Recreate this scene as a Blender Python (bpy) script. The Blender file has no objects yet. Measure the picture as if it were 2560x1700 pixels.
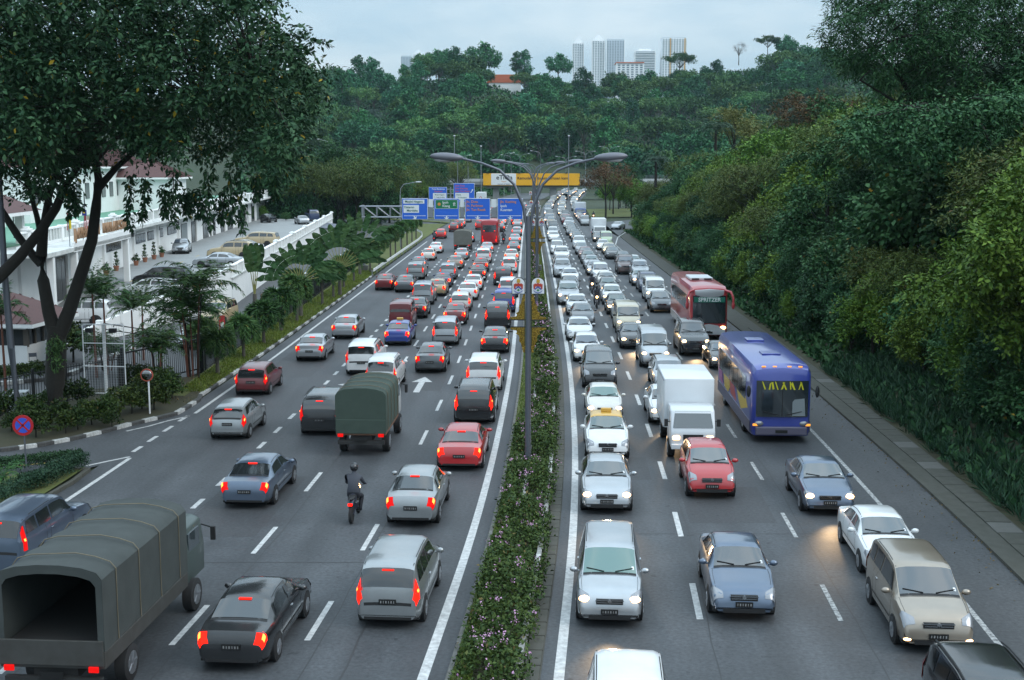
import bpy, bmesh, math, random
import numpy as np
from mathutils import Vector, Matrix
random.seed(7); RNG = np.random.default_rng(7)
R = math.radians
sc = bpy.context.scene
# ------------------------------------------------------------------ camera
HAZE = 0.000065
F, CAMH, HZ, CX, CY = 3090.0, 11.4, 412.0, 1280.0, 850.0
PITCH = math.atan((CY - HZ) / F)
cam = bpy.data.objects.new('camera', bpy.data.cameras.new('camera'))
sc.collection.objects.link(cam); sc.camera = cam
cam.location = (0, 0, CAMH); cam.rotation_euler = (R(90) - PITCH, 0, 0)
cam.data.sensor_width = 36; cam.data.lens = 36 * F / 2560
cam.data.clip_start = 0.5; cam.data.clip_end = 20000
# ------------------------------------------------------------------ sky
SUN_EL, SUN_AZ = R(42), R(118)
world = bpy.data.worlds.new('World'); sc.world = world; world.use_nodes = True
nt = world.node_tree; nt.nodes.clear()
out = nt.nodes.new('ShaderNodeOutputWorld')
sky = nt.nodes.new('ShaderNodeTexSky'); sky.sky_type = 'NISHITA'; sky.sun_disc = False
sky.sun_elevation = SUN_EL; sky.sun_rotation = SUN_AZ; sky.dust_density = 3.0
b1 = nt.nodes.new('ShaderNodeBackground'); b1.inputs['Strength'].default_value = 0.12
nt.links.new(sky.outputs[0], b1.inputs['Color'])
tc = nt.nodes.new('ShaderNodeTexCoord')
mp = nt.nodes.new('ShaderNodeMapping'); mp.inputs['Scale'].default_value = (1, 1, 3.2)
nz = nt.nodes.new('ShaderNodeTexNoise'); nz.inputs['Scale'].default_value = 4.2; nz.inputs['Detail'].default_value = 7; nz.inputs['Roughness'].default_value = 0.55
rp = nt.nodes.new('ShaderNodeValToRGB')
rp.color_ramp.elements[0].position = 0.42; rp.color_ramp.elements[0].color = (0.43, 0.575, 0.69, 1)
rp.color_ramp.elements[1].position = 0.66; rp.color_ramp.elements[1].color = (0.66, 0.755, 0.815, 1)
b2 = nt.nodes.new('ShaderNodeBackground')
sx = nt.nodes.new('ShaderNodeSeparateXYZ')
m1 = nt.nodes.new('ShaderNodeMath'); m1.operation = 'MAXIMUM'; m1.inputs[1].default_value = 0.0
m2 = nt.nodes.new('ShaderNodeMath'); m2.operation = 'MULTIPLY_ADD'; m2.inputs[1].default_value = 2.7; m2.inputs[2].default_value = 1.0   # an overcast sky brightens towards the zenith
nt.links.new(tc.outputs['Generated'], mp.inputs[0]); nt.links.new(mp.outputs[0], nz.inputs['Vector'])
nt.links.new(nz.outputs[0], rp.inputs[0]); nt.links.new(rp.outputs[0], b2.inputs['Color'])
nt.links.new(tc.outputs['Generated'], sx.inputs[0]); nt.links.new(sx.outputs['Z'], m1.inputs[0])
nt.links.new(m1.outputs[0], m2.inputs[0]); nt.links.new(m2.outputs[0], b2.inputs['Strength'])
mx = nt.nodes.new('ShaderNodeMixShader'); mx.inputs[0].default_value = 0.85
nt.links.new(b1.outputs[0], mx.inputs[1]); nt.links.new(b2.outputs[0], mx.inputs[2]); nt.links.new(mx.outputs[0], out.inputs['Surface'])
# ------------------------------------------------------------------ sun behind cloud
sl = bpy.data.lights.new('sun', 'SUN'); sl.energy = 1.25; sl.angle = R(35); sl.color = (1, 0.96, 0.9)
sun = bpy.data.objects.new('sun', sl); sc.collection.objects.link(sun)
sd = Vector((math.sin(SUN_AZ) * math.cos(SUN_EL), math.cos(SUN_AZ) * math.cos(SUN_EL), math.sin(SUN_EL)))
sun.rotation_euler = sd.to_track_quat('Z', 'Y').to_euler(); sun.location = (0, -20, 60)
# ------------------------------------------------------------------ view
sc.view_settings.view_transform = 'Standard'; sc.view_settings.look = 'None'
sc.view_settings.exposure = 0.0; sc.view_settings.gamma = 1.0; sc.view_settings.use_curve_mapping = False
cy = sc.cycles
cy.use_denoising = True; cy.max_bounces = 5; cy.diffuse_bounces = 2; cy.glossy_bounces = 2; cy.transmission_bounces = 2
cy.transparent_max_bounces = 4; cy.volume_bounces = 0; cy.caustics_reflective = False; cy.caustics_refractive = False
cy.sample_clamp_indirect = 4.0; cy.use_light_tree = True; cy.volume_max_steps = 64
sc.render.use_persistent_data = False

# ------------------------------------------------------------------ pixel <-> place
def P(x, y, z=0.0):
    """photograph pixel (2560x1700) -> point on the level plane z"""
    u = (x - CX) / F; v = -(y - CY) / F
    d = (u, math.cos(PITCH) + v * math.sin(PITCH), -math.sin(PITCH) + v * math.cos(PITCH))
    t = (z - CAMH) / d[2]
    return d[0] * t, d[1] * t
def at(x, y, Y):
    """photograph pixel -> point at ground distance Y"""
    u = (x - CX) / F; v = -(y - CY) / F
    d = (u, math.cos(PITCH) + v * math.sin(PITCH), -math.sin(PITCH) + v * math.cos(PITCH))
    t = Y / d[1]
    return Vector((d[0] * t, Y, CAMH + d[2] * t))
# ------------------------------------------------------------------ road course
_y = [-20, 10, 26.4, 30.6, 35.5, 41.3, 49.4, 58.6, 64.6, 75.4, 87.5, 104, 134, 163, 213, 277, 340, 400, 480, 600, 720]
_x = [-4.6, -3.1, -2.04, -1.66, -1.32, -1.0, -.65, -.35, -.15, .07, .25, .5, .83, 1.18, 1.85, 3.12, 5.2, 8.4, 14.5, 25, 37]
_gy = np.arange(-20, 721, 1.0); _gx = np.interp(_gy, _y, _x)
_k = np.exp(-0.5 * (np.arange(-12, 13) / 5.0) ** 2); _k /= _k.sum()
_gx = np.convolve(np.pad(_gx, 12, mode='reflect', reflect_type='odd'), _k, 'valid')
def RX(Y): return float(np.interp(Y, _gy, _gx))
def HEAD(Y): return math.atan((RX(Y + 2) - RX(Y - 2)) / 4)        # heading right of +Y
LE, L12, L23, L34 = -14.25, -9.62, -6.3, -3.12
def RLEo(Y): return float(np.interp(Y, [26, 50, 85, 140, 180], [3.05, 3.25, 3.4, 3.6, 3.65]))
R12, R23, RRE, RK = 6.5, 10.05, 13.6, 15.6
LANE = {'L1': -11.9, 'L2': -7.95, 'L3': -4.7, 'L4': -1.6, 'R1': 5.0, 'R2': 8.25, 'R3': 11.8}

# ------------------------------------------------------------------ materials
MATS = {}
def nodes_of(m):
    m.use_nodes = True
    return m.node_tree, m.node_tree.nodes['Principled BSDF']
def mat(name, col, rough=0.6, metal=0.0, coat=0.0, emit=None, estr=0.0, spec=0.5, noise=None, bump=0.0, sampling=None):
    """noise = (scale, dark colour, amount)"""
    if name in MATS: return MATS[name]
    m = bpy.data.materials.new(name); t, b = nodes_of(m)
    b.inputs['Base Color'].default_value = (*col, 1); b.inputs['Roughness'].default_value = rough
    b.inputs['Metallic'].default_value = metal; b.inputs['Specular IOR Level'].default_value = spec
    if coat: b.inputs['Coat Weight'].default_value = coat; b.inputs['Coat Roughness'].default_value = 0.08
    if emit: b.inputs['Emission Color'].default_value = (*emit, 1); b.inputs['Emission Strength'].default_value = estr
    if noise:
        tcn = t.nodes.new('ShaderNodeTexCoord'); n = t.nodes.new('ShaderNodeTexNoise')
        n.inputs['Scale'].default_value = noise[0]; n.inputs['Detail'].default_value = 8; n.inputs['Roughness'].default_value = 0.6
        rr = t.nodes.new('ShaderNodeValToRGB'); rr.color_ramp.elements[0].position = 0.5 - noise[2] / 2; rr.color_ramp.elements[1].position = 0.5 + noise[2] / 2
        rr.color_ramp.elements[0].color = (*noise[1], 1); rr.color_ramp.elements[1].color = (*col, 1)
        t.links.new(tcn.outputs['Object'], n.inputs['Vector']); t.links.new(n.outputs[0], rr.inputs[0]); t.links.new(rr.outputs[0], b.inputs['Base Color'])
        if bump:
            bp = t.nodes.new('ShaderNodeBump'); bp.inputs['Strength'].default_value = bump; bp.inputs['Distance'].default_value = 0.02
            t.links.new(n.outputs[0], bp.inputs['Height']); t.links.new(bp.outputs[0], b.inputs['Normal'])
    if sampling: m.cycles.emission_sampling = sampling
    MATS[name] = m
    return m
def leaf_mat(name, c1, c2, c3=None, rough=0.5, sat_var=0.25):
    """leaf colour differs leaf by leaf (attribute rnd) and plant by plant"""
    if name in MATS: return MATS[name]
    m = bpy.data.materials.new(name); t, b = nodes_of(m)
    a = t.nodes.new('ShaderNodeAttribute'); a.attribute_name = 'rnd'
    rr = t.nodes.new('ShaderNodeValToRGB'); rr.color_ramp.elements[0].color = (*c1, 1); rr.color_ramp.elements[1].color = (*c2, 1); rr.color_ramp.elements[1].position = 0.9
    if c3:
        e = rr.color_ramp.elements.new(0.982); e.color = (*c2, 1); e = rr.color_ramp.elements.new(0.993); e.color = (*c3, 1)
    oi = t.nodes.new('ShaderNodeObjectInfo')
    hs = t.nodes.new('ShaderNodeHueSaturation')
    mr = t.nodes.new('ShaderNodeMapRange'); mr.inputs['To Min'].default_value = 1 - sat_var; mr.inputs['To Max'].default_value = 1 + sat_var * 1.3
    mh = t.nodes.new('ShaderNodeMapRange'); mh.inputs['To Min'].default_value = 0.485; mh.inputs['To Max'].default_value = 0.52
    wn = t.nodes.new('ShaderNodeTexWhiteNoise'); wn.noise_dimensions = '1D'
    t.links.new(a.outputs['Fac'], rr.inputs[0]); t.links.new(oi.outputs['Random'], mr.inputs[0]); t.links.new(oi.outputs['Random'], wn.inputs['W'])
    t.links.new(wn.outputs['Value'], mh.inputs[0]); t.links.new(mh.outputs[0], hs.inputs['Hue']); t.links.new(mr.outputs[0], hs.inputs['Value'])
    t.links.new(rr.outputs[0], hs.inputs['Color']); t.links.new(hs.outputs[0], b.inputs['Base Color'])
    b.inputs['Roughness'].default_value = rough + .1; b.inputs['Specular IOR Level'].default_value = 0.18
    MATS[name] = m
    return m
# ------------------------------------------------------------------ mesh builder
COL = sc.collection
class MB:
    def __init__(s): s.v = []; s.f = []; s.m = []
    def add(s, vs, fs, mi=0):
        o = len(s.v); s.v += [tuple(v) for v in vs]
        for f in fs: s.f.append(tuple(i + o for i in f)); s.m.append(mi)
        return s
    def box(s, c, d, mi=0, rz=0.0, M=None):
        x, y, z = d[0] / 2, d[1] / 2, d[2] / 2
        vs = [Vector((a, b, e)) for e in (-z, z) for b in (-y, y) for a in (-x, x)]
        Rm = M if M is not None else Matrix.Rotation(rz, 3, 'Z')
        vs = [Rm @ v + Vector(c) for v in vs]
        return s.add(vs, [(0, 2, 3, 1), (4, 5, 7, 6), (0, 1, 5, 4), (2, 6, 7, 3), (0, 4, 6, 2), (1, 3, 7, 5)], mi)
    def bar(s, a, b, w, h=None, mi=0):
        a, b = Vector(a), Vector(b); d = b - a; L = d.length
        q = d.to_track_quat('Y', 'Z').to_matrix()
        return s.box((a + b) / 2, (w, L, h or w), mi, M=q)
    def tube(s, pts, rads, n=8, mi=0, caps=True):
        pts = [Vector(p) for p in pts]
        if not hasattr(rads, '__len__'): rads = [rads] * len(pts)
        o = len(s.v); up = Vector((0, 0, 1))
        for i, p in enumerate(pts):
            d = (pts[min(i + 1, len(pts) - 1)] - pts[max(i - 1, 0)]).normalized()
            a = d.cross(up)
            if a.length < 0.05: a = d.cross(Vector((0, 1, 0)))
            a.normalize(); b = a.cross(d).normalized()
            for k in range(n):
                t = 2 * math.pi * k / n
                s.v.append(tuple(p + (a * math.cos(t) + b * math.sin(t)) * rads[i]))
        for i in range(len(pts) - 1):
            for k in range(n):
                q = o + i * n; s.f.append((q + k, q + (k + 1) % n, q + n + (k + 1) % n, q + n + k)); s.m.append(mi)
        if caps:
            s.f.append(tuple(o + k for k in range(n))[::-1]); s.m.append(mi)
            q = o + (len(pts) - 1) * n; s.f.append(tuple(q + k for k in range(n))); s.m.append(mi)
        return s
    def disc(s, c, r, th, n=20, axis='Y', mi=0):
        c = Vector(c); ax = {'X': (1, 0, 0), 'Y': (0, 1, 0), 'Z': (0, 0, 1)}[axis]; a = Vector(ax) * th / 2
        return s.tube([c - a, c + a], r, n, mi)
    def ell(s, c, r, nu=12, nv=7, mi=0, M=None):
        vs = []; fs = []
        for j in range(nv + 1):
            ph = -math.pi / 2 + math.pi * j / nv
            for i in range(nu):
                th = 2 * math.pi * i / nu
                v = Vector((r[0] * math.cos(ph) * math.cos(th), r[1] * math.cos(ph) * math.sin(th), r[2] * math.sin(ph)))
                vs.append((M @ v if M is not None else v) + Vector(c))
        for j in range(nv):
            for i in range(nu):
                fs.append((j * nu + i, j * nu + (i + 1) % nu, (j + 1) * nu + (i + 1) % nu, (j + 1) * nu + i))
        return s.add(vs, fs, mi)
    def prism(s, poly, z0, z1, mi=0):
        n = len(poly); vs = [(p[0], p[1], z0) for p in poly] + [(p[0], p[1], z1) for p in poly]
        fs = [tuple(range(n))[::-1], tuple(range(n, 2 * n))] + [(i, (i + 1) % n, n + (i + 1) % n, n + i) for i in range(n)]
        return s.add(vs, fs, mi)
    def plate(s, poly, y0, y1, mi=0, o=(0, 0, 0)):
        """polygon in x,z with a thickness along y"""
        n = len(poly); vs = [(p[0] + o[0], y0 + o[1], p[1] + o[2]) for p in poly] + [(p[0] + o[0], y1 + o[1], p[1] + o[2]) for p in poly]
        fs = [tuple(range(n)), tuple(range(n, 2 * n))[::-1]] + [((i + 1) % n, i, n + i, n + (i + 1) % n) for i in range(n)]
        return s.add(vs, fs, mi)
    def ribbon(s, a, b, mi=0):
        """sheet between two rows of points"""
        n = len(a); return s.add(list(a) + list(b), [(i, i + 1, n + i + 1, n + i) for i in range(n - 1)], mi)
    def mesh(s, name, mats, smooth=0.0, bevel=0.0, fix=True):
        me = bpy.data.meshes.new(name); me.from_pydata(s.v, [], s.f)
        for m in mats: me.materials.append(m)
        if len(mats) > 1: me.polygons.foreach_set('material_index', s.m)
        if fix or bevel:
            b = bmesh.new(); b.from_mesh(me)
            if fix: bmesh.ops.recalc_face_normals(b, faces=b.faces)
            if bevel: bmesh.ops.bevel(b, geom=b.edges[:], offset=bevel, segments=2, affect='EDGES', profile=0.5, clamp_overlap=True)
            b.to_mesh(me); b.free()
        if smooth:
            me.polygons.foreach_set('use_smooth', [True] * len(me.polygons)); me.set_sharp_from_angle(angle=R(smooth))
        me.update()
        return me
    def build(s, name, mats, parent=None, smooth=0.0, bevel=0.0, loc=None, rz=0.0, fix=True):
        if not isinstance(mats, (list, tuple)): mats = [mats]
        return put(name, s.mesh(name, mats, smooth, bevel, fix), parent, loc, rz)
def put(name, me, parent=None, loc=None, rz=0.0):
    o = bpy.data.objects.new(name, me); COL.objects.link(o)
    if parent is not None: o.parent = parent
    if loc is not None: o.location = loc
    if rz: o.rotation_euler = (0, 0, rz)
    return o
def tag(o, label=None, cat=None, group=None, kind=None):
    if label: o['label'] = label
    if cat: o['category'] = cat
    if group: o['group'] = group
    if kind: o['kind'] = kind
    return o
def thing(name, label, cat, loc=(0, 0, 0), rz=0.0, group=None):
    o = bpy.data.objects.new(name, None); COL.objects.link(o); o.location = loc; o.rotation_euler = (0, 0, rz); o.empty_display_size = 0.3
    return tag(o, label, cat, group)
def copy_tree(o, parent=None):
    c = o.copy(); COL.objects.link(c); c.parent = parent
    for ch in o.children: copy_tree(ch, c)
    return c
def text_mesh(s, size, extrude=0.01, align='CENTER', xscale=1.0):
    cu = bpy.data.curves.new('lettering', 'FONT'); cu.body = s; cu.size = size; cu.extrude = extrude; cu.align_x = align; cu.align_y = 'CENTER'; cu.resolution_u = 3; cu.offset = size * .016
    o = bpy.data.objects.new('tmp', cu); COL.objects.link(o)
    dg = bpy.context.evaluated_depsgraph_get(); me = bpy.data.meshes.new_from_object(o.evaluated_get(dg))
    bpy.data.objects.remove(o); me.transform(Matrix.Diagonal((xscale, 1, 1, 1)))
    return me
def lettering(name, s, size, parent, loc, m, rot=(R(90), 0, 0), align='CENTER', extrude=0.008, xscale=1.0):
    me = text_mesh(s, size, extrude, align, xscale); me.materials.clear(); me.materials.append(m)
    o = put(name, me, parent, loc); o.rotation_euler = rot
    return o
# ------------------------------------------------------------------ leaves
def leaves(name, pos, size, m, aspect=0.45, droop=0.35, nrm=None, fold=0.0, extra=None, rnd=None, spread=1.0):
    """one diamond-shaped leaf per position"""
    pos = np.asarray(pos, float); n = len(pos); size = np.broadcast_to(np.asarray(size, float), (n,))
    a = RNG.normal(size=(n, 3)) * spread
    if nrm is not None: a += np.asarray(nrm)
    a[:, 2] -= droop; a /= np.linalg.norm(a, axis=1, keepdims=True) + 1e-9
    up = RNG.normal(size=(n, 3)) * 0.55 + np.array([0, 0, 1.0])
    b = np.cross(a, up); b /= np.linalg.norm(b, axis=1, keepdims=True) + 1e-9
    s = size[:, None]; h = s * aspect * 0.5
    c = np.cross(b, a)
    v = np.stack([pos, pos + a * s * 0.45 + b * h + c * h * 0.35, pos + a * s, pos + a * s * 0.45 - b * h + c * h * 0.35], 1).reshape(-1, 3)
    me = bpy.data.meshes.new(name)
    me.vertices.add(4 * n); me.vertices.foreach_set('co', v.astype(np.float32).ravel())
    me.loops.add(4 * n); me.loops.foreach_set('vertex_index', np.arange(4 * n, dtype=np.int32))
    me.polygons.add(n); me.polygons.foreach_set('loop_start', np.arange(0, 4 * n, 4, dtype=np.int32)); me.polygons.foreach_set('loop_total', np.full(n, 4, dtype=np.int32))
    at_ = me.attributes.new('rnd', 'FLOAT', 'POINT')
    r = RNG.random(n) if rnd is None else np.asarray(rnd)
    at_.data.foreach_set('value', np.repeat(r, 4).astype(np.float32))
    me.materials.append(m)
    me.update(calc_edges=True)
    return me
def twig_leaves(p, d, k, L, hang=.3):
    """k leaves in two ranks along a short twig at every point"""
    n = len(p); a = d * .8 + RNG.normal(size=(n, 3)) * .6; a[:, 2] -= hang; a /= np.linalg.norm(a, axis=1, keepdims=True) + 1e-9
    s = np.cross(a, np.array([0, 0, 1.0]) + RNG.normal(size=(n, 3)) * .3); s /= np.linalg.norm(s, axis=1, keepdims=True) + 1e-9
    Ls = L * RNG.uniform(.6, 1.3, n); P_ = []; N_ = []
    for i in range(k):
        t = (i + .5) / k; q = p + a * (Ls * t)[:, None]; q[:, 2] -= (t * t) * Ls * .25
        P_.append(q); N_.append(a * (.55 + (i == k - 1)) + s * (1 if i % 2 else -1) * (.9 if i < k - 1 else 0))
    return np.concatenate(P_), np.concatenate(N_)
def clumps(centers, radii, per, shell=0.55, flat=0.75):
    """leaf positions round clump centres, denser towards the outside; returns positions and outward directions"""
    c = np.repeat(np.asarray(centers, float), per, 0); r = np.repeat(np.asarray(radii, float), per)
    d = RNG.normal(size=(len(c), 3)); d /= np.linalg.norm(d, axis=1, keepdims=True)
    q = (shell + (1 - shell) * RNG.random(len(c))) ** 1.0
    q = np.where(RNG.random(len(c)) < 0.25, RNG.random(len(c)), q)
    off = d * (r * q)[:, None]; off[:, 2] *= flat
    return c + off, d
# =================================================================== SETTING
def asphalt(name, c_dark, c_light, seam=True):
    m = bpy.data.materials.new(name); t, b = nodes_of(m)
    tcn = t.nodes.new('ShaderNodeTexCoord')
    def N(scale, detail, sc3=None):
        n = t.nodes.new('ShaderNodeTexNoise'); n.inputs['Scale'].default_value = scale; n.inputs['Detail'].default_value = detail; n.inputs['Roughness'].default_value = 0.65
        if sc3:
            q = t.nodes.new('ShaderNodeMapping'); q.inputs['Scale'].default_value = sc3
            t.links.new(tcn.outputs['Object'], q.inputs[0]); t.links.new(q.outputs[0], n.inputs['Vector'])
        else: t.links.new(tcn.outputs['Object'], n.inputs['Vector'])
        return n
    n1 = N(1.0, 10, (0.5, 0.045, 1)); n2 = N(9.0, 6); n3 = N(0.3, 9)
    r1 = t.nodes.new('ShaderNodeValToRGB'); r1.color_ramp.elements[0].position = .36; r1.color_ramp.elements[1].position = .66
    r1.color_ramp.elements[0].color = (*c_dark, 1); r1.color_ramp.elements[1].color = (*c_light, 1)
    mixa = t.nodes.new('ShaderNodeMath'); mixa.operation = 'MULTIPLY_ADD'; mixa.inputs[1].default_value = 0.45
    t.links.new(n1.outputs[0], mixa.inputs[0])
    m3 = t.nodes.new('ShaderNodeMath'); m3.operation = 'MULTIPLY'; m3.inputs[1].default_value = 0.55; t.links.new(n3.outputs[0], m3.inputs[0]); t.links.new(m3.outputs[0], mixa.inputs[2])
    t.links.new(mixa.outputs[0], r1.inputs[0])
    # wheel tracks and oil-darkened lane middles, by distance across the carriageway
    al = t.nodes.new('ShaderNodeAttribute'); al.attribute_name = 'lat'; mr0 = t.nodes.new('ShaderNodeMapRange'); mr0.inputs['From Min'].default_value = -15.5; mr0.inputs['From Max'].default_value = 15.5
    rl = t.nodes.new('ShaderNodeValToRGB'); rl.color_ramp.interpolation = 'EASE'; es = rl.color_ramp.elements; stops = []
    for lc in (-11.9, -7.95, -4.7, -1.6, 5.0, 8.25, 11.8): stops += [(lc - .75, 1.22), (lc, .70), (lc + .75, 1.22), (lc + 1.6, .95)]
    for i_, (x_, v_) in enumerate(stops[:28]):
        e_ = es[0] if i_ == 0 else es.new((x_ + 15.5) / 31) if len(es) < 31 else None
        if e_: e_.position = (x_ + 15.5) / 31; e_.color = (v_ * .7, v_ * .7, v_ * .7, 1)
    t.links.new(al.outputs['Fac'], mr0.inputs[0]); t.links.new(mr0.outputs[0], rl.inputs[0])
    n4 = N(1.0, 4, (.8, .02, 1)); n5 = N(2.6, 3); dr_ = t.nodes.new('ShaderNodeMapRange'); dr_.inputs['From Min'].default_value = .30; dr_.inputs['From Max'].default_value = .36; dr_.inputs['To Min'].default_value = .55; t.links.new(n5.outputs[0], dr_.inputs[0])
    lm = t.nodes.new('ShaderNodeMix'); lm.data_type = 'FLOAT'; lm.inputs[2].default_value = .70; t.links.new(n4.outputs[0], lm.inputs[0]); t.links.new(rl.outputs[0], lm.inputs[3])
    ml = t.nodes.new('ShaderNodeMath'); ml.operation = 'MULTIPLY'; t.links.new(lm.outputs[0], ml.inputs[0]); t.links.new(dr_.outputs[0], ml.inputs[1])
    ml2 = t.nodes.new('ShaderNodeMath'); ml2.operation = 'MULTIPLY'; ml2.inputs[1].default_value = 1 / .70; t.links.new(ml.outputs[0], ml2.inputs[0])
    hv = t.nodes.new('ShaderNodeHueSaturation'); mr = t.nodes.new('ShaderNodeMapRange'); mr.inputs['From Min'].default_value = .25; mr.inputs['From Max'].default_value = .75
    mr.inputs['To Min'].default_value = .55; mr.inputs['To Max'].default_value = 1.45
    t.links.new(n2.outputs[0], mr.inputs[0]); mv = t.nodes.new('ShaderNodeMath'); mv.operation = 'MULTIPLY'; t.links.new(mr.outputs[0], mv.inputs[0]); t.links.new(ml2.outputs[0], mv.inputs[1]); t.links.new(mv.outputs[0], hv.inputs['Value']); t.links.new(r1.outputs[0], hv.inputs['Color']); t.links.new(hv.outputs[0], b.inputs['Base Color'])
    rg = t.nodes.new('ShaderNodeMapRange'); rg.inputs['To Min'].default_value = .5; rg.inputs['To Max'].default_value = .8
    t.links.new(n3.outputs[0], rg.inputs[0]); t.links.new(rg.outputs[0], b.inputs['Roughness'])
    bp = t.nodes.new('ShaderNodeBump'); bp.inputs['Strength'].default_value = .35; bp.inputs['Distance'].default_value = .01
    t.links.new(n2.outputs[0], bp.inputs['Height']); t.links.new(bp.outputs[0], b.inputs['Normal'])
    MATS[name] = m
    return m
M_ASPH = asphalt('asphalt', (.030, .033, .037), (.074, .080, .088))
M_ASPH2 = asphalt('asphalt_shoulder', (.040, .042, .045), (.070, .072, .075))
M_PAINT = mat('road_paint', (.66, .67, .66), .6, noise=(6, (.26, .26, .265), .5))
M_PAINTW = mat('road_paint_worn', (.50, .51, .50), .7, noise=(9, (.10, .10, .105), .3))
M_YELP = mat('yellow_paint', (.55, .36, .05), .7, noise=(6, (.3, .24, .1), .5))
M_KW = mat('kerb_white', (.62, .63, .62), .7, noise=(7, (.20, .20, .19), .5))
M_KB = mat('kerb_black', (.028, .028, .03), .7, noise=(8, (.09, .09, .085), .4))
M_CONC = mat('concrete', (.125, .123, .115), .85, noise=(3, (.09, .09, .08), .8), bump=.3)
M_CONCD = mat('concrete_dirty', (.085, .083, .073), .9, noise=(2.2, (.045, .047, .035), .7), bump=.4)
M_EARTH = mat('earth', (.050, .042, .024), .95, noise=(1.5, (.035, .04, .015), .8), bump=.6)
M_GRASS = mat('grass_ground', (.10, .14, .022), .95, noise=(1.3, (.075, .07, .025), .9), bump=.8)
M_GND = mat('ground', (.022, .045, .018), .95, noise=(.2, (.03, .035, .015), .8))
M_SEAM = mat('bitumen', (.030, .031, .033), .6)
M_STEEL = mat('galvanised_steel', (.33, .35, .38), .45, .7, noise=(5, (.22, .24, .27), .7))
M_STEELD = mat('grey_steel', (.13, .14, .165), .45, .6)
M_BLACK = mat('black_metal', (.012, .013, .015), .5)
M_WHITE = mat('white_paint', (.74, .76, .77), .5)
M_WALL = mat('white_plaster', (.86, .87, .87), .8, noise=(.9, (.74, .76, .75), .8))
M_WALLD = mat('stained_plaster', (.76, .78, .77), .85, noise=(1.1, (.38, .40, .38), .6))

def sheet(name, xl, xr, ys, z, m, kind='structure', parent=None):
    """sheet following the road course; xl, xr offsets (numbers or functions of Y) from the median edge line"""
    fl = xl if callable(xl) else (lambda Y, q=xl: q); fr = xr if callable(xr) else (lambda Y, q=xr: q)
    b = MB(); b.ribbon([(RX(y) + fl(y), y, z) for y in ys], [(RX(y) + fr(y), y, z) for y in ys])
    o = b.build(name, m, parent)
    if kind and parent is None: o['kind'] = kind
    la = o.data.attributes.new('lat', 'FLOAT', 'POINT'); la.data.foreach_set('value', [fl(y) for y in ys] + [fr(y) for y in ys])
    return o
def ys(a, b, st=2.0): return list(np.linspace(a, b, max(2, int((b - a) / st) + 1)))
g = MB().add([(-2200, -60, -.08), (2200, -60, -.08), (2200, 3950, -.08), (-2200, 3950, -.08)], [(0, 1, 2, 3)]).build('ground', M_GND); g['kind'] = 'structure'
roadL = sheet('road', LE - .75, .55, ys(8, 700, 4), 0.0, M_ASPH)
roadR = sheet('road', lambda Y: RLEo(Y) - .45, RRE + .05, ys(8, 700, 4), 0.0, M_ASPH)
shR = sheet('road_shoulder', RRE + .05, RK, ys(8, 262, 4), -.004, M_ASPH2)
# side road at the left, slip road beyond the gantry, slip road on the right
KERB = [P(*q) for q in [(-420, 1205), (-200, 1165), (0, 1129), (92, 1117), (172, 1102), (250, 1084), (325, 1064), (390, 1049), (440, 1037), (474, 1017), (497, 1002), (540, 972)]]
side = MB().add([(x, y, -.004) for x, y in ([(-40, 44.6)] + [P(-420, 1205), P(-200, 1165), P(0, 1129), P(172, 1102), P(325, 1064), P(440, 1037), P(497, 1002)] + [P(480, 1050), P(400, 1090), P(325, 1142), P(215, 1172), P(0, 1200), (-26, 42.4), (-40, 41)])], [tuple(range(15))]).build('side_road', M_ASPH); side['kind'] = 'structure'
slip = MB().ribbon([(-13.6, 176, -.004), (-14.2, 200, -.004), (-17.5, 224, -.004), (-26, 244, -.004), (-60, 262, -.004)], [(-8, 215, -.004), (-11.5, 236, -.004), (-15.5, 247, -.004), (-25, 257, -.004), (-60, 276, -.004)]).build('slip_road', M_ASPH); slip['kind'] = 'structure'
slip = MB().ribbon([(RX(198) + RK - .2, 198, -.004), (19.5, 216, -.004), (24, 232, -.004), (40, 256, -.004)], [(RX(245) + RRE, 245, -.004), (20, 252, -.004), (26, 262, -.004), (40, 276, -.004)]).build('slip_road', M_ASPH); slip['kind'] = 'structure'
# --- painted lines
def dash(parent, off, y0, y1, w, m=None, z=.005, name='lane_marking'):
    n = max(2, int((y1 - y0) / 1.5) + 1); yy = np.linspace(y0, y1, n)
    f = off if callable(off) else (lambda Y: off)
    return MB().ribbon([(RX(y) + f(y) - w / 2, y, z) for y in yy], [(RX(y) + f(y) + w / 2, y, z) for y in yy]).build(name, m or M_PAINT, parent)
def joined(parent, items, m, name='lane_markings_far'):
    b = MB()
    for off, y0, y1, w in items:
        f = off if callable(off) else (lambda Y, q=off: q); yy = np.linspace(y0, y1, max(2, int((y1 - y0) / 4) + 1))
        b.ribbon([(RX(y) + f(y) - w / 2, y, .005) for y in yy], [(RX(y) + f(y) + w / 2, y, .005) for y in yy])
    o = b.build(name, m, parent); o['kind'] = 'stuff'
    return o
dash(roadL, 0.0, 10, 330, .24, name='edge_line'); dash(roadL, LE, 10, 47.4, .17, name='edge_line'); dash(roadL, LE, 56.2, 186, .17, name='edge_line')
dash(roadR, RLEo, 10, 260, .24, name='edge_line'); dash(roadR, RRE - .06, 10, 178, .15, M_PAINTW, name='edge_line')
far = []
def lane_line(parent, off, start, period=7.05, ln=2.72, w=.15, y_near=10, y_far=300, m=None):
    y = start
    while y > y_near: y -= period
    while y < y_far:
        if y < 128: dash(parent, off, y, y + ln, w, m)
        else: far.append((parent, off, y, y + ln, w))
        y += period
lane_line(roadL, L23, 28.3); lane_line(roadL, L34, 28.6)
lane_line(roadL, L12, 26.6, period=7.05, y_far=34)
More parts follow.
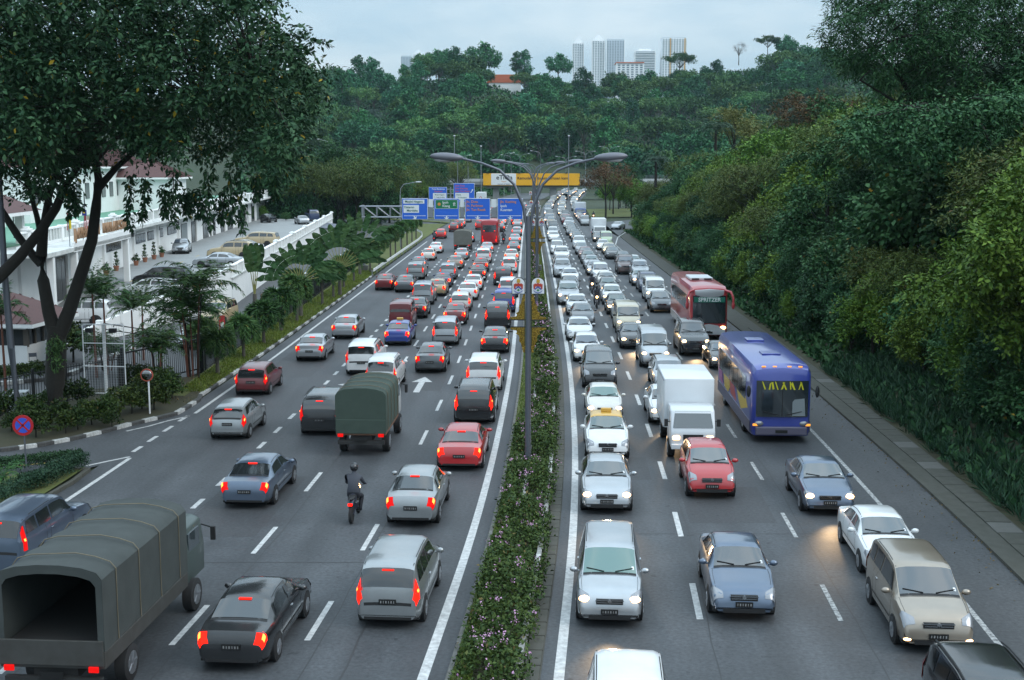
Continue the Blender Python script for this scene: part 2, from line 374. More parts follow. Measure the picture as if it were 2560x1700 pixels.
lane_line(roadL, L12, 40.2, period=2.95, ln=1.2, w=.18, y_near=37.5, y_far=96)
lane_line(roadL, L12, 96.5, period=3.5, ln=1.3, w=.2, y_near=96, y_far=150)
lane_line(roadR, R12, 30.0, period=7.05, w=.17); lane_line(roadR, R23, 29.9, m=M_PAINTW, w=.13)
joined(roadL, [f[1:] for f in far if f[0] is roadL], M_PAINT); joined(roadR, [f[1:] for f in far if f[0] is roadR], M_PAINT)
# side-road mouth: broken line, give-way triangle
for i in range(4):
    a = P(332 + 38.5 * i, 1130 - 25.5 * i); b_ = P(354 + 38.5 * i, 1116 - 25.5 * i)
    d = Vector((b_[0] - a[0], b_[1] - a[1], 0)); q = d.orthogonal() if False else Vector((-d.y, d.x, 0)).normalized() * .09
    MB().add([(a[0] + q.x, a[1] + q.y, .005), (b_[0] + q.x, b_[1] + q.y, .005), (b_[0] - q.x, b_[1] - q.y, .005), (a[0] - q.x, a[1] - q.y, .005)], [(0, 1, 2, 3)]).build('lane_marking', M_PAINT, roadL)
def stripe(parent, pts, w, m=M_PAINT, z=.005, name='edge_line'):
    b = MB(); L = []; Rr = []
    for i, p in enumerate(pts):
        d = Vector(pts[min(i + 1, len(pts) - 1)]) - Vector(pts[max(i - 1, 0)]); q = Vector((-d.y, d.x)).normalized() * w / 2
        L.append((p[0] + q.x, p[1] + q.y, z)); Rr.append((p[0] - q.x, p[1] - q.y, z))
    return b.ribbon(L, Rr).build(name, m, parent)
stripe(roadL, [P(325, 1142), P(270, 1153), P(215, 1165)], .14); stripe(roadL, [P(474, 1040), P(420, 1052), P(370, 1066), P(316, 1078)], .13)
stripe(side, [P(200, 1146), P(110, 1158), P(20, 1167)], .12, M_YELP)
stripe(roadR, [(RX(178) + RRE - .1, 178), (RX(196) + RRE + 1.5, 196), (RX(212) + RRE + 4, 212)], .16)
# arrows on the carriageway
def arrow(parent, px, straight=True):
    x, y = P(*px)
    if straight: pl = [(-.16, 0), (.16, 0), (.16, 3.0), (.55, 3.0), (0, 4.6), (-.55, 3.0), (-.16, 3.0)]
    else: pl = [(-.16, 0), (.16, 0), (.16, 1.5), (.02, 2.3), (-.75, 2.75), (-.75, 3.4), (-1.7, 2.5), (-.75, 1.75), (-.75, 2.3), (-.3, 1.9), (-.16, 1.3)]
    h = HEAD(y)
    vs = [(x + a * math.cos(h) + b * math.sin(h), y + b * math.cos(h) - a * math.sin(h), .0055) for a, b in pl]
    MB().add(vs, [tuple(range(len(vs)))]).build('lane_arrow', M_PAINT, parent)
arrow(roadL, (1040, 981)); arrow(roadL, (907, 984), False); arrow(roadL, (907 + 28, 984)); arrow(roadL, (985, 722), False)
# tar seams and patches
for par, off, y0, y1, w in ((roadL, L23 + .25, 12, 120, .03), (roadL, L34 + .3, 14, 70, .03), (roadL, L12 + .3, 20, 60, .03), (roadR, R12 + .22, 12, 90, .03), (roadR, R23 + .35, 12, 60, .03), (roadL, -1.9, 24, 44, .05)):
    f = lambda Y, o=off: o + .05 * math.sin(Y * .37 + o) + .02 * math.sin(Y * 1.7)
    dash(par, f, y0, y1, w, M_SEAM, .003, 'tar_seam')
for y in (34.5, 74.6, 88.0):
    dash(roadL, -7.2, y, y + .05, 13.5, M_SEAM, .0032, 'tar_seam'); 
dash(roadR, 8.5, 37.3, 37.35, 9, M_SEAM, .0032, 'tar_seam')
M_PATCH = asphalt('asphalt_patch', (.030, .031, .034), (.058, .061, .066))
for par, off, y0, y1, w in ((roadL, -8.0, 37.0, 44.5, 2.6), (roadL, -4.6, 62, 71, 2.4), (roadR, 8.3, 38.5, 43.0, 2.8), (roadR, 12.0, 52, 60, 2.2), (roadL, -1.7, 54, 57, 2.3), (roadR, 4.9, 44, 47.5, 2.2), (roadL, -12.2, 66, 78, 2.8)): dash(par, off, y0, y1, w, M_PATCH, .0026, 'asphalt_patch')
# --- kerbs: each painted block a part
def kerb_blocks(name, pts, step, h=.16, w=.22, painted=True, label=None, z=-.02, m=None):
    """row of kerb blocks along a polyline"""
    root = thing(name, label, 'kerb', (pts[0][0], pts[0][1], 0))
    P0 = Vector((pts[0][0], pts[0][1])); seg = []
    for a, b in zip(pts[:-1], pts[1:]):
        a, b = Vector(a), Vector(b); L = (b - a).length; n = max(1, round(L / step))
        for i in range(n): seg.append((a.lerp(b, i / n), a.lerp(b, (i + 1) / n)))
    for i, (a, b) in enumerate(seg):
        d = (b - a); L = d.length; ang = math.atan2(d.y, d.x); c = (a + b) / 2 - P0
        mm = (M_KW if i % 2 else M_KB) if painted else m
        hh = h + random.uniform(-.006, .006)
        k = MB().box((0, 0, hh / 2), (L - .012, w, hh)); o = k.build('kerb_block', mm, root, bevel=.02, loc=(c.x, c.y, z), rz=ang)
    return root
kl = [(RX(y) + LE - .95, y) for y in ys(60.5, 128, 3.0)]
kerb_blocks('kerb', list(KERB[2:11]), .95, .17, .24, label='black and white painted kerb curving round the side road corner')
kerb_blocks('kerb', [KERB[10]] + kl, 1.5, .15, .2, label='weathered black and white kerb along the grass verge')
kr = [(RX(y) + RK + .1, y) for y in ys(22, 196, 3)] + [(19.2, 208), (21.5, 219), (25, 228)]
kb = MB(); kb.ribbon([(x - .1, y, .1) for x, y in kr], [(x + .14, y, .1) for x, y in kr]); kb.ribbon([(x - .1, y, -.05) for x, y in kr], [(x - .1, y, .1) for x, y in kr])
tag(kb.build('kerb', M_CONCD), 'grey concrete kerb below the wooded bank', 'kerb')
# --- paved drain strip beside the right kerb: slabs
dr = MB().ribbon([(x + .14, y, .085) for x, y in kr], [(x + 1.5, y, .085) for x, y in kr]).build('drain_path', M_CONCD); dr['kind'] = 'structure'
ms = MB().box((0, 0, .02), (.8, 1.12, .04)).mesh('slab', [M_CONC], bevel=.012); ms2 = MB().box((0, 0, .02), (.8, 1.12, .04)).mesh('slab', [M_CONCD], bevel=.012)
y = 26.0
while y < 86:
    o = put('slab', random.choice([ms2, ms2, ms2, ms2, ms2, ms2, ms2, ms2, ms]), dr, (RX(y) + RK +   .1 + 1.0, y, .088 + random.uniform(0, .012)), -HEAD(y) + random.uniform(-.012, .012)); y += 1.16
# --- verge (grass), median (soil), bank
vg = MB(); va = [(RX(y) + LE - .86, y, .11) for y in ys(60, 240, 4)]; vb = [(-16.9 - .012 * (y - 60) * (y < 130) - (.84 if y >= 130 else 0), y, .12) for y in ys(60, 240, 4)]
vg.ribbon(vb, va); vgo = vg.build('grass_verge', M_GRASS); vgo['kind'] = 'structure'
corner = [KERB[0], KERB[1], KERB[2], KERB[4], KERB[6], KERB[8], KERB[10], (RX(60) + LE - .86, 60.2), (-16.9, 66), (-23.5, 59.5), (-45, 56)]
co = MB().add([(x - .05, y + .1, .115) for x, y in corner], [tuple(range(len(corner)))]).build('planting_strip', M_EARTH); co['kind'] = 'structure'
med = sheet('median_bed', .62, lambda Y: RLEo(Y) - .95, ys(8, 420, 4), .10, M_EARTH)
gl = sheet('median_grass', .66, lambda Y: .62 + (1.0 if Y > 54 else .5), ys(8, 300, 4), .112, M_GRASS)
gr_ = sheet('median_grass', lambda Y: RLEo(Y) - 1.75, lambda Y: RLEo(Y) - 1.0, ys(80, 300, 4), .113, M_GRASS)
# median kerbs: white painted planter edge on the oncoming side, low one on the other
def median_kerb(off, y0, y1, step, m, h, w, label, z=0.0):
    root = thing('planter_kerb', label, 'kerb', (RX(y0), y0, 0)); y = y0
    while y < y1:
        st = step if y < 75 else step * 4
        f = off(y + st / 2) if callable(off) else off
        MB().box((0, 0, h / 2), (w, st - .015, h)).build('kerb_block', random.choice(m), root, bevel=.02, loc=(RX(y + st / 2) + f - RX(y0), y + st / 2 - y0, z), rz=-HEAD(y)); y += st
    return root
M_KWD = mat('kerb_white_grimy', (.42, .42, .41), .8, noise=(6, (.10, .10, .09), .5)); M_KG = mat('kerb_grey', (.17, .17, .16), .85, noise=(5, (.06, .06, .05), .6))
median_kerb(lambda Y: RLEo(Y) - .92, 12, 330, 1.6, [M_KWD, M_KW, M_KWD], .32, .14, 'grimy white planter kerb along the flowering median, oncoming side')
median_kerb(.60, 12, 330, 1.6, [M_KG], .14, .12, 'low grey kerb of the median beside the outbound lanes')
median_kerb(1.45, 40, 62, 1.1, [M_KWD, M_KW], .3, .12, 'short white inner kerb hidden among the median shrubs', .09)
md = sheet('median_path', lambda Y: RLEo(Y) - .84, lambda Y: RLEo(Y) - .42, ys(8, 330, 4), .02, M_CONCD)
ms3 = MB().box((0, 0, .02), (.36, .86, .05)).mesh('slab', [M_CONCD], bevel=.01)
y = 22.0
while y < 58:
    put('slab', ms3, md, (RX(y) + RLEo(y) - .63, y, .025 + random.uniform(0, .012)), -HEAD(y)); y += .9
# --- wooded bank on the right
def bank_z(d, Y):
    """height of the bank at distance d right of the drain path"""
    k = 1.0 if Y < 170 else max(0.0, 1 - (Y - 170) / 45)
    return k * float(np.interp(d, [0, 1, 4, 12, 30, 80], [.08, .2, 1.3, 5.0, 9.5, 14]))
bk = MB(); yy = ys(6, 222, 6); dd = [0, .6, 1.5, 3, 5, 8, 12, 20, 35, 80]
grid = [[(RX(y) + RK + 1.56 + d, y, bank_z(d, y) - (.02 if d == 0 else 0) + random.uniform(0, .12) * (d > 1)) for d in dd] for y in yy]
bk.add([p for r in grid for p in r], [(i * len(dd) + j, i * len(dd) + j + 1, (i + 1) * len(dd) + j + 1, (i + 1) * len(dd) + j) for i in range(len(yy) - 1) for j in range(len(dd) - 1)])
bo = bk.build('embankment', M_EARTH); bo['kind'] = 'structure'
# --- far hills
_sx = [-800, 300, 650, 760, 900, 1000, 1060, 1150, 1250, 1350, 1450, 1550, 1650, 1750, 1800, 1900, 2000, 2100, 2300, 2560, 3400]
_sy = [170, 170, 178, 186, 178, 172, 158, 152, 160, 178, 200, 208, 204, 190, 182, 160, 128, 122, 115, 118, 130]
def hill_z(X, Y):
    px = CX + F * X / max(Y, 1); top = float(np.interp(px, _sx, _sy)); zc = 11.4 + (412 - top) * 820 / F - 17
    y0 = 500 + 40 * math.sin(X * .02); t = min(1.0, max(0.0, (Y - y0) / (820 - y0)))
    z = zc * (t * t * (3 - 2 * t) * .45 + t * .55) + 2.2 * math.sin(X * .045 + Y * .02) * t
    if Y > 820: z -= (Y - 820) * .1
    return z - .09
hb = MB(); XS = np.linspace(-520, 640, 90); YS = np.linspace(440, 1000, 46)
hb.add([(x, y, hill_z(x, y)) for y in YS for x in XS], [(j * 90 + i, j * 90 + i + 1, (j + 1) * 90 + i + 1, (j + 1) * 90 + i) for j in range(45) for i in range(89)])
ho = hb.build('hill', M_GND, smooth=80); ho['kind'] = 'structure'
# =================================================================== VEHICLES
M_GLASS = mat('car_glass', (.045, .060, .068), .07, spec=1.0, coat=1.0)
M_GLASSG = mat('car_glass_green', (.06, .14, .12), .08, spec=1.0, coat=1.0)
M_GLASSD = mat('car_glass_tinted', (.014, .017, .019), .07, spec=1.0, coat=.5); GLASSES = [M_GLASS, M_GLASS, mat('car_glass_dark', (.022, .027, .032), .07, spec=1.0, coat=1.0), mat('car_glass_teal', (.040, .075, .075), .07, spec=1.0, coat=1.0), mat('car_glass_blue', (.040, .056, .078), .07, spec=1.0, coat=1.0)]
M_TYRE = mat('tyre', (.014, .014, .015), .85); M_RIM = mat('alloy_rim', (.35, .36, .38), .35, .8)
M_DARK = mat('dark_trim', (.012, .012, .013), .6); M_CHROME = mat('chrome', (.6, .62, .64), .15, 1.0)
M_PLATE = mat('number_plate', (.01, .01, .01), .4)
M_HON = mat('headlight_lit', (.9, .85, .7), .2, emit=(1.0, .56, .22), estr=7.5, sampling='NONE')
M_HONF = mat('headlight_lit_far', (.9, .85, .7), .2, emit=(1.0, .60, .27), estr=7, sampling='NONE')
M_HOFF = mat('headlight_glass', (.26, .27, .29), .15, .4, coat=.6)
M_TON = mat('tail_light_lit', (.3, .004, .004), .5, spec=.1, emit=(1.0, .008, .006), estr=.75, sampling='NONE')
M_TONB = mat('brake_light_lit', (.3, .004, .004), .5, spec=.1, emit=(1.0, .016, .006), estr=2.2, sampling='NONE')
M_TCORE = mat('tail_bulb_lit', (.4, .05, .01), .4, spec=.1, emit=(1.0, .16, .025), estr=7.0, sampling='NONE')
M_TOFF = mat('tail_light_glass', (.22, .008, .008), .2, coat=.6)
M_AMBER = mat('indicator_glass', (.5, .15, .02), .2, emit=(1, .4, .05), estr=1.2, sampling='NONE')
M_TAXIY = mat('taxi_yellow', (.60, .36, .07), .35, coat=.5)
PAINT = {}
for n_, c_, me_, ro_ in (('white', (.72, .74, .75), 0, .35), ('silver', (.44, .46, .48), .75, .32), ('black', (.010, .011, .013), 0, .25), ('grey', (.10, .11, .12), .5, .32),
                         ('beige', (.34, .29, .235), .55, .3), ('cream', (.62, .56, .42), 0, .4), ('red', (.42, .018, .022), .0, .3), ('dark red', (.14, .010, .014), .2, .3),
                         ('blue', (.03, .06, .28), .2, .3), ('steel blue', (.115, .155, .22), .6, .3), ('dark blue', (.025, .04, .10), .3, .3), ('gold', (.42, .32, .18), .5, .33),
                         ('pale green', (.42, .52, .36), .2, .35), ('brown', (.09, .05, .045), .3, .35), ('pearl', (.66, .64, .59), .15, .3), ('tan', (.46, .36, .21), .0, .45), ('light grey', (.33, .35, .36), .6, .32)):
    PAINT[n_] = mat('paint_' + n_.replace(' ', '_'), c_, ro_, me_, coat=.8, noise=(2.2, tuple(q * .78 + .012 for q in c_), .8))

# profile: (y, z) of the centre line from tail to nose; keys: cowl, ws_top, roof_r, rw_bot (y), belt, W, top (roof half width / half width)
CARS = {
 'sedan': dict(W=1.71, belt=.96, top=.70, pr=[(-2.2, .55), (-2.18, .80), (-2.08, .96), (-1.58, 1.01), (-.9, 1.36), (-.35, 1.43), (.3, 1.41), (1.02, 1.0), (1.85, .84), (2.1, .70), (2.2, .48)], cowl=1.0, wt=.36, rr=-.95, rb=-1.55, wh=(-1.33, 1.36), wr=.30),
 'hatchback': dict(W=1.66, belt=1.0, top=.72, pr=[(-1.85, .5), (-1.83, .94), (-1.56, 1.36), (-1.1, 1.47), (-.3, 1.53), (.25, 1.50), (1.0, 1.04), (1.6, .88), (1.78, .72), (1.85, .46)], cowl=.98, wt=.32, rr=-1.52, rb=-1.80, wh=(-1.2, 1.22), wr=.29),
 'mpv': dict(W=1.72, belt=1.06, top=.76, pr=[(-2.2, .5), (-2.18, 1.02), (-1.98, 1.58), (-1.5, 1.70), (-.3, 1.72), (.45, 1.67), (1.3, 1.12), (1.95, .95), (2.14, .76), (2.2, .46)], cowl=1.27, wt=.5, rr=-1.95, rb=-2.165, wh=(-1.36, 1.38), wr=.31),
 'suv': dict(W=1.82, belt=1.17, top=.77, pr=[(-2.3, .6), (-2.28, 1.14), (-2.1, 1.66), (-1.65, 1.79), (-.3, 1.82), (.35, 1.76), (.98, 1.22), (1.9, 1.07), (2.22, .9), (2.3, .55)], cowl=.96, wt=.4, rr=-2.07, rb=-2.265, wh=(-1.38, 1.42), wr=.36),
 'wagon': dict(W=1.74, belt=.99, top=.73, pr=[(-2.25, .5), (-2.23, .95), (-1.9, 1.37), (-1.4, 1.47), (-.3, 1.49), (.3, 1.46), (1.05, 1.02), (1.9, .86), (2.15, .7), (2.25, .48)], cowl=1.03, wt=.36, rr=-1.86, rb=-2.19, wh=(-1.35, 1.38), wr=.31),
 'van': dict(W=1.69, belt=1.14, top=.86, pr=[(-2.15, .55), (-2.13, 1.1), (-2.05, 1.8), (-1.7, 1.91), (0, 1.94), (1.05, 1.88), (1.62, 1.16), (1.98, .98), (2.12, .78), (2.17, .46)], cowl=1.6, wt=1.1, rr=-2.06, rb=-2.12, wh=(-1.2, 1.3), wr=.31),
 'pickup': dict(W=1.78, belt=1.15, top=.76, pr=[(-2.5, .6), (-2.48, 1.12), (-2.3, 1.62), (-1.9, 1.70), (-.3, 1.76), (.3, 1.72), (.95, 1.18), (1.9, 1.06), (2.3, .88), (2.4, .55)], cowl=.93, wt=.36, rr=-2.27, rb=-2.465, wh=(-1.5, 1.5), wr=.36),
}
for c_ in CARS.values():
    p_ = c_['pr']; yy_ = []
    for a_, b_ in zip(p_[:-1], p_[1:]):
        n_ = max(1, int((b_[0] - a_[0]) / .16)); yy_ += [a_[0] + (b_[0] - a_[0]) * i / n_ for i in range(n_)]
    c_['st'] = yy_ + [p_[-1][0]]; c_['L2'] = p_[-1][0]; c_['H'] = max(z for _, z in p_)
def ctop(c, y):
    q = c['pr']; xs_ = [a for a, _ in q]; zs_ = [b for _, b in q]
    f = lambda t: float(np.interp(t, xs_, zs_))
    e = .09
    return .5 * f(y) + .25 * (f(y - e) + f(y + e)) if abs(y) < c['L2'] - .12 else f(y)
def section(c, y):
    W2, L2, H = c['W'] / 2, c['L2'], c['H']; t = ctop(c, y); bl = c['belt']
    k = min(1.0, abs(y) / L2); wb = W2 * (1 - .10 * k ** 5 - .06 * (k > .985))
    zb = min(bl, t - .05); g_ = min(1.0, max(0.0, (t - bl) / (H - bl))) ** .7
    wt = W2 * c['top']; low = .22 + .06 * (k > .93)
    L = lambda a, b: a + (b - a) * g_
    return [(.88 * wb, low), (.985 * wb, low + .1), (wb, min(.55, t - .15)), (.985 * wb, zb - .08), (.945 * wb, zb), (L(.87 * wb, wt), t - L(.02, .075)), (L(.55 * wb, wt * .80), t - L(.004, .015)), (0, t)]
def surf(c, y, u, off=0.0):
    """point on the body skin; u = -7..7 across (0 = roof centre line is 7)"""
    sg = 1 if u >= 0 else -1; u = abs(u); s = section(c, y); i = min(6, int(u)); f = u - i
    a, b = s[i], s[i + 1]; x = a[0] + (b[0] - a[0]) * f; z = a[1] + (b[1] - a[1]) * f
    return Vector((sg * x, y, z))
def skin(c, y, u, off):
    p = surf(c, y, u); e = .04; sg = 1 if u >= 0 else -1
    du = surf(c, y, sg * min(7, abs(u) + .25)) - surf(c, y, sg * max(0, abs(u) - .25)); dy = surf(c, y + e, u) - surf(c, y - e, u)
    n = du.cross(dy)
    if n.length < 1e-6: n = Vector((0, 0, 1))
    n.normalize()
    if n.dot(Vector((p.x * 1.2, .0, p.z - .5))) < 0: n = -n
    return p + n * off
def panel(c, ya, yb, us, off, ny=4):
    b = MB(); g_ = [[skin(c, ya(u) + (yb(u) - ya(u)) * j / ny, u, off) for u in us] for j in range(ny + 1)]
    nu = len(us)
    b.add([p for r in g_ for p in r], [(j * nu + i, j * nu + i + 1, (j + 1) * nu + i + 1, (j + 1) * nu + i) for j in range(ny) for i in range(nu - 1)])
    return b
US_TOP = [5.12, 5.6, 6.2, 7, -6.2, -5.6, -5.12]
def car_meshes(kind):
    c = CARS[kind]; L2 = c['L2']; W2 = c['W'] / 2; out_ = {}
    # body shell
    b = MB(); ring = []
    for y in c['st']:
        s = section(c, y); ring.append([(x, y, z) for x, z in s] + [(-x, y, z) for x, z in s[-2::-1]])
    n = len(ring[0]); vs = [p for r in ring for p in r]; fs = []
    for i in range(len(ring) - 1):
        for k in range(n):
            fs.append((i * n + k, i * n + (k + 1) % n, (i + 1) * n + (k + 1) % n, (i + 1) * n + k))
    fs += [tuple(range(n))[::-1], tuple(range((len(ring) - 1) * n, len(ring) * n))]
    b.add(vs, fs)
    out_['body'] = b
    C = lambda v: (lambda u: v)
    # windows follow the skin
    out_['windshield'] = panel(c, C(c['wt'] + .05), C(c['cowl'] - .03), US_TOP, .012, 5)
    out_['rear_window'] = panel(c, C(c['rb'] + (.04 if kind == 'sedan' else .01)), C(c['rr'] - .03), [u for u in US_TOP], .012, 4)
    y0 = c['rr'] - (.25 if kind == 'sedan' else -.12); y1 = c['wt'] + .30; mid = (y0 + y1) / 2 + .12
    def win(name, ya, yb, sl0, sl1):
        # upper edge shorter than the lower edge
        for sg, nm in ((1, '_a'), (-1, '_b')):
            us = [sg * u for u in (4.16, 4.5, 4.86)]
            f = lambda u: (abs(u) - 4.16) / .7
            out_[name + nm] = panel(c, lambda u: ya + sl0 * f(u), lambda u: yb - sl1 * f(u), us, .010, 4)
    win('front_door_window', mid + .05, y1 + .12, 0, .34)
    if kind in ('mpv', 'suv', 'van', 'wagon', 'pickup'):
        m2_ = (y0 + mid) / 2 - .1
        win('rear_door_window', m2_ + .05, mid - .04, 0, 0); win('quarter_window', y0, m2_ - .04, .10, 0)
    else: win('rear_door_window', y0, mid - .04, .22, 0)
    # dark sills, wheel arches and bumper slots
    d = MB()
    for wy in c['wh']:
        for sg in (1, -1):
            x = section(c, wy)[1][0] * sg
            d.tube([(x - sg * .25, wy, c['wr'] + .01), (x + sg * .018, wy, c['wr'] + .01)], c['wr'] + .055, 16)
    d.box((0, L2 - .02, .31), (c['W'] * .62, .09, .11)); d.box((c['W'] * .40, L2 - .06, .36), (.16, .09, .08)); d.box((-c['W'] * .40, L2 - .06, .36), (.16, .09, .08)); d.box((0, -L2 + .02, .30), (c['W'] * .7, .07, .07)); d.box((0, 0, .235), (c['W'] * .9, 2 * L2 * .92, .05))
    out_['lower_trim'] = d
    tr = MB()                                                        # door gaps, sill moulding, window gasket under the windscreen, wipers
    ymid = (c['rr'] + c['wt']) / 2 + .12
    for sg in (1, -1):
        us = [sg * u for u in (1.2, 2, 2.6, 3.2, 4.05)]
        for yy in (c['cowl'] - .22, ymid + .02, max(c['rr'] - .1, c['wh'][0] + .42)):
            q = panel(c, lambda u: yy - .009, lambda u: yy + .009, us, .004, 1); tr.add(q.v, q.f)
        q = panel(c, lambda u: c['wh'][0] + .4, lambda u: c['wh'][1] - .4, [sg * 1.7, sg * 1.84], .008, 6); tr.add(q.v, q.f)
        q = panel(c, lambda u: c['rr'] + .1, lambda u: c['wt'] - .02, [sg * 5.16, sg * 5.30], .006, 5); tr.add(q.v, q.f)
        a = skin(c, c['cowl'] - .04, sg * 6.7, .03); b2_ = skin(c, c['cowl'] - .16, sg * 5.5, .03); tr.bar(a, b2_, .018)
    q = panel(c, lambda u: c['cowl'] - .035, lambda u: c['cowl'] + .03, US_TOP, .006, 1); tr.add(q.v, q.f)
    q = panel(c, lambda u: c['cowl'] + .05, lambda u: c['cowl'] + .062, [4.7, 5.3, 6, 7, -6, -5.3, -4.7], .004, 1); tr.add(q.v, q.f)
    for sg in (1, -1):                                               # bonnet edges
        q = panel(c, lambda u: c['cowl'] + .06, lambda u: L2 - .3, [sg * 5.0, sg * 5.035], .004, 5); tr.add(q.v, q.f)
    out_['trim_lines'] = tr
    rf = panel(c, lambda u: c['rb'] - .03, lambda u: c['rb'] + .03, US_TOP, .006, 1); out_['rear_gasket'] = rf
    hz_ = ctop(c, L2 - .10) - .10
    gm = MB(); gm.box((0, L2 - .055, hz_ + .01), (c['W'] * .40, .10, .13), 0); gm.box((0, L2 - .012, hz_ + .055), (c['W'] * .42, .05, .022), 1); gm.box((0, L2 - .006, hz_ + .0), (c['W'] * .38, .05, .018), 1)
    gm.disc((0, L2 + .004, hz_ + .03), .05, .03, 12, 'Y', 1)
    out_['grille'] = gm
    for sg, nm in ((1, 'a'), (-1, 'b')):
        out_['headlight_' + nm] = panel(c, lambda u: L2 - .36 + .16 * max(0, abs(u) - 4.4), lambda u: L2 - .055, [sg * u for u in (3.05, 3.6, 4.2, 4.8, 5.3, 5.62)], .014, 4)
        out_['bulb_' + nm] = MB().ell((sg * W2 * .745, L2 - .125, hz_ + .045), (.15, .11, .09), 10, 6)
        if kind == 'sedan': tl = panel(c, lambda u: -L2 + .012, lambda u: -L2 + .17, [sg * u for u in (2.7, 3.2, 3.8, 4.4, 5.0, 5.45)], .014, 5)
        else: tl = panel(c, lambda u: -L2 + .012, lambda u: -L2 + (.20 if kind == 'hatchback' else .16), [sg * u for u in (2.5, 3.2, 3.8, 4.3, 4.8)], .014, 6)
        out_['tail_light_' + nm] = tl
        out_['tail_bulb_' + nm] = panel(c, lambda u: -L2 + .045, lambda u: -L2 + .11, [sg * u for u in ((3.3, 3.9, 4.5) if kind == 'sedan' else (3.0, 3.4, 3.75))], .024, 3)
        cy_ = c['cowl'] - .38; xx = section(c, cy_)[4][0]
        mr_ = MB().ell((sg * (xx + .13), cy_ + .02, c['belt'] + .05), (.115, .07, .075), 8, 6); mr_.box((sg * (xx + .02), cy_, c['belt'] + .01), (.12, .05, .03)); out_['mirror_' + nm] = mr_
    bl_ = ctop(c, c['rr'] - .06)
    out_['brake_light'] = MB().box((0, c['rr'] - .07, bl_ + .02), (.30, .06, .03))
    zr_ = .72 if kind != 'sedan' else .62
    for nm, yy, zz, s_ in (('number_plate_front', L2 + .022, .46, 1), ('number_plate_rear', -L2 - .012, zr_, -1)):
        b = MB().box((0, yy, zz), (.44, .02, .13), 0)
        for k_ in range(6): b.box((-.165 + k_ * .066, yy + s_ * .011, zz), (.030 - .012 * (k_ % 2), .006, .06), 1)
        out_[nm] = b
    a_ = skin(c, c['cowl'] - .20, -5.55, .018); out_['windshield_sticker'] = panel(c, lambda u: c['cowl'] - .22, lambda u: c['cowl'] - .13, [-5.35, -5.62], .016, 1)
    for sg, nm in ((1, 'a'), (-1, 'b')): out_['door_handle_' + nm] = MB().box((sg * (section(c, 0)[3][0] + .015), (c['rr'] + c['wt']) / 2 + .22, c['belt'] - .12), (.03, .15, .03))
    if kind in ('suv', 'wagon'):
        rk = MB()
        for sg in (1, -1):
            pts = [skin(c, y, sg * 5.35, .06) for y in np.linspace(c['rr'] + .25, c['wt'] - .1, 6)]; rk.tube(pts, .022, 6)
        out_['roof_rails'] = rk
    return out_
WHEEL_M = {}
def wheel_mesh(r):
    if r not in WHEEL_M:
        t = MB().tube([(-.10, 0, 0), (-.085, 0, 0), (.085, 0, 0), (.10, 0, 0)], [r - .03, r, r, r - .03], 18)
        m_ = MB().tube([(-.104, 0, 0), (.104, 0, 0)], r * .62, 14)
        for k in range(5):
            a = k * 2 * math.pi / 5; m_.box((.10, math.cos(a) * r * .34, math.sin(a) * r * .34), (.024, .05, r * .5), M=Matrix.Rotation(a - math.pi / 2, 3, 'X'))
        WHEEL_M[r] = (t.mesh('tyre', [M_TYRE], 40), m_.mesh('rim', [M_RIM], 40))
    return WHEEL_M[r]
DEFM = {'windshield': M_GLASS, 'rear_window': M_GLASS, 'front_door_window': M_GLASS, 'rear_door_window': M_GLASS, 'quarter_window': M_GLASS, 'lower_trim': M_DARK, 'number_plate_front': M_PLATE, 'number_plate_rear': M_PLATE, 'roof_rails': M_DARK, 'brake_light': M_TONB, 'windshield_sticker': M_WHITE, 'door_handle': M_CHROME}
PROTO = {}; SOLO = {}
def proto(kind):
    if kind not in PROTO:
        out_ = {}
        for k, b in car_meshes(kind).items():
            if k == 'grille': out_[k] = b.mesh('grille', [M_DARK, M_CHROME], 30)
            elif k.startswith('number'): out_[k] = b.mesh(k, [M_PLATE, mat('plate_grey', (.26, .26, .26), .5)])
            else: out_[k] = b.mesh(k, [DEFM.get(k[:-2] if k[-2:] in ('_a', '_b') else k, M_DARK)], 50 if k != 'body' else 38)
        PROTO[kind] = out_
    return PROTO[kind]
def solo(kind, lit_front, lit_rear):
    """far copies: one small mesh with the same outline"""
    key = (kind, lit_front, lit_rear)
    if key not in SOLO:
        M = car_meshes(kind); b = MB(); order = [('body', 0), ('windshield', 1), ('rear_window', 1), ('front_door_window_a', 1), ('front_door_window_b', 1), ('rear_door_window_a', 1), ('rear_door_window_b', 1), ('quarter_window_a', 1), ('quarter_window_b', 1), ('lower_trim', 2), ('headlight_a', 5), ('headlight_b', 5), ('bulb_a', 3), ('bulb_b', 3), ('tail_light_a', 4), ('tail_light_b', 4)]
        for k, mi in order:
            if k in M: b.add(M[k].v, M[k].f, mi)
        for wy in CARS[kind]['wh']:
            for sg in (1, -1): b.disc((sg * (CARS[kind]['W'] / 2 - .1), wy, CARS[kind]['wr']), CARS[kind]['wr'], .2, 10, 'X', 2)
        if lit_rear:
            b.add(M['brake_light'].v, M['brake_light'].f, 4)
            for q_ in 'ab': b.add(M['tail_bulb_' + q_].v, M['tail_bulb_' + q_].f, 6)
        SOLO[key] = b.mesh(kind, [M_DARK, M_GLASS, M_DARK, M_HONF if lit_front else M_HOFF, M_TONB if lit_rear else M_TOFF, M_HOFF, M_TCORE], 45)
    return SOLO[key]
def set_mat(o, m, slot=0):
    o.material_slots[slot].link = 'OBJECT'; o.material_slots[slot].material = m
ALL_CARS = []
PLURAL = {'suv': 'SUV', 'mpv': 'people carrier', 'pickup': 'canopied pickup'}
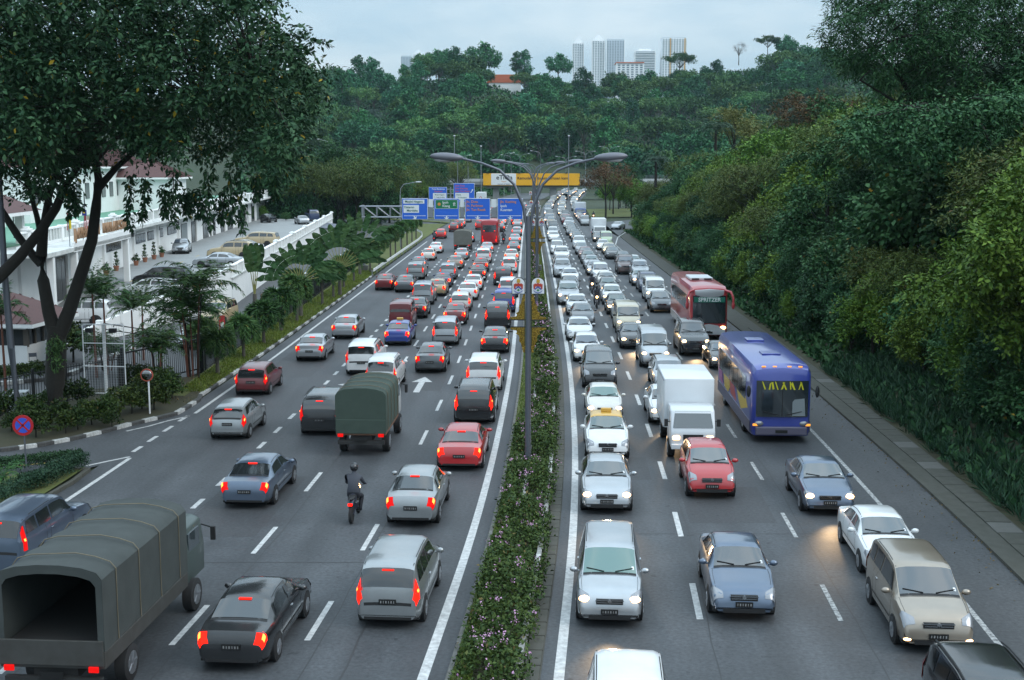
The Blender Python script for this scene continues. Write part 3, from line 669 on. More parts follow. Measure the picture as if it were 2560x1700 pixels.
def car(kind, paint, x, y, rz, front=False, rear=False, lod=0, z=0.0, lane=None, note='', brake=None, glass=None, label=None, group=None, roof=None):
    nm = {'suv': 'suv', 'mpv': 'people_carrier', 'pickup': 'pickup_truck', 'van': 'passenger_van', 'wagon': 'estate_car'}.get(kind, kind)
    rec = dict(kind=PLURAL.get(kind, kind), paint=paint, lane=lane, y=y, note=note, front=front, rear=rear, label=label)
    if lod == 2:
        o = put(nm, solo(kind, front, rear), None, (x, y, z), rz); set_mat(o, PAINT[paint])
    else:
        c = CARS[kind]; o = thing(nm, None, None, (x, y, z), rz)
        skip = set()
        if lod == 1: skip = {'number_plate_front', 'number_plate_rear', 'roof_rails', 'grille', 'headlight_a', 'headlight_b', 'trim_lines', 'windshield_sticker', 'door_handle_a', 'door_handle_b'} if not front and rear else {'number_plate_rear', 'brake_light', 'rear_gasket', 'tail_light_a', 'tail_light_b', 'door_handle_a', 'door_handle_b'}
        for k, me in proto(kind).items():
            if k in skip or (k.startswith('bulb') and not front) or (k.startswith('tail_bulb') and not rear): continue
            if k == 'brake_light' and not (brake if brake is not None else rear): continue
            pn = k[:-2] if k[-2:] in ('_a', '_b') else k.replace('_front', '').replace('_rear', '') if k.startswith('number') else k
            q = put(pn, me, o)
            if k == 'body' or k.startswith('mirror'): set_mat(q, PAINT[paint] if not (k.startswith('mirror') and paint in ('cream',)) else M_DARK)
            elif k.startswith('headlight'): set_mat(q, M_HOFF)
            elif k.startswith('bulb'): set_mat(q, M_HON)
            elif k.startswith('tail_light'): set_mat(q, (M_TONB if brake else M_TON) if rear else M_TOFF)
            elif k.startswith('tail_bulb'): set_mat(q, M_TCORE)
            elif k == 'windshield': set_mat(q, glass or random.choice(GLASSES))
            elif 'window' in k: set_mat(q, M_GLASSD)
        ty, ri = wheel_mesh(c['wr'])
        for wy in c['wh']:
            for sg in (1, -1):
                w = put('wheel', ty, o, (sg * (c['W'] / 2 - .085), wy, c['wr']), 0 if sg > 0 else math.pi)
                if lod == 0: put('rim', ri, w)
        if 'fog' in note:
            for sg in (1, -1): MB().ell((sg * c['W'] * .40, c['L2'] - .03, .37), (.10, .05, .045), 8, 6).build('fog_lamp', M_HON, o, 50)
        if roof is not None:
            pm = panel(c, lambda u: c['rr'] + .0, lambda u: c['wt'] + .02, [5.0, 5.3, 5.6, 6.2, 7, -6.2, -5.6, -5.3, -5.0], .022, 12); pm.build('roof_panel', roof, o, 50)
            sg_ = MB().box((0, -.1, CARS[kind]['H'] + .09), (.42, .16, .16)).build('taxi_sign', M_TAXIY, o, bevel=.03)
    o.scale = (random.uniform(.965, 1.035), random.uniform(.95, 1.05), random.uniform(.95, 1.07))
    o['category'] = {'suv': 'SUV', 'mpv': 'people carrier', 'pickup': 'pickup', 'van': 'van', 'wagon': 'estate car'}.get(kind, kind)
    if group: o['group'] = group
    rec['obj'] = o; ALL_CARS.append(rec)
    return o
def px_car(kind, paint, px, py, side, lane=None, **k):
    """car whose nearest bumper stands at a photograph pixel; side L: tail towards the viewer, R: nose towards the viewer"""
    x, y = P(px, py); h = HEAD(y); L2 = CARS[kind]['L2']
    lod = k.pop('lod', 0 if y < 72 else 1 if y < 150 else 2); yc = y + L2 * math.cos(h); xc = x + L2 * math.sin(h)
    if lane:                                                       # keep to the lane, allow some wander
        xl = RX(yc) + LANE[lane]; xc = xl + max(-.8, min(.8, xc - xl)) if abs(xc - xl) < 2.6 else xl
    rz = -h + (math.pi if side == 'R' else 0) + k.pop('turn', 0.0)
    return car(kind, paint, xc, yc, rz, lane=lane, lod=lod, **k)
# ------- traffic driving away (tail lights), read off the photograph
T = dict(rear=True)
B = dict(rear=True, brake=True)
for kind, paint, px, py, lane, kw in [
    ('sedan', 'silver', 1293, 569, 'L4', B), ('hatchback', 'silver', 1292, 590, 'L4', B), ('sedan', 'silver', 1287, 610, 'L4', B), ('sedan', 'grey', 1284, 632, 'L4', B),
    ('sedan', 'pearl', 1278, 656, 'L4', B), ('mpv', 'white', 1273, 684, 'L4', B), ('suv', 'black', 1258, 715, 'L4', B), ('mpv', 'white', 1270, 746, 'L4', B), ('mpv', 'blue', 1259, 783, 'L4', B), ('suv', 'black', 1243, 823, 'L4', B),
    ('sedan', 'black', 1236, 885, 'L4', B), ('suv', 'white', 1208, 981, 'L4', B), ('suv', 'black', 1184, 1063, 'L4', B), ('sedan', 'red', 1148, 1179, 'L4', B), ('sedan', 'light grey', 1026, 1322, 'L4', T), ('mpv', 'light grey', 968, 1578, 'L4', B),
    ('sedan', 'white', 1254, 562, 'L3', B), ('sedan', 'black', 1257, 580, 'L3', T), ('sedan', 'silver', 1217, 634, 'L3', B), ('suv', 'white', 1208, 659, 'L3', T), ('sedan', 'dark red', 1201, 681, 'L3', B), ('sedan', 'black', 1193, 703, 'L3', B),
    ('sedan', 'white', 1182, 727, 'L3', B), ('sedan', 'white', 1168, 752, 'L3', T), ('hatchback', 'pearl', 1150, 779, 'L3', B), ('sedan', 'dark red', 1136, 814, 'L3', B), ('mpv', 'silver', 1112, 866, 'L3', B), ('sedan', 'grey', 1074, 935, 'L3', T),
    ('sedan', 'silver', 1140, 566, 'L2', B), ('sedan', 'white', 1125, 606, 'L2', B), ('sedan', 'silver', 1156, 650, 'L2', T), ('sedan', 'beige', 1138, 673, 'L2', B), ('mpv', 'silver', 1127, 700, 'L2', T),
    ('sedan', 'dark blue', 1112, 721, 'L2', B), ('sedan', 'gold', 1094, 742, 'L2', B), ('pickup', 'silver', 1056, 764, 'L2', T), ('sedan', 'black', 1038, 798, 'L2', T), ('van', 'dark red', 1000, 828, 'L2', dict(rear=False)),
    ('suv', 'white', 903, 940, 'L2', T), ('suv', 'black', 798, 1092, 'L2', T), ('sedan', 'black', 582, 1680, 'L3', B),
    ('hatchback', 'red', 1097, 597, 'L1', T), ('sedan', 'pearl', 1092, 652, 'L1', B), ('sedan', 'white', 1106, 634, 'L1', B), ('sedan', 'steel blue', 1064, 676, 'L1', B), ('suv', 'light grey', 1038, 699, None, T), ('sedan', 'dark red', 959, 727, 'L1', T), ('sedan', 'grey', 1010, 732, None, T),
    ('sedan', 'silver', 860, 849, 'L1', T), ('hatchback', 'dark red', 628, 990, 'L1', T), ('hatchback', 'light grey', 570, 1101, 'L1', T), ('pickup', 'steel blue', -62, 1452, 'L1', T)]:
    px_car(kind, paint, px, py, 'L', lane, **kw)
px_car('mpv', 'white', 952, 984, 'L', None, rear=True, note='straddling the lane line')
px_car('sedan', 'silver', 773, 905, 'L', 'L1', rear=True, note='taxi'); px_car('sedan', 'steel blue', 612, 1274, 'L', 'L2', rear=True, note='taxi')
px_car('sedan', 'blue', 992, 866, 'L', 'L2', rear=True, brake=True, roof=PAINT['blue'], note='taxi with roof sign')
for lane, y0, y1 in (('L1', 214, 250), ('L2', 222, 330), ('L3', 232, 330), ('L4', 240, 330)):
    y = y0
    while y < y1:
        k_ = random.choice(['sedan', 'sedan', 'hatchback', 'mpv', 'suv']); car(k_, random.choice(['white', 'silver', 'black', 'grey', 'red', 'silver', 'gold', 'dark red', 'dark blue']), RX(y) + LANE[lane] + random.uniform(-.3, .3), y, -HEAD(y), rear=True, lod=2, lane=lane); y += random.uniform(7.5, 10.5)
# ------- oncoming traffic (headlights)
H1 = dict(front=True); H0 = dict(front=False)
for kind, paint, px, py, lane, kw in [
    ('mpv', 'silver', 1510, 1570, 'R1', dict(front=True, glass=M_GLASSG)), ('sedan', 'silver', 1517, 1290, 'R1', H1), ('sedan', 'pearl', 1512, 1056, 'R1', dict(front=True, glass=M_GLASSG)), ('mpv', 'black', 1500, 974, 'R1', H0),
    ('hatchback', 'white', 1468, 906, 'R1', H1), ('sedan', 'white', 1450, 855, 'R1', H0), ('sedan', 'grey', 1458, 817, 'R1', H0), ('hatchback', 'white', 1444, 790, 'R1', H0), ('suv', 'silver', 1421, 764, 'R1', H1),
    ('sedan', 'black', 1426, 734, 'R1', H0), ('sedan', 'white', 1426, 713, 'R1', H0), ('suv', 'silver', 1407, 695, 'R1', H0), ('sedan', 'beige', 1402, 672, 'R1', H0), ('suv', 'white', 1405, 657, 'R1', H0), ('mpv', 'white', 1393, 637, 'R1', H0), ('sedan', 'silver', 1393, 622, 'R1', H1), ('sedan', 'white', 1385, 604, 'R1', H0),
    ('sedan', 'steel blue', 1859, 1556, 'R2', H0), ('hatchback', 'red', 1779, 1248, 'R2', H0), ('wagon', 'silver', 1678, 983, 'R2', H0), ('van', 'silver', 1638, 921, 'R2', H1),
    ('sedan', 'black', 1587, 875, 'R2', H1), ('van', 'cream', 1572, 835, 'R2', H1), ('wagon', 'white', 1565, 811, 'R2', H0), ('sedan', 'black', 1546, 789, 'R2', H1), ('hatchback', 'white', 1532, 763, 'R2', H1), ('sedan', 'grey', 1523, 740, 'R2', H0),
    ('sedan', 'pearl', 1518, 721, 'R2', H0), ('mpv', 'white', 1503, 706, 'R2', H0), ('sedan', 'silver', 1489, 690, 'R2', H1), ('sedan', 'silver', 1480, 674, 'R2', H0), ('sedan', 'grey', 1472, 661, 'R2', H0), ('sedan', 'dark red', 1465, 649, 'R2', H1), ('hatchback', 'light grey', 1455, 637, 'R2', H0), ('mpv', 'white', 1449, 624, 'R2', H0),
    ('mpv', 'beige', 2345, 1640, 'R3', dict(front=False, note='fog lamps lit')), ('sedan', 'white', 2236, 1452, 'R3', H0), ('sedan', 'steel blue', 2076, 1294, 'R3', H1), ('sedan', 'black', 1815, 926, 'R3', H1), ('suv', 'black', 1717, 892, 'R3', H1), ('hatchback', 'grey', 1655, 783, 'R3', H0),
    ('van', 'white', 1640, 757, 'R3', H1), ('suv', 'dark blue', 1624, 733, 'R3', H0), ('sedan', 'silver', 1604, 716, 'R3', H1), ('suv', 'silver', 1603, 700, 'R3', H0), ('suv', 'brown', 1567, 687, 'R3', H0), ('sedan', 'white', 1590, 674, 'R3', H1), ('sedan', 'black', 1560, 660, 'R3', H0), ('sedan', 'black', 1534, 649, 'R3', H0), ('sedan', 'cream', 1525, 637, 'R3', H1), ('sedan', 'white', 1509, 626, 'R3', H1), ('van', 'pale green', 1517, 615, 'R3', H0), ('sedan', 'black', 1498, 606, 'R3', H1)]:
    px_car(kind, paint, px, py, 'R', lane, **kw)
px_car('sedan', 'white', 1519, 1154, 'R', 'R1', front=False, roof=M_TAXIY, note='taxi with yellow roof')
px_car('sedan', 'white', 1664, 1064, 'R', 'R2', front=True, note='half hidden by the box truck')
# the two cut off by the lower edge of the picture: placed by the rear edge of their roofs
rx_, ry_ = P(1552, 1613, 1.72); car('mpv', 'white', rx_, ry_ - 1.9, math.pi - HEAD(ry_), front=True, lane='R1', lod=0)
rx_, ry_ = P(2395, 1612, 1.62); car('suv', 'black', rx_ + .05, ry_ - 1.9, math.pi - HEAD(ry_), front=True, lane='R3', lod=0)
car('suv', 'silver', 25.8, 236, math.pi - .9, front=True, lod=2, lane=None, note='turning in from the slip road')
car('sedan', 'silver', 19.0, 222, math.pi - .35, lod=2, lane=None, note='waiting at the slip road line')
for lane, y0, y1 in (('R1', 196, 640), ('R2', 186, 640), ('R3', 236, 640)):
    y = y0
    while y < y1:
        k_ = random.choice(['sedan', 'sedan', 'sedan', 'hatchback', 'mpv', 'suv', 'van']); lit = random.random() < .55
        car(k_, random.choice(['white', 'silver', 'silver', 'white', 'black', 'grey', 'pearl', 'light grey', 'black', 'dark red', 'dark blue', 'gold', 'beige']), RX(y) + LANE[lane] + random.uniform(-.3, .3), y, math.pi - HEAD(y) + random.uniform(-.03, .03), front=lit, lod=2, lane=lane)
        y += random.uniform(6.6, 9.0) if y < 330 else random.uniform(8, 14)
# ------------------------------------------------------------------ trucks and buses (forward = +Y, origin on the ground under the middle)
M_BOXW = mat('truck_box_white', (.70, .73, .76), .45, coat=.2, noise=(1.2, (.58, .61, .63), .9))
M_CANVG = mat('green_canvas', (.050, .075, .060), .85, noise=(2.5, (.030, .048, .038), .8), bump=.5)
M_CANVA = mat('grey_canvas', (.058, .068, .066), .85, noise=(1.6, (.028, .034, .033), .9), bump=.8)
M_CHAS = mat('truck_chassis', (.02, .02, .02), .7); M_WOODT = mat('truck_side_brown', (.17, .085, .05), .7)
BIG = []
def place(o, lane, y, side, label, cat, half, xoff=0.0, x=None):
    o.location = ((RX(y) + LANE[lane] + xoff) if x is None else x, y, 0); o.rotation_euler = (0, 0, -HEAD(y) + (math.pi if side == 'R' else 0))
    tag(o, label, cat); BIG.append((lane, y, half, cat, label))
    ALL_CARS.append(dict(kind=cat, paint=label.split()[0], lane=lane, y=y, obj=o, label=label, big=half, note='', front=False, rear=False))
def wheels(o, W, ysl, r=.46, twin=False):
    ty, ri = wheel_mesh(r)
    for wy in ysl:
        for sg in (1, -1):
            w = put('wheel', ty, o, (sg * (W / 2 - .14), wy, r), 0 if sg > 0 else math.pi); w.scale = (1.35, 1, 1); put('rim', ri, w)
def canopy_sect(W, H0, H1, n=7):
    pts = [(-W / 2, H0), (-W / 2, H1 - .30)]
    for i in range(1, n): t = math.pi * (1 - i / n); pts.append((math.cos(t) * W / 2, H1 - .30 + .30 * math.sin(t) ** .8))
    return pts + [(W / 2, H1 - .30), (W / 2, H0)]
def canvas_truck(L, W, H, mcanv, mcab, mside, open_rear, lit=True):
    o = thing('canvas_truck', None, None); bedl = L - 1.75; y0 = -L / 2; y1 = y0 + bedl
    c = MB(); s = canopy_sect(W, 1.25 if open_rear else 1.0, H); n = len(s); nr = 9
    rows = []
    for j in range(nr):
        y = y0 + bedl * j / (nr - 1); sag = .07 if j % 2 else 0
        rows.append([(x * (1 - sag * .15), y, z - (sag if z > H - .3 else 0)) for x, z in s])
    c.add([p for r in rows for p in r], [(j * n + i, j * n + i + 1, (j + 1) * n + i + 1, (j + 1) * n + i) for j in range(nr - 1) for i in range(n - 1)])
    c.add(rows[-1], [tuple(range(n))])
    if not open_rear: c.add([(x, y - .012, z) for x, y, z in rows[0]], [tuple(range(n))])
    c.build('canvas_cover', mcanv, o, 40)
    rp2 = MB()
    for j in range(1, nr, 2):
        y = y0 + bedl * j / (nr - 1) + .12; rp2.tube([(x * 1.006, y + .05 * math.sin(x * 5), z + .012) for x, z in s], .014, 5)
    rp2.build('rope', mat('rope', (.16, .14, .10), .9), o)
    if open_rear:
        h = MB(); 
        fr = [(x, y0 - .01, z) for x, z in s]; fi = [(x * .88, y0 - .012, 1.25 + (z - 1.25) * .90) for x, z in s]; h.ribbon(fr, fi); h.build('canvas_hem', mcanv, o)
        MB().box((0, y0 + bedl * .45, 1.32), (W * .9, bedl * .85, .1)).build('load_floor', M_CHAS, o)
    bd = MB(); bd.box((0, (y0 + y1) / 2, 1.05), (W + (0 if open_rear else -.03), bedl, .38)); bd.build('load_bed', mside, o, bevel=.02)
    MB().box((0, y0 - .03, 1.22), (W * .98, .06, .55)).build('tailgate', mside if open_rear else mcanv, o, bevel=.01)
    ch = MB(); ch.box((0, 0, .72), (W * .42, L * .96, .26)); ch.box((0, y0 + .05, .58), (W * .92, .12, .16)); ch.build('chassis', M_CHAS, o)
    cb = MB(); cb.plate([(-W * .44, .75), (-W * .44, 1.55), (-W * .40, 2.15), (-W * .3, 2.25), (W * .3, 2.25), (W * .40, 2.15), (W * .44, 1.55), (W * .44, .75)], y1 + .1, L / 2); cab = cb.build('cab', mcab, o, 40, bevel=.06)
    MB().box((0, L / 2 + .004, 1.72), (W * .74, .03, .62)).build('windshield', M_GLASS, cab, bevel=.01)
    for sg in (1, -1):
        MB().box((sg * W * .425, y1 + .95, 1.78), (.06, .85, .5)).build('side_window', M_GLASS, cab)
        mq = MB().box((sg * W * .56, L / 2 - .1, 1.75), (.12, .08, .36)); mq.bar((sg * W * .42, L / 2 - .08, 1.98), (sg * W * .56, L / 2 - .1, 1.9), .03); mq.build('mirror', M_DARK, cab)
        MB().box((sg * W * .36, L / 2 + .02, .95), (.26, .05, .16)).build('headlight', M_HOFF, cab, bevel=.02)
        MB().box((sg * W * .40, y0 - .075, .88), (.22, .05, .13)).build('tail_light', M_TON if lit else M_TOFF, o, bevel=.015)
    MB().box((0, y0 - .07, .72), (.5, .02, .16)).build('number_plate', M_PLATE, o)
    wheels(o, W, (y0 + bedl * .28, L / 2 - 1.1), .42)
    return o
o = canvas_truck(7.0, 2.3, 3.12, M_CANVA, mat('cab_grey_green', (.05, .07, .065), .5, coat=.3), mat('truck_bed_grey', (.06, .062, .06), .75, noise=(2.5, (.03, .028, .024), .7)), True)
place(o, 'L2', 28.4, 'L', 'large grey canvas-covered truck with an open dark rear', 'truck', 3.5, .35)
o = canvas_truck(5.6, 2.0, 2.75, M_CANVG, mat('cab_white', (.6, .62, .62), .4, coat=.4), M_WOODT, False)
place(o, 'L3', 50.4, 'L', 'dark green canvas truck with closed rear and reddish bed', 'truck', 2.8, -.5)
o = canvas_truck(6.0, 2.25, 2.85, mat('dusty_canvas', (.16, .165, .15), .85, noise=(2, (.1, .1, .09), .8)), mat('cab_white', (.6, .62, .62), .4), M_WOODT, False)
place(o, 'L2', 166, 'L', 'grey tarpaulin truck queuing beside the red coach', 'truck', 3.0, .2)
def box_truck(L, W, H, cabw, mcab, mbox, logo=False, front=True):
    o = thing('box_truck', None, None); y0 = -L / 2; cabL = 1.75; bl = L - cabL
    bx = MB().box((0, y0 + bl / 2, (H + .95) / 2), (W, bl, H - .95)).build('cargo_box', mbox, o, 30, bevel=.06)
    rim = MB()
    for sg in (1, -1): rim.box((sg * (W / 2 + .004), y0 + bl / 2, 1.0), (.03, bl * .99, .06)); rim.box((sg * (W / 2 + .004), y0 + bl / 2, H - .08), (.03, bl * .97, .05))
    rim.build('trim_rail', M_STEEL, bx)
    for sg in (-.25, .25): MB().box((W * sg, y0 - .012, (H + .95) / 2), (W * .47, .03, H - 1.1)).build('rear_door', mbox, bx, bevel=.01)
    w = cabw
    cb = MB(); pr = [(y0 + bl + .05, .55), (y0 + bl + .05, 2.0), (L / 2 - .75, 2.05), (L / 2 - .35, 1.95), (L / 2 - .05, 1.25), (L / 2, 1.1), (L / 2, .5)]
    n = len(pr); vs = [(-w / 2, y, z) for y, z in pr] + [(w / 2, y, z) for y, z in pr]
    cb.add(vs, [tuple(range(n)), tuple(range(n, 2 * n))[::-1]] + [(i, (i + 1) % n, n + (i + 1) % n, n + i) for i in range(n)]); cab = cb.build('cab', mcab, o, 40, bevel=.07)
    a, b = Vector((0, L / 2 - .345, 1.90)), Vector((0, L / 2 - .06, 1.30)); d = b - a; nrm = Vector((0, -d.z, d.y)).normalized()
    if nrm.z < 0: nrm = -nrm
    ws = MB(); q = [a + nrm * .012, b + nrm * .012]; ws.add([q[0] + Vector((-w * .40, 0, 0)), q[0] + Vector((w * .40, 0, 0)), q[1] + Vector((w * .45, 0, 0)), q[1] + Vector((-w * .45, 0, 0))], [(0, 1, 2, 3)]); ws.build('windshield', M_GLASS, cab)
    for sg in (1, -1):
        MB().box((sg * (w / 2 + .002), L / 2 - .95, 1.62), (.02, .8, .45)).build('side_window', M_GLASS, cab)
        mq = MB().box((sg * (w / 2 + .16), L / 2 - .35, 1.45), (.14, .08, .28)); mq.bar((sg * (w / 2 - .02), L / 2 - .36, 1.5), (sg * (w / 2 + .14), L / 2 - .35, 1.5), .03); mq.build('mirror', M_DARK, cab)
        MB().box((sg * w * .38, L / 2 + .01, .92), (.26, .05, .15)).build('headlight', M_HON if front else M_HOFF, cab, bevel=.02)
        MB().box((sg * W * .42, y0 - .03, .8), (.18, .05, .12)).build('tail_light', M_TOFF if front else M_TON, o)
    MB().box((0, L / 2 + .008, .95), (w * .45, .04, .2)).build('grille', M_DARK, cab); MB().box((0, L / 2 + .03, .58), (w * .98, .12, .2)).build('bumper', mcab, cab, bevel=.03)
    MB().box((0, L / 2 + .1, .58), (.46, .02, .12)).build('number_plate', M_PLATE, cab)
    MB().box((0, 0, .7), (W * .4, L * .9, .25)).build('chassis', M_CHAS, o)
    if logo:
        MB().disc((0, y0 - .04, 2.25), .38, .02, 20, 'Y').build('round_emblem', mat('logo_red', (.5, .03, .03), .5), bx)
        MB().disc((0, y0 - .052, 2.25), .22, .02, 18, 'Y').build('round_emblem', mbox, bx)
    wheels(o, max(W * .92, w), (y0 + bl * .3, L / 2 - .85), .37)
    return o
M_CABS = mat('cab_silver_white', (.60, .63, .66), .4, coat=.5)
x_, y_ = P(1735, 1153); o = box_truck(5.4, 2.0, 2.95, 1.72, M_CABS, M_BOXW, front=True); place(o, 'R2', y_ + 2.7, 'R', 'white box truck with tall plain cargo box behind the red hatchback', 'truck', 2.7, x=x_ + .05)
x_, y_ = P(1492, 598); o = box_truck(6.4, 2.2, 3.1, 1.9, mat('cab_white', (.6, .62, .62), .4), M_BOXW, front=False); place(o, 'R3', y_ + 3, 'R', 'pale grey box truck far back among the oncoming cars', 'truck', 3.2, .2)
x_, y_ = P(1455, 545); o = box_truck(7, 2.4, 3.3, 2.2, mat('cab_blue', (.05, .1, .3), .4), M_BOXW, front=True); place(o, 'R3', y_ + 3, 'R', 'white and blue lorry far back in the oncoming queue', 'truck', 3.5, .1)
o = box_truck(8, 2.5, 3.8, 2.3, mat('cab_white', (.6, .62, .62), .4), M_BOXW, logo=True, front=False); place(o, 'L1', 352, 'L', 'white box lorry with a round red emblem under the bridge', 'truck', 4, -2.5)

M_BUSG = mat('bus_glass', (.020, .028, .034), .07, spec=1.0, coat=.8)
def bus(L, W, H, m_body, m_low, m_roof, tag_name, front_to_cam=True, lamp=True):
    o = thing(tag_name, None, None)
    sec = lambda y: None
    # shell: rounded box lofted nose to tail
    b = MB(); st = [(-L / 2, .55, .9), (-L / 2 + .08, .93, .97), (-L / 2 + .35, 1, 1), (0, 1, 1), (L / 2 - .8, 1, 1), (L / 2 - .35, .985, .985), (L / 2 - .1, .94, .95), (L / 2, .86, .88)]
    ring = []
    for y, kw, kh in st:
        kw = max(kw, .86); w = W / 2 * kw; h = .35 + (H - .35) * kh
        ring.append([(w * .96, y, .32), (w, y, .6), (w, y, h - .5), (w * .985, y, h - .28), (w * .90, y, h - .07), (w * .6, y, h), (0, y, h + .03), (-w * .6, y, h), (-w * .90, y, h - .07), (-w * .985, y, h - .28), (-w, y, h - .5), (-w, y, .6), (-w * .96, y, .32)])
    n = 13; b.add([p for r in ring for p in r], [(i * n + k, i * n + (k + 1) % n, (i + 1) * n + (k + 1) % n, (i + 1) * n + k) for i in range(len(ring) - 1) for k in range(n)] + [tuple(range(n))[::-1], tuple(range((len(ring) - 1) * n, len(ring) * n))])
    body = b.build('body', m_body, o, 38)
    # lower skirt
    sk = MB()
    for sg in (1, -1): sk.box((sg * (W / 2 + .003), 0, .62), (.02, L * .93, .5))
    sk.build('side_skirt', m_low, o, bevel=.008)
    for sg in (1, -1):
        nW = 7; wl = (L - 2.4) / nW
        for i in range(nW): MB().box((sg * (W / 2 + .006), -L / 2 + .8 + wl * (i + .5), H - 1.22), (.02, wl - .07, 1.0)).build('side_window', M_BUSG, o)
    wheels(o, W, (-L / 2 + 2.6, L / 2 - 2.4), .48)
    MB().box((0, -L / 2 - .002, H * .66), (W * .78, .04, 1.0)).build('rear_window', M_BUSG, o, bevel=.01)
    for sg in (1, -1):
        MB().box((sg * W * .40, -L / 2 - .01, 1.15), (.16, .06, .42)).build('tail_light', M_TON if not front_to_cam else M_TOFF, o, bevel=.02)
        MB().ell((sg * W * .37, L / 2 - .02, .82), (.20, .10, .12), 10, 6).build('headlight', M_HON if (front_to_cam and lamp) else M_HOFF, o, 50)
    ws = MB(); wz0, wz1 = 1.12, H - .62; nn = 6
    ws_pts = [[(x * W * .43, L / 2 + .02 + .06 * (1 - abs(x) ** 3), wz0 + (wz1 - wz0) * j / 4) for x in np.linspace(-1, 1, nn * 2 + 1)] for j in range(5)]
    k = nn * 2 + 1; ws.add([p for r in ws_pts for p in r], [(j * k + i, j * k + i + 1, (j + 1) * k + i + 1, (j + 1) * k + i) for j in range(4) for i in range(k - 1)]); ws.build('windshield', M_BUSG, o, 60)
    MB().box((0, L / 2 + .005, .52), (W * .86, .12, .36)).build('bumper', m_low, o, bevel=.05)
    MB().box((0, L / 2 + .07, .5), (.5, .02, .13)).build('number_plate', M_PLATE, o)
    return o
# red coach with the green banner
M_RED = mat('coach_red', (.42, .03, .04), .32, coat=.8); M_SILV = mat('coach_silver', (.50, .51, .53), .35, .3, coat=.5)
x_, y_ = P(1765, 850); L_ = 11.5
o = bus(L_, 2.5, 3.55, M_RED, M_SILV, None, 'coach')
place(o, 'R3', y_ + L_ / 2, 'R', 'red coach with white roof visor and green windscreen banner', 'bus', L_ / 2, x=x_ + .25)
vz = MB(); vz.plate([(-.92, 2.98), (-.55, 2.86), (0, 2.82), (.55, 2.86), (.92, 2.98), (.95, 3.28), (0, 3.36), (-.95, 3.28)], L_ / 2 - .14, L_ / 2 + .10); vz.build('roof_visor', M_SILV, o, 40, bevel=.02)
ac = MB(); ac.box((0, .6, 3.66), (1.55, 2.6, .2)); aco = ac.build('air_conditioner', mat('ac_white', (.62, .64, .65), .5), o, bevel=.05)
for sg in (1, -1): MB().box((sg * .42, 1.895, 3.66), (.5, .03, .11)).build('vent', M_DARK, aco)
bn = MB().box((0, L_ / 2 + .085, 2.66), (2.0, .03, .34)).build('banner', mat('banner_green', (.005, .14, .09), .5), o, bevel=.01)
lettering('banner_lettering', 'SPRITZER', .36, bn, (0, L_ / 2 + .108, 2.66), M_WHITE, (R(90), 0, R(180)), extrude=.006, xscale=.98)
for sg in (1, -1):
    MB().tube([(sg * 1.05, L_ / 2 - .1, 3.25), (sg * 1.36, L_ / 2 + .25, 3.18), (sg * 1.50, L_ / 2 + .42, 2.8), (sg * 1.50, L_ / 2 + .42, 2.45)], [.09, .085, .08, .07], 8).build('mirror_arm', M_RED, o, 50)
    MB().ell((sg * 1.50, L_ / 2 + .42, 2.35), (.11, .09, .28), 10, 6).build('mirror', M_RED, o, 50)
MB().plate([(-1.08, .42), (1.08, .42), (1.08, .62), (.6, .95), (0, 1.06), (-.6, .95), (-1.08, .62)], L_ / 2 + .0, L_ / 2 + .06).build('front_panel', M_SILV, o, bevel=.015)
for sg in (-1, 1): MB().bar((sg * .1, L_ / 2 + .1, 1.16), (sg * .75, L_ / 2 + .08, 1.24), .03).build('wiper', M_DARK, o)
# blue bus in full livery
M_BLUE = mat('bus_blue', (.038, .058, .30), .3, coat=.8); M_BLUED = mat('bus_navy', (.03, .035, .12), .4, coat=.5)
x_, y_ = P(1952, 1108); L_ = 10.8
o = bus(L_, 2.48, 3.25, M_BLUE, mat('bus_skirt_grey', (.13, .12, .17), .4, .2), None, 'city_bus', lamp=False)
place(o, 'R3', y_ + L_ / 2, 'R', 'blue bus with yellow and red swirls along its side', 'bus', L_ / 2, x=x_ + .18)
liv = [((.62, .42, .02), [(2.6, .9), (4.4, 1.3), (3.4, 1.9), (2.2, 1.6), (1.0, 1.75), (1.8, 1.2)]), ((.42, .04, .04), [(-.6, 1.0), (1.2, .95), (.2, 1.7), (-1.2, 1.75)]), ((.55, .36, .03), [(-2.6, .95), (-1.4, .9), (-.6, 1.35), (-1.6, 1.7), (-3.2, 1.75)]), ((.28, .05, .22), [(-4.6, 1.0), (-3.2, .95), (-3.6, 1.6), (-4.8, 1.7)])]
for col_, pl in liv:
    for sg in (1, -1):
        q = MB(); n = len(pl); X = sg * (2.48 / 2 + .006); q.add([(X, y, z) for y, z in pl] + [(X + sg * .006, y, z) for y, z in pl], [tuple(range(n)), tuple(range(n, 2 * n))[::-1]] + [(i, (i + 1) % n, n + (i + 1) % n, n + i) for i in range(n)])
        q.build('livery_swirl', mat('livery_%d' % int(col_[0] * 100 + col_[2] * 10), col_, .4, coat=.4), o)
for i in range(10):
    x0 = -.86 + i * .172; q_ = (.10, -.08, .12, .02, .13, -.09, .11, .06, -.04, .12)[i]; w_ = (.06, .05, .07, .05, .06, .08, .05, .07, .06, .05)[i]; MB().plate([(x0, 2.26 + .03 * (i % 2)), (x0 + w_, 2.26), (x0 + w_ + q_, 2.60 - .05 * (i % 3)), (x0 + q_, 2.58)], L_ / 2 + .085, L_ / 2 + .10).build('yellow_lettering', mat('livery_yellow', (.6, .55, .02), .5), o)
for sx_ in (-.75, -.3, .3, .75): MB().box((sx_, L_ / 2 - .22, 3.17), (.16, .08, .05)).build('marker_light', M_AMBER, o, bevel=.01)
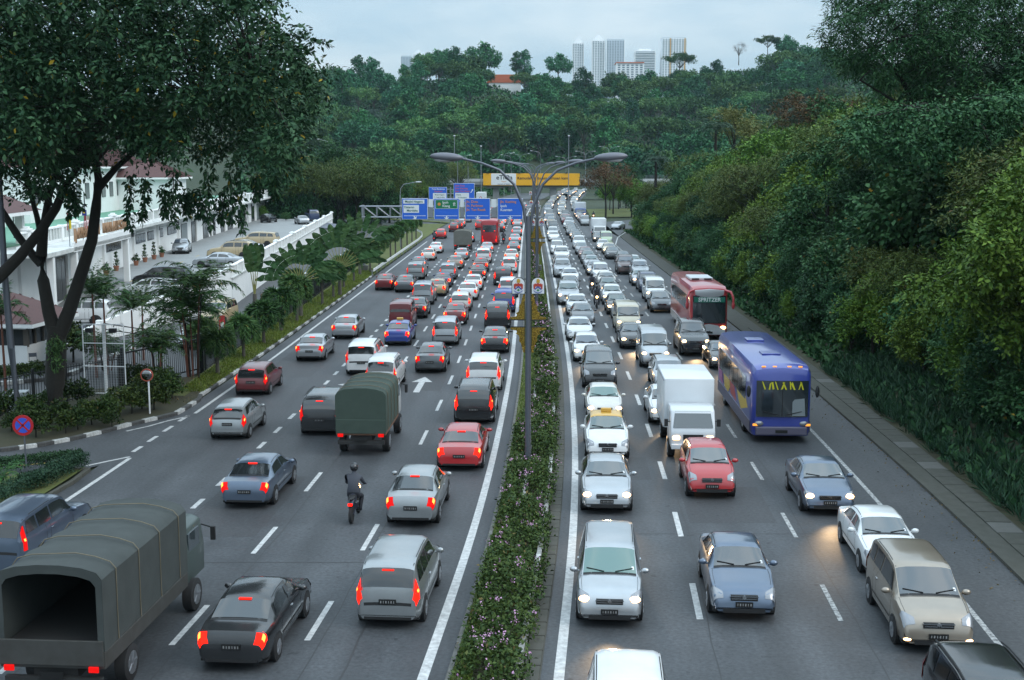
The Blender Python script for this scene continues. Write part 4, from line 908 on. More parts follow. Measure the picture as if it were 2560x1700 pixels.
MB().box((0, L_ / 2 + .085, 1.85), (.03, .02, 1.4)).build('windshield_divider', M_DARK, o)
for sg in (-1, 1): MB().bar((sg * .15, L_ / 2 + .10, 1.2), (sg * .8, L_ / 2 + .07, 1.35), .03).build('wiper', M_DARK, o)
MB().plate([(-.95, 1.16), (-.1, 1.16), (-.2, 1.5), (-.5, 1.85), (-.9, 1.9)], L_ / 2 + .072, L_ / 2 + .076).build('sun_curtain', mat('curtain_grey', (.22, .25, .26), .5), o)
for yy_ in (2.2, -2.0): MB().box((0, yy_, 3.30), (.8, .9, .06)).build('roof_hatch', M_BLUE, o, bevel=.02)
for sg in (1, -1): MB().box((sg * 1.08, L_ / 2 + .035, .78), (.2, .04, .09)).build('indicator', M_AMBER, o); MB().ell((sg * 1.4, L_ / 2 + .15, 2.2), (.09, .08, .25), 8, 6).build('mirror', M_DARK, o, 50)
# red coach seen from behind
L_ = 11; x_, y_ = P(1225, 613)
o = bus(L_, 2.5, 3.6, mat('coach_crimson', (.33, .012, .02), .35, coat=.6), mat('coach_crimson_low', (.22, .01, .015), .4), None, 'coach', front_to_cam=False)
place(o, 'L3', y_ + L_ / 2, 'L', 'red coach seen from behind beside the tarpaulin truck', 'bus', L_ / 2, .1)
for sg in (1, -1): MB().box((sg * .75, -L_ / 2 - .02, 2.05), (.18, .05, .10)).build('tail_light', M_TONB, o); MB().box((sg * .95, -L_ / 2 - .02, .7), (.14, .05, .3)).build('tail_light', M_TONB, o)
# ------------------------------------------------------------------ motorcycles and riders
def skin_body(joints, edges, radii, name, m):
    me = bpy.data.meshes.new(name); me.from_pydata(joints, edges, []); me.materials.append(m)
    o = bpy.data.objects.new('tmp', me); COL.objects.link(o)
    md_ = o.modifiers.new('s', 'SKIN'); sv = me.skin_vertices[0].data
    for i, r_ in enumerate(radii): sv[i].radius = (r_, r_) if not isinstance(r_, tuple) else r_
    sv[0].use_root = True; md_.use_smooth_shade = True
    sb = o.modifiers.new('d', 'SUBSURF'); sb.levels = 1; sb.render_levels = 1
    dg = bpy.context.evaluated_depsgraph_get(); res = bpy.data.meshes.new_from_object(o.evaluated_get(dg)); bpy.data.objects.remove(o); res.name = name
    return res
J = [(0, -.25, .86), (0, -.20, 1.12), (0, -.10, 1.38), (0, -.05, 1.50), (0, -.02, 1.60)]
E_ = [(0, 1), (1, 2), (2, 3), (3, 4)]; Rr = [.17, (.17, .14), (.18, .13), .075, .09]
for sg in (1, -1):
    o_ = len(J); J += [(sg * .20, -.08, 1.40), (sg * .28, .12, 1.16), (sg * .27, .38, 1.08), (sg * .26, .46, 1.07)]; E_ += [(2, o_), (o_, o_ + 1), (o_ + 1, o_ + 2), (o_ + 2, o_ + 3)]; Rr += [.085, .062, .05, .05]
    o_ = len(J); J += [(sg * .12, -.18, .82), (sg * .20, .20, .72), (sg * .17, .06, .34), (sg * .17, .05, .27), (sg * .17, .20, .25)]; E_ += [(0, o_), (o_, o_ + 1), (o_ + 1, o_ + 2), (o_ + 2, o_ + 3), (o_ + 3, o_ + 4)]; Rr += [.12, .085, .06, .055, .05]
RIDER = skin_body(J, E_, Rr, 'person', mat('rider_jacket', (.05, .055, .07), .8))
M_TROU = mat('rider_trousers', (.02, .022, .03), .8); RIDER.materials.append(M_TROU)
for p_ in RIDER.polygons: p_.material_index = 1 if p_.center.z < .9 else 0
HELM = MB().ell((0, -.01, 1.70), (.135, .155, .15), 12, 8).mesh('helmet', [mat('helmet_black', (.015, .015, .018), .25, coat=.5)], 60)
def moto_meshes():
    d = {}
    b = MB(); b.tube([(0, -.75, .62), (0, -.35, .78), (0, .1, .72), (0, .42, .82)], [.09, .13, .12, .10], 8); b.tube([(0, -.2, .45), (0, .25, .42)], [.13, .12], 8); b.tube([(.06, .42, .95), (.07, .66, .32)], .03, 6); b.tube([(-.06, .42, .95), (-.07, .66, .32)], .03, 6)
    b.tube([(.05, -.1, .38), (.06, -.62, .30)], .03, 6); b.tube([(-.05, -.1, .38), (-.06, -.62, .30)], .03, 6); d['body'] = b.mesh('body', [mat('moto_body', (.03, .032, .05), .35, coat=.5)], 50)
    d['seat'] = MB().ell((0, -.38, .82), (.13, .42, .07), 10, 6).mesh('seat', [M_DARK], 50)
    d['handlebar'] = MB().tube([(-.34, .36, 1.06), (-.12, .44, 1.0), (.12, .44, 1.0), (.34, .36, 1.06)], .018, 6).mesh('handlebar', [M_STEELD], 50)
    d['headlight'] = MB().ell((0, .56, .92), (.10, .07, .10), 10, 6).mesh('headlight', [M_HON], 50)
    d['tail_light'] = MB().box((0, -.82, .66), (.14, .05, .08)).mesh('tail_light', [M_TONB])
    d['wheel'] = MB().tube([(-.045, 0, 0), (.045, 0, 0)], .29, 18).mesh('wheel', [M_TYRE], 40)
    return d
MOTO = moto_meshes()
def motorcycle(px, py, side, label, plabel):
    x, y = P(px, py); h = HEAD(y); rz = -h + (math.pi if side == 'R' else 0)
    o = thing('motorcycle', label, 'motorcycle', (x, y + .8, 0), rz)
    for k in ('body', 'seat', 'handlebar', 'headlight', 'tail_light'): put(k, MOTO[k], o)
    for wy in (-.62, .66): put('wheel', MOTO['wheel'], o, (0, wy, .29))
    p = put('person', RIDER, None, (x, y + .8, 0), rz); tag(p, plabel, 'person'); put('helmet', HELM, p)
    BIG.append((None, y, 1, 'motorcycle', label))
motorcycle(880, 1312, 'L', 'motorcycle with lit tail light behind the green canvas truck', 'rider in dark jacket on the motorcycle behind the green truck')
motorcycle(1259, 609, 'L', 'motorcycle filtering beside the red coach seen from behind', 'helmeted rider on the motorcycle beside the red coach')
motorcycle(1240, 580, 'L', 'distant motorcycle riding ahead of the red coach', 'helmeted rider ahead of the red coach')
motorcycle(1085, 607, 'L', 'motorcycle riding near the guardrail behind a red hatchback', 'rider near the guardrail behind the red hatchback')
motorcycle(1481, 736, 'R', 'oncoming motorcycle with headlight lit between two queues, the farther one', 'farther rider filtering between the oncoming queues')
motorcycle(1493, 772, 'R', 'oncoming motorcycle with headlight lit between two queues, the leading one', 'leading rider filtering between the oncoming queues')
motorcycle(1484, 550, 'R', 'oncoming motorcycle beside the white and blue lorry', 'rider beside the white and blue lorry')
# ------------------------------------------------------------------ keep the queues from touching, then write the labels
LN = {'L1': 'outbound lane along the guardrail and verge', 'L2': 'second outbound lane from the verge', 'L3': 'second outbound lane from the median', 'L4': 'outbound lane beside the median',
      'R1': 'oncoming lane beside the median', 'R2': 'middle oncoming lane', 'R3': 'oncoming lane nearest the wooded bank'}
HALF = {'sedan': 2.2, 'hatchback': 1.86, 'people carrier': 2.2, 'SUV': 2.3, 'estate car': 2.25, 'wagon': 2.25, 'van': 2.17, 'canopied pickup': 2.5}
for ln in LN:
    q = sorted([r for r in ALL_CARS if r['lane'] == ln], key=lambda r: r['y']); prev = None
    for r in q:
        hf = r.get('big') or HALF.get(r['kind'], 2.3); ob = r['obj']
        if prev is not None:
            need = prev[0] + prev[1] + hf + .45
            if r['y'] < need:
                dx = RX(need) - RX(r['y']); ob.location = (ob.location.x + dx, ob.location.y + need - r['y'], ob.location.z); r['y'] = need
        prev = (r['y'], hf)
    def desc(r): return (r['label'].split(' with')[0].split(' seen')[0].split(' queuing')[0].split(' far')[0].split(' behind')[0].split(' under')[0]) if r.get('big') else ('%s %s' % (r['paint'], r['kind']))
    for i, r in enumerate(q):
        if r.get('label'): continue
        a = desc(q[i - 1]) if i else None; b_ = desc(q[i + 1]) if i < len(q) - 1 else None
        s = desc(r) + ((' ' + r['note']) if r['note'] and 'taxi' in r['note'] else '') + (', headlights lit,' if r['front'] else '') + ' in ' + LN[ln].replace('lane along the guardrail and verge', 'lane by the verge').replace(' nearest the wooded bank', ' by the wooded bank')
        if a and b_: s += ', between %s and %s' % (a, b_)
        elif a: s += ', beyond %s' % a
        elif b_: s += ', ahead of %s' % b_
        w = s.split()
        if len(w) > 16: s = s.replace(' headlights lit,', ' lit,').replace('the ', ''); 
        if len(s.split()) > 16: s = s.replace('oncoming lane by wooded bank', 'bankside lane').replace('oncoming lane beside median', 'oncoming medianside lane').replace('outbound lane beside median', 'outbound medianside lane').replace('second outbound lane from', 'outbound lane second from')
        if len(s.split()) > 16: s = ' '.join(s.replace(', lit,', '').split()[:16])
        r['obj']['label'] = s; r['obj']['group'] = 'vehicles in the ' + LN[ln]
for r in ALL_CARS:
    if r['lane'] is None and not r.get('label'):
        r['obj']['label'] = '%s %s %s' % (r['paint'], r['kind'], r['note'] or 'driving away between the first two outbound lanes')
# =================================================================== STREET FURNITURE
M_GOLD = mat('gold_filigree', (.50, .33, .06), .32, .85, noise=(22, (.16, .10, .02), .25), bump=1.0)
M_CRW = mat('crest_white', (.70, .72, .74), .4); M_CRR = mat('crest_red', (.42, .05, .03), .5); M_CRB = mat('crest_blue', (.04, .07, .35), .5); M_CRG = mat('crest_gold', (.5, .3, .04), .5); M_CRN = mat('crest_green', (.03, .2, .08), .5)
def filigree(flip, up):
    """gold leaf bracket: a stepped outline filled with many small curled leaves"""
    b = MB(); W, H = .50, .92
    prof = lambda t: W * (1.0 if t < .10 else .62 if t < .28 else .42 if t < .45 else .42 - .36 * (t - .45) / .55) * (1 + .10 * math.sin(t * 26))
    n = 16; pl = [(0.0, 0.0)] + [(flip * prof(i / n), H * i / n) for i in range(n)] + [(0.0, H)]
    pl = [(x, z if up else -z) for x, z in pl]
    b.plate(pl, -.008, .008)
    rr = random.Random(3)
    for k in range(120):
        t = rr.random() ** 1.2; x = flip * prof(t) * rr.uniform(.06, .95); z = H * t * (1 if up else -1)
        a = rr.uniform(0, math.pi); s = rr.uniform(.018, .036)
        b.ell((x, rr.choice((-.014, .014)), z), (s * 1.6, .014, s * .7), 5, 3, 0, Matrix.Rotation(a, 3, 'Y'))
    return b.mesh('gold_bracket', [M_GOLD], 40)
FIL = {(f, u): filigree(f, u) for f in (1, -1) for u in (True, False)}
def emblem_mesh():
    out_ = {}
    arch = [(-.225, -.28), (.225, -.28), (.225, .10)] + [(.225 * math.cos(t), .10 + .20 * math.sin(t)) for t in np.linspace(.2, math.pi - .2, 9)] + [(-.225, .10)]
    b = MB(); b.plate([(x * 1.10, z * 1.08) for x, z in arch], -.012, .018, 0); b.plate(arch, -.022, -.008, 1); out_['panel'] = b.mesh('emblem_panel', [M_BLACK, M_CRW])
    c = MB(); y0, y1 = -.040, -.024
    c.plate([(-.06, .12), (.06, .12), (.07, .22), (.02, .27), (-.05, .25)], y0, y1, 0)              # lion above the shield
    c.plate([(-.10, -.02), (.10, -.02), (.12, .10), (.05, .08), (0, .12), (-.05, .08), (-.12, .10)], y0, y1, 1)
    for s in (1, -1): c.plate([(s * .11, -.12), (s * .16, -.10), (s * .17, .06), (s * .12, .08), (s * .10, 0)], y0, y1, 1)
    c.plate([(-.12, -.10), (0, .0), (.12, -.10), (.12, -.15), (0, -.05), (-.12, -.15)], y0 - .006, y1, 2)
    c.plate([(-.05, -.16), (0, -.10), (.05, -.16), (0, -.2)], y0, y1, 3); c.plate([(-.17, -.15), (-.12, -.2), (0, -.24), (.12, -.2), (.17, -.15), (.13, -.22), (0, -.265), (-.13, -.22)], y0, y1, 2)
    out_['crest'] = c.mesh('crest', [M_CRG, M_CRR, M_CRB, M_CRN])
    return out_
EMB = emblem_mesh()
def arm_pts(sg, reach, z0, z1):
    return [(sg * .02, 0, z0 - 1.4), (sg * .05, 0, z0 - .4), (sg * .18, 0, z0 + .45), (sg * .52, 0, z0 + 1.25), (sg * 1.05, 0, z1 - .42), (sg * 1.7, 0, z1 - .17), (sg * reach, 0, z1)]
def lamp_post(Y, label, ornament=True, xo=None, H=11.55, scale=1.0, reach=2.45):
    x = RX(Y) + (.62 + RLEo(Y) - .95) / 2 if xo is None else xo
    o = thing('street_lamp', label, 'street lamp', (x, Y, .1), -HEAD(Y) if xo is None else 0, 'double-armed lamps along the median')
    MB().tube([(0, 0, 0), (0, 0, .5), (0, 0, 4.5), (0, 0, H - 2.5), (0, 0, H - 2.1)], [.13, .115, .105, .085, .07], 12).build('pole', M_STEELD, o, 40)
    for sg in (1, -1):
        a = MB().tube(arm_pts(sg, reach, H - 2.2, H - .02), [.06, .06, .058, .055, .05, .045, .04], 8).build('arm', M_STEELD, o, 50)
        h = MB().ell((sg * (reach + .52), 0, H + .03), (.62, .19, .16), 14, 8, 0, Matrix.Rotation(-sg * .06, 3, 'Y')).build('lamp_head', mat('lamp_housing', (.15, .155, .18), .45, .3), o, 60)
        MB().ell((sg * (reach + .60), 0, H - .06), (.38, .13, .10), 12, 6).build('diffuser', mat('lamp_glass', (.45, .46, .48), .25), h, 60)
    if ornament:
        for sg in (1, -1):
            q = put('emblem_panel', EMB['panel'], o, (sg * .36, -.02, 6.9)); put('crest', EMB['crest'], q)
            put('gold_bracket', FIL[(sg, True)], o, (sg * .13, 0, 5.66)); put('gold_bracket', FIL[(sg, False)], o, (sg * .13, 0, 5.36))
        fr = MB()
        for z in (5.64, 5.38): fr.bar((-.66, 0, z), (.66, 0, z), .035)
        for sg in (1, -1): fr.bar((sg * .125, 0, 4.45), (sg * .125, 0, 6.58), .022)
        for z in (7.15, 6.65, 4.6): fr.bar((-.16, 0, z), (.16, 0, z), .03)
        fr.build('bracket_frame', M_BLACK, o)
    return o
for i, Y in enumerate((45.2, 96, 146, 196, 246, 296, 346)):
    nm = ['nearest the flowering shrub bed end', 'second along the median', 'third along the median beyond the gantry', 'fourth along the median', 'fifth along the median', 'sixth along the median', 'last on the median before the bridge'][i]
    lamp_post(Y, 'grey double-armed street lamp with crests and gold brackets, ' + nm if i < 4 else 'grey double-armed street lamp, ' + nm, i < 4)
# ---- sign gantry
M_SBLUE = mat('sign_blue', (.018, .12, .58), .45); M_SGREEN = mat('sign_green', (.005, .16, .06), .45); M_SWHITE = mat('sign_white', (.66, .70, .72), .5); M_SORG = mat('sign_orange', (.62, .24, .06), .5); M_SRED = mat('sign_red', (.55, .09, .07), .5); M_SDARK = mat('sign_dark_green_text', (.04, .14, .12), .5)
GY = 133.0
g = thing('sign_gantry', 'grey steel truss gantry spanning the outbound lanes', 'gantry', (0, GY, 0))
for X in (-15.95, 2.75):
    MB().tube([(X, 0, 0.0), (X, 0, 7.15)], .17, 12).build('post', M_STEEL, g, 40); MB().box((X, 0, .35), (.9, .9, .7)).build('footing', M_CONC, g, bevel=.04)
tr = MB()
for yo in (-.35, .35):
    for z in (7.0, 5.85): tr.tube([(-16.3, yo, z), (3.1, yo, z)], .07, 8)
tr.build('chord', M_STEEL, g, 40)
xs_ = np.linspace(-15.9, 2.7, 14)
for i, x in enumerate(xs_[:-1]):
    w = MB()
    for yo in (-.35, .35): w.tube([(x, yo, 7.0), (x, yo, 5.85)], .04, 6); w.tube([(x, yo, 7.0), (xs_[i + 1], yo, 5.85)], .035, 6)
    w.tube([(x, -.35, 7.0), (x, .35, 7.0)], .03, 6); w.build('truss_brace', M_STEEL, g, 40)
def road_sign(parent, xc, zc, w, h, yo, mcol):
    s_ = MB().box((xc, yo, zc), (w, .06, h)).build('sign_panel', M_SWHITE, parent, bevel=.02)
    MB().box((xc, yo - .033, zc), (w - .10, .02, h - .10)).build('sign_face', mcol, s_)
    return s_
def gx(px): return (px - CX) / F * (GY * math.cos(PITCH) + 4.6 * math.sin(PITCH))
sp = {}
yo = -.62
for i, (a, b_) in enumerate(((1005.8, 1070.6), (1085.8, 1148.7), (1163, 1226), (1244, 1307))):
    xc = (gx(a) + gx(b_)) / 2; s_ = road_sign(g, xc, 6.75, gx(b_) - gx(a), 2.25, yo, M_SBLUE); sp[i] = (s_, xc)
    MB().box((xc, yo - .05, 6.02), (2.3, .012, .05)).build('sign_line', M_SWHITE, s_)
    ar = [(-.07, .16), (.07, .16), (.07, -.02), (.30, .06), (0, -.24), (-.30, .06), (-.07, -.02)]
    rot = .6 if i == 0 else 0.0
    MB().plate([(x * math.cos(rot) - z * math.sin(rot), x * math.sin(rot) + z * math.cos(rot)) for x, z in ar], yo - .056, yo - .044, 0, (xc + .0, 0, 5.83)).build('sign_arrow', M_SWHITE, s_)
    for sg in (-.8, .8): MB().tube([(xc + sg, -.35, 7.9), (xc + sg, yo - .6, 8.0)], .025, 6).build('sign_lamp_arm', M_STEELD, s_)
for i in range(3):
    xa = sp[i][1] + 1.42; xb = sp[i + 1][1] - 1.42; bo_ = MB().box(((xa + xb) / 2, yo + .1, 7.35), (xb - xa - .05, .05, .85)).build('blank_panel', M_SWHITE, g); MB().box(((xa + xb) / 2, yo + .1, 6.35), (xb - xa - .05, .04, 1.0)).build('blank_panel', M_STEEL, g)
def txt(i, s, dx, z, size, m, align='LEFT'): lettering('sign_lettering', s, size, sp[i][0], (sp[i][1] + dx, yo - .055, z), m, align=align, extrude=.006)
s0, x0 = sp[0]
MB().box((x0 - .1, yo - .052, 7.52), (2.25, .012, .42)).build('sign_inset', M_SWHITE, s0); MB().box((x0 - .38, yo - .052, 6.75), (1.65, .012, .82)).build('sign_inset', M_SWHITE, s0)
lettering('sign_lettering', 'Masjid Negara', .33, s0, (x0 - .1, yo - .066, 7.52), M_SDARK, extrude=.005); lettering('sign_lettering', 'Dataran', .33, s0, (x0 - .6, yo - .066, 6.93), M_SDARK, extrude=.005); lettering('sign_lettering', 'Merdeka', .33, s0, (x0 - .28, yo - .066, 6.57), M_SDARK, extrude=.005)
s1, x1 = sp[1]
MB().box((x1, yo - .052, 7.25), (2.36, .012, .98)).build('sign_inset', M_SWHITE, s1); MB().box((x1, yo - .062, 7.25), (2.28, .014, .90)).build('sign_inset', M_SGREEN, s1)
lettering('sign_lettering', 'Ipoh', .36, s1, (x1 - .45, yo - .075, 7.43), M_SWHITE, align='LEFT', extrude=.005); lettering('sign_lettering', 'Klang', .36, s1, (x1 - .45, yo - .075, 7.06), M_SWHITE, align='LEFT', extrude=.005)
MB().disc((x1 - .78, yo - .074, 7.25), .17, .012, 16, 'Y').build('route_badge', M_SORG, s1)
for sg in (1, -1): MB().plate([(sg * .04, -.2), (sg * .11, -.2), (sg * .055, .2), (sg * .02, .2)], yo - .078, yo - .068, 0, (x1 + .82, 0, 7.27)).build('motorway_symbol', M_SWHITE, s1)
MB().plate([(-.14, .03), (.14, .03), (.14, .08), (-.14, .08)], yo - .078, yo - .068, 0, (x1 + .82, 0, 7.27)).build('motorway_symbol', M_SWHITE, s1)
for k, s in enumerate(('Jln. Duta', 'Jln. Parlimen', 'Jln. Tun Razak')): txt(2, s, -1.22, 7.5 - .42 * k, .36, M_SORG)
txt(3, 'Jln. Kuching', -1.05, 7.5, .36, M_SORG); txt(3, 'Ipoh', -1.05, 7.06, .38, M_SWHITE); txt(3, 'Kuantan', -1.05, 6.64, .38, M_SWHITE)
# ---- farther direction signs on a T post
SY = 226.0; f_ = SY / F
sgn = thing('road_sign', 'pair of blue direction signs on a tall post beyond the gantry', 'road sign', (at(1127, 560, SY).x, SY, 0))
bx0 = sgn.location.x
MB().tube([(0, 0, 0), (0, 0, 7.4)], .13, 10).build('post', M_STEEL, sgn, 40); br = MB()
for z in (7.0, 6.2): br.tube([(-3.9, .1, z), (4.3, .1, z)], .06, 8)
br.build('crossbar', M_STEEL, sgn, 40)
a_ = road_sign(sgn, -2.3, 6.15, 3.3, 2.5, -.08, M_SBLUE); b_ = road_sign(sgn, 2.45, 6.4, 3.8, 3.4, -.08, M_SBLUE)
lettering('sign_lettering', 'Pusat Bandaraya', .36, a_, (-2.2, -.13, 7.05), M_SWHITE, extrude=.005); lettering('sign_lettering', 'Dayabumi', .36, a_, (-2.2, -.13, 6.62), M_SRED, extrude=.005)
MB().box((-2.0, -.125, 5.75), (2.4, .012, 1.15)).build('sign_inset', M_SWHITE, a_)
lettering('sign_lettering', 'Masjid Negara', .30, a_, (-2.0, -.14, 6.0), M_SDARK, extrude=.005); lettering('sign_lettering', 'T. Tasik Perdana', .28, a_, (-2.0, -.14, 5.55), M_SDARK, extrude=.005)
for k, s in enumerate(('Jalan Duta', 'Jalan Kuching', 'Jalan Tun Razak')): lettering('sign_lettering', s, .42, b_, (.85, -.13, 7.65 - .5 * k), M_SRED, align='LEFT', extrude=.005)
MB().box((2.1, -.125, 5.75), (2.5, .012, 1.2)).build('sign_inset', M_SWHITE, b_)
lettering('sign_lettering', 'Istana', .36, b_, (1.05, -.14, 6.02), M_SDARK, align='LEFT', extrude=.005); lettering('sign_lettering', 'Sri Perdana', .36, b_, (1.3, -.14, 5.5), M_SDARK, align='LEFT', extrude=.005)
MB().plate([(-.25, -.3), (-.12, -.36), (.12, .05), (.22, 0), (.25, .36), (-.06, .18), (.02, .12)], -.14, -.128, 0, (3.85, 0, 6.7)).build('sign_arrow', M_SWHITE, b_)
# ---- bridge with its billboard
BY = 410.0
br = thing('road_bridge', 'grey concrete road bridge crossing over both carriageways', 'bridge', (0, BY, 0))
M_BRC = mat('bridge_concrete', (.30, .31, .31), .85, noise=(.6, (.20, .21, .21), .8))
MB().box((10, 4, 5.4), (170, 9, 1.0)).build('deck', M_BRC, br); 
for k in range(5): MB().box((10, .6 + 1.9 * k, 4.6), (170, .5, .9)).build('girder', M_BRC, br)
MB().box((10, -.45, 6.35), (170, .3, .9)).build('parapet', mat('parapet_pale', (.45, .47, .48), .8), br); MB().box((10, 8.5, 6.35), (170, .3, .9)).build('parapet', M_BRC, br)
for X in (-5.3, 13.6, -26, 33): MB().box((X, 3.5, 2.1), (2.1, 5.5, 4.2)).build('pier', M_BRC, br, bevel=.1)
for X in (-5.3, 13.6, -26, 33): MB().box((X, 3.5, 4.05), (5.5, 7, .6)).build('pier_cap', M_BRC, br, bevel=.05)
rl = MB()
for X in np.arange(-70, 95, 2.0): rl.bar((X, -.45, 6.8), (X, -.45, 8.0), .08)
for z in (7.2, 7.6, 8.0): rl.bar((-70, -.45, z), (95, -.45, z), .06)
rl.build('railing', M_STEEL, br)
M_BILL = mat('billboard_yellow', (.80, .40, .012), .5); M_BLK = mat('print_black', (.02, .018, .02), .5)
bb = thing('billboard', 'long yellow advertising billboard with white logo panel on the bridge', 'billboard', (0, BY - 1.1, 0))
x0, x1 = at(1208, 445, BY).x, at(1449, 445, BY).x; zb0, zb1 = 4.7, 8.6
bf = MB().box(((x0 + x1) / 2, 0, (zb0 + zb1) / 2), (x1 - x0, .25, zb1 - zb0)).build('panel', M_BILL, bb, bevel=.03)
lx = at(1259, 445, BY).x; lw = at(1290, 445, BY).x - at(1228, 445, BY).x
MB().box((lx, -.14, (zb0 + zb1) / 2 + .05), (lw, .06, zb1 - zb0 - .15)).build('logo_panel', M_WHITE, bf, bevel=.02)
lettering('lettering', 'eTiQa', 2.0, bf, (lx + .25, -.19, 7.25), M_BLK, extrude=.01, xscale=1.05); lettering('lettering', 'Insurans & Takaful', .55, bf, (lx + .1, -.19, 5.15), mat('print_grey', (.2, .2, .25), .5), extrude=.01)
sm = [(.95 * math.cos(t), .55 * math.sin(t)) for t in np.linspace(math.pi * 1.15, math.pi * 1.85, 9)]; sm2 = [(1.0 * math.cos(t), .72 * math.sin(t)) for t in np.linspace(math.pi * 1.85, math.pi * 1.15, 9)]
MB().plate(sm + sm2, -.2, -.18, 0, (lx + .1, 0, 6.5)).build('smile_mark', M_SORG, bf)
tx = at(1293, 445, BY).x; lettering('lettering', 'Kemudahan itu asas urusan kami', 1.30, bf, (tx, -.15, 7.05), M_BLK, align='LEFT', extrude=.01, xscale=.99)
for px in (1220, 1298, 1415, 1450): MB().box((at(px, 440, BY).x, -.3, zb1 + .15), (.5, .5, .35)).build('floodlight', M_BLACK, bb)
# ---- further lamps
def single_lamp(px, py_top, Y, label, reach=1.9, sg=1, H=None, tall=False, double=False):
    p = at(px, py_top, Y); H = p.z if H is None else H
    o = thing('street_lamp', label, 'street lamp', (p.x, Y, 0), 0, 'plain street lamps round the junction')
    MB().tube([(0, 0, 0), (0, 0, H * .8)], [.11, .07], 8).build('pole', M_STEEL, o, 40)
    for q in ((1, -1) if double else (sg,)):
        MB().tube([(0, 0, H * .78), (q * .08, 0, H * .9), (q * .5, 0, H * .965), (q * reach, 0, H)], .05, 6).build('arm', M_STEEL, o, 40)
        MB().ell((q * (reach + .35), 0, H), (.45, .16, .10), 10, 6).build('lamp_head', mat('lamp_pale', (.5, .52, .54), .4), o, 50)
    return o
single_lamp(1000, 455, 171, 'tall curved single-arm lamp behind the sign gantry', 2.2)
for px, py, Y, dbl, sg, nm in ((1144, 388, 330, True, 1, 'twin-arm lamp left of the bridge billboard'), (1170, 390, 340, False, -1, 'curved lamp close to the twin-arm lamp by the bridge'), (1260, 381, 430, False, 1, 'lamp rising behind the billboard logo'), (1278, 387, 440, False, -1, 'second lamp rising behind the billboard logo'),
                               (1352, 377, 440, False, -1, 'lamp rising behind the billboard text'), (1415, 391, 440, True, 1, 'twin-arm lamp behind the billboard text'), (1464, 378, 450, True, 1, 'twin-arm lamp right of the billboard'), (1523, 366, 455, True, 1, 'twin-arm lamp near the bridge end by the brown tree'), (823, 348, 380, False, -1, 'lamp standing among the trees left of the gantry'), (1300, 384, 480, True, 1, 'small twin-arm lamp beyond the bridge')):
    single_lamp(px, py, Y, nm, 3.0, sg, None, False, dbl)
for px, py, nm in ((1203, 366, 'high mast with lamp left of the billboard'), (1421, 340, 'slim high mast right of the median'), (1137, 340, 'slim high mast left of the bridge')):
    p = at(px, py, 405); o = thing('lamp_mast', nm, 'lamp mast', (p.x, 402, 0)); MB().tube([(0, 0, 0), (0, 0, p.z)], [.18, .09], 8).build('pole', M_STEEL, o, 40); MB().ell((0, 0, p.z), (.35, .35, .25), 10, 6).build('lamp_head', mat('lamp_pale', (.5, .52, .54), .4), o, 50)
# ---- guardrail along the exit
gd = thing('guardrail', 'white steel guardrail curving along the outbound verge', 'guardrail', (0, 0, 0))
gp = [(RX(y) + LE - .82, y) for y in ys(127, 180, 4)] + [(-13.8, 190), (-14.6, 200), (-16.4, 211), (-19.5, 222), (-24, 230)]
wv = MB()
for z0, z1, off in ((.50, .60, 0), (.60, .68, .05), (.68, .78, 0)):
    pass
prof = [(.44, 0.0), (.52, .07), (.61, .0), (.70, .07), (.78, 0.0)]
rows = [[(x + o_, y, z) for x, y in gp] for z, o_ in prof]
for r0, r1 in zip(rows[:-1], rows[1:]): wv.ribbon(r0, r1)
wv.build('rail', mat('guardrail_white', (.62, .64, .64), .5, noise=(3, (.42, .42, .4), .6)), gd, 40)
for x, y in gp[::1]: MB().box((x - .09, y, .33), (.1, .14, .72)).build('post', M_STEEL, gd)
gd2 = thing('guardrail', 'low guardrail round the grass island at the exit', 'guardrail', (0, 0, 0)); gp2 = [(-28, 259), (-20, 252), (-14, 244), (-10.5, 236), (-9.6, 245), (-9.4, 262), (-8.6, 290)]
wv = MB(); rows = [[(x, y, z) for x, y in gp2] for z, o_ in prof]
for r0, r1 in zip(rows[:-1], rows[1:]): wv.ribbon(r0, r1)
wv.build('rail', MATS['guardrail_white'], gd2, 40)
for x, y in gp2: MB().box((x, y + .1, .33), (.1, .1, .7)).build('post', M_STEEL, gd2)
isl = MB().add([(x, y, .1) for x, y in [(-60, 281), (-28, 260), (-20, 253), (-14, 246), (-10.8, 240), (-9.8, 262), (-9, 300), (-30, 310), (-60, 310)]], [tuple(range(9))]).build('grass_island', M_GRASS); isl['kind'] = 'structure'
isr = MB().add([(x, y, .1) for x, y in [(RX(268) + RRE + .5, 268), (22, 270), (40, 282), (40, 330), (RX(320) + RRE + 1, 320)]], [tuple(range(5))]).build('grass_island', M_GRASS); isr['kind'] = 'structure'
# small warning sign pair on the island
for dx in (-.9, .9):
    o = thing('warning_sign', 'orange chevron warning sign on the exit island', 'sign', (-12.2 + dx, 250, .1), 0, 'chevron signs on the exit island'); MB().tube([(0, 0, 0), (0, 0, 1.6)], .05, 6).build('post', M_STEEL, o); MB().box((0, -.06, 1.75), (.8, .04, .8), M=Matrix.Rotation(R(45), 3, 'Y')).build('board', mat('warn_orange', (.6, .25, .02), .5), o)
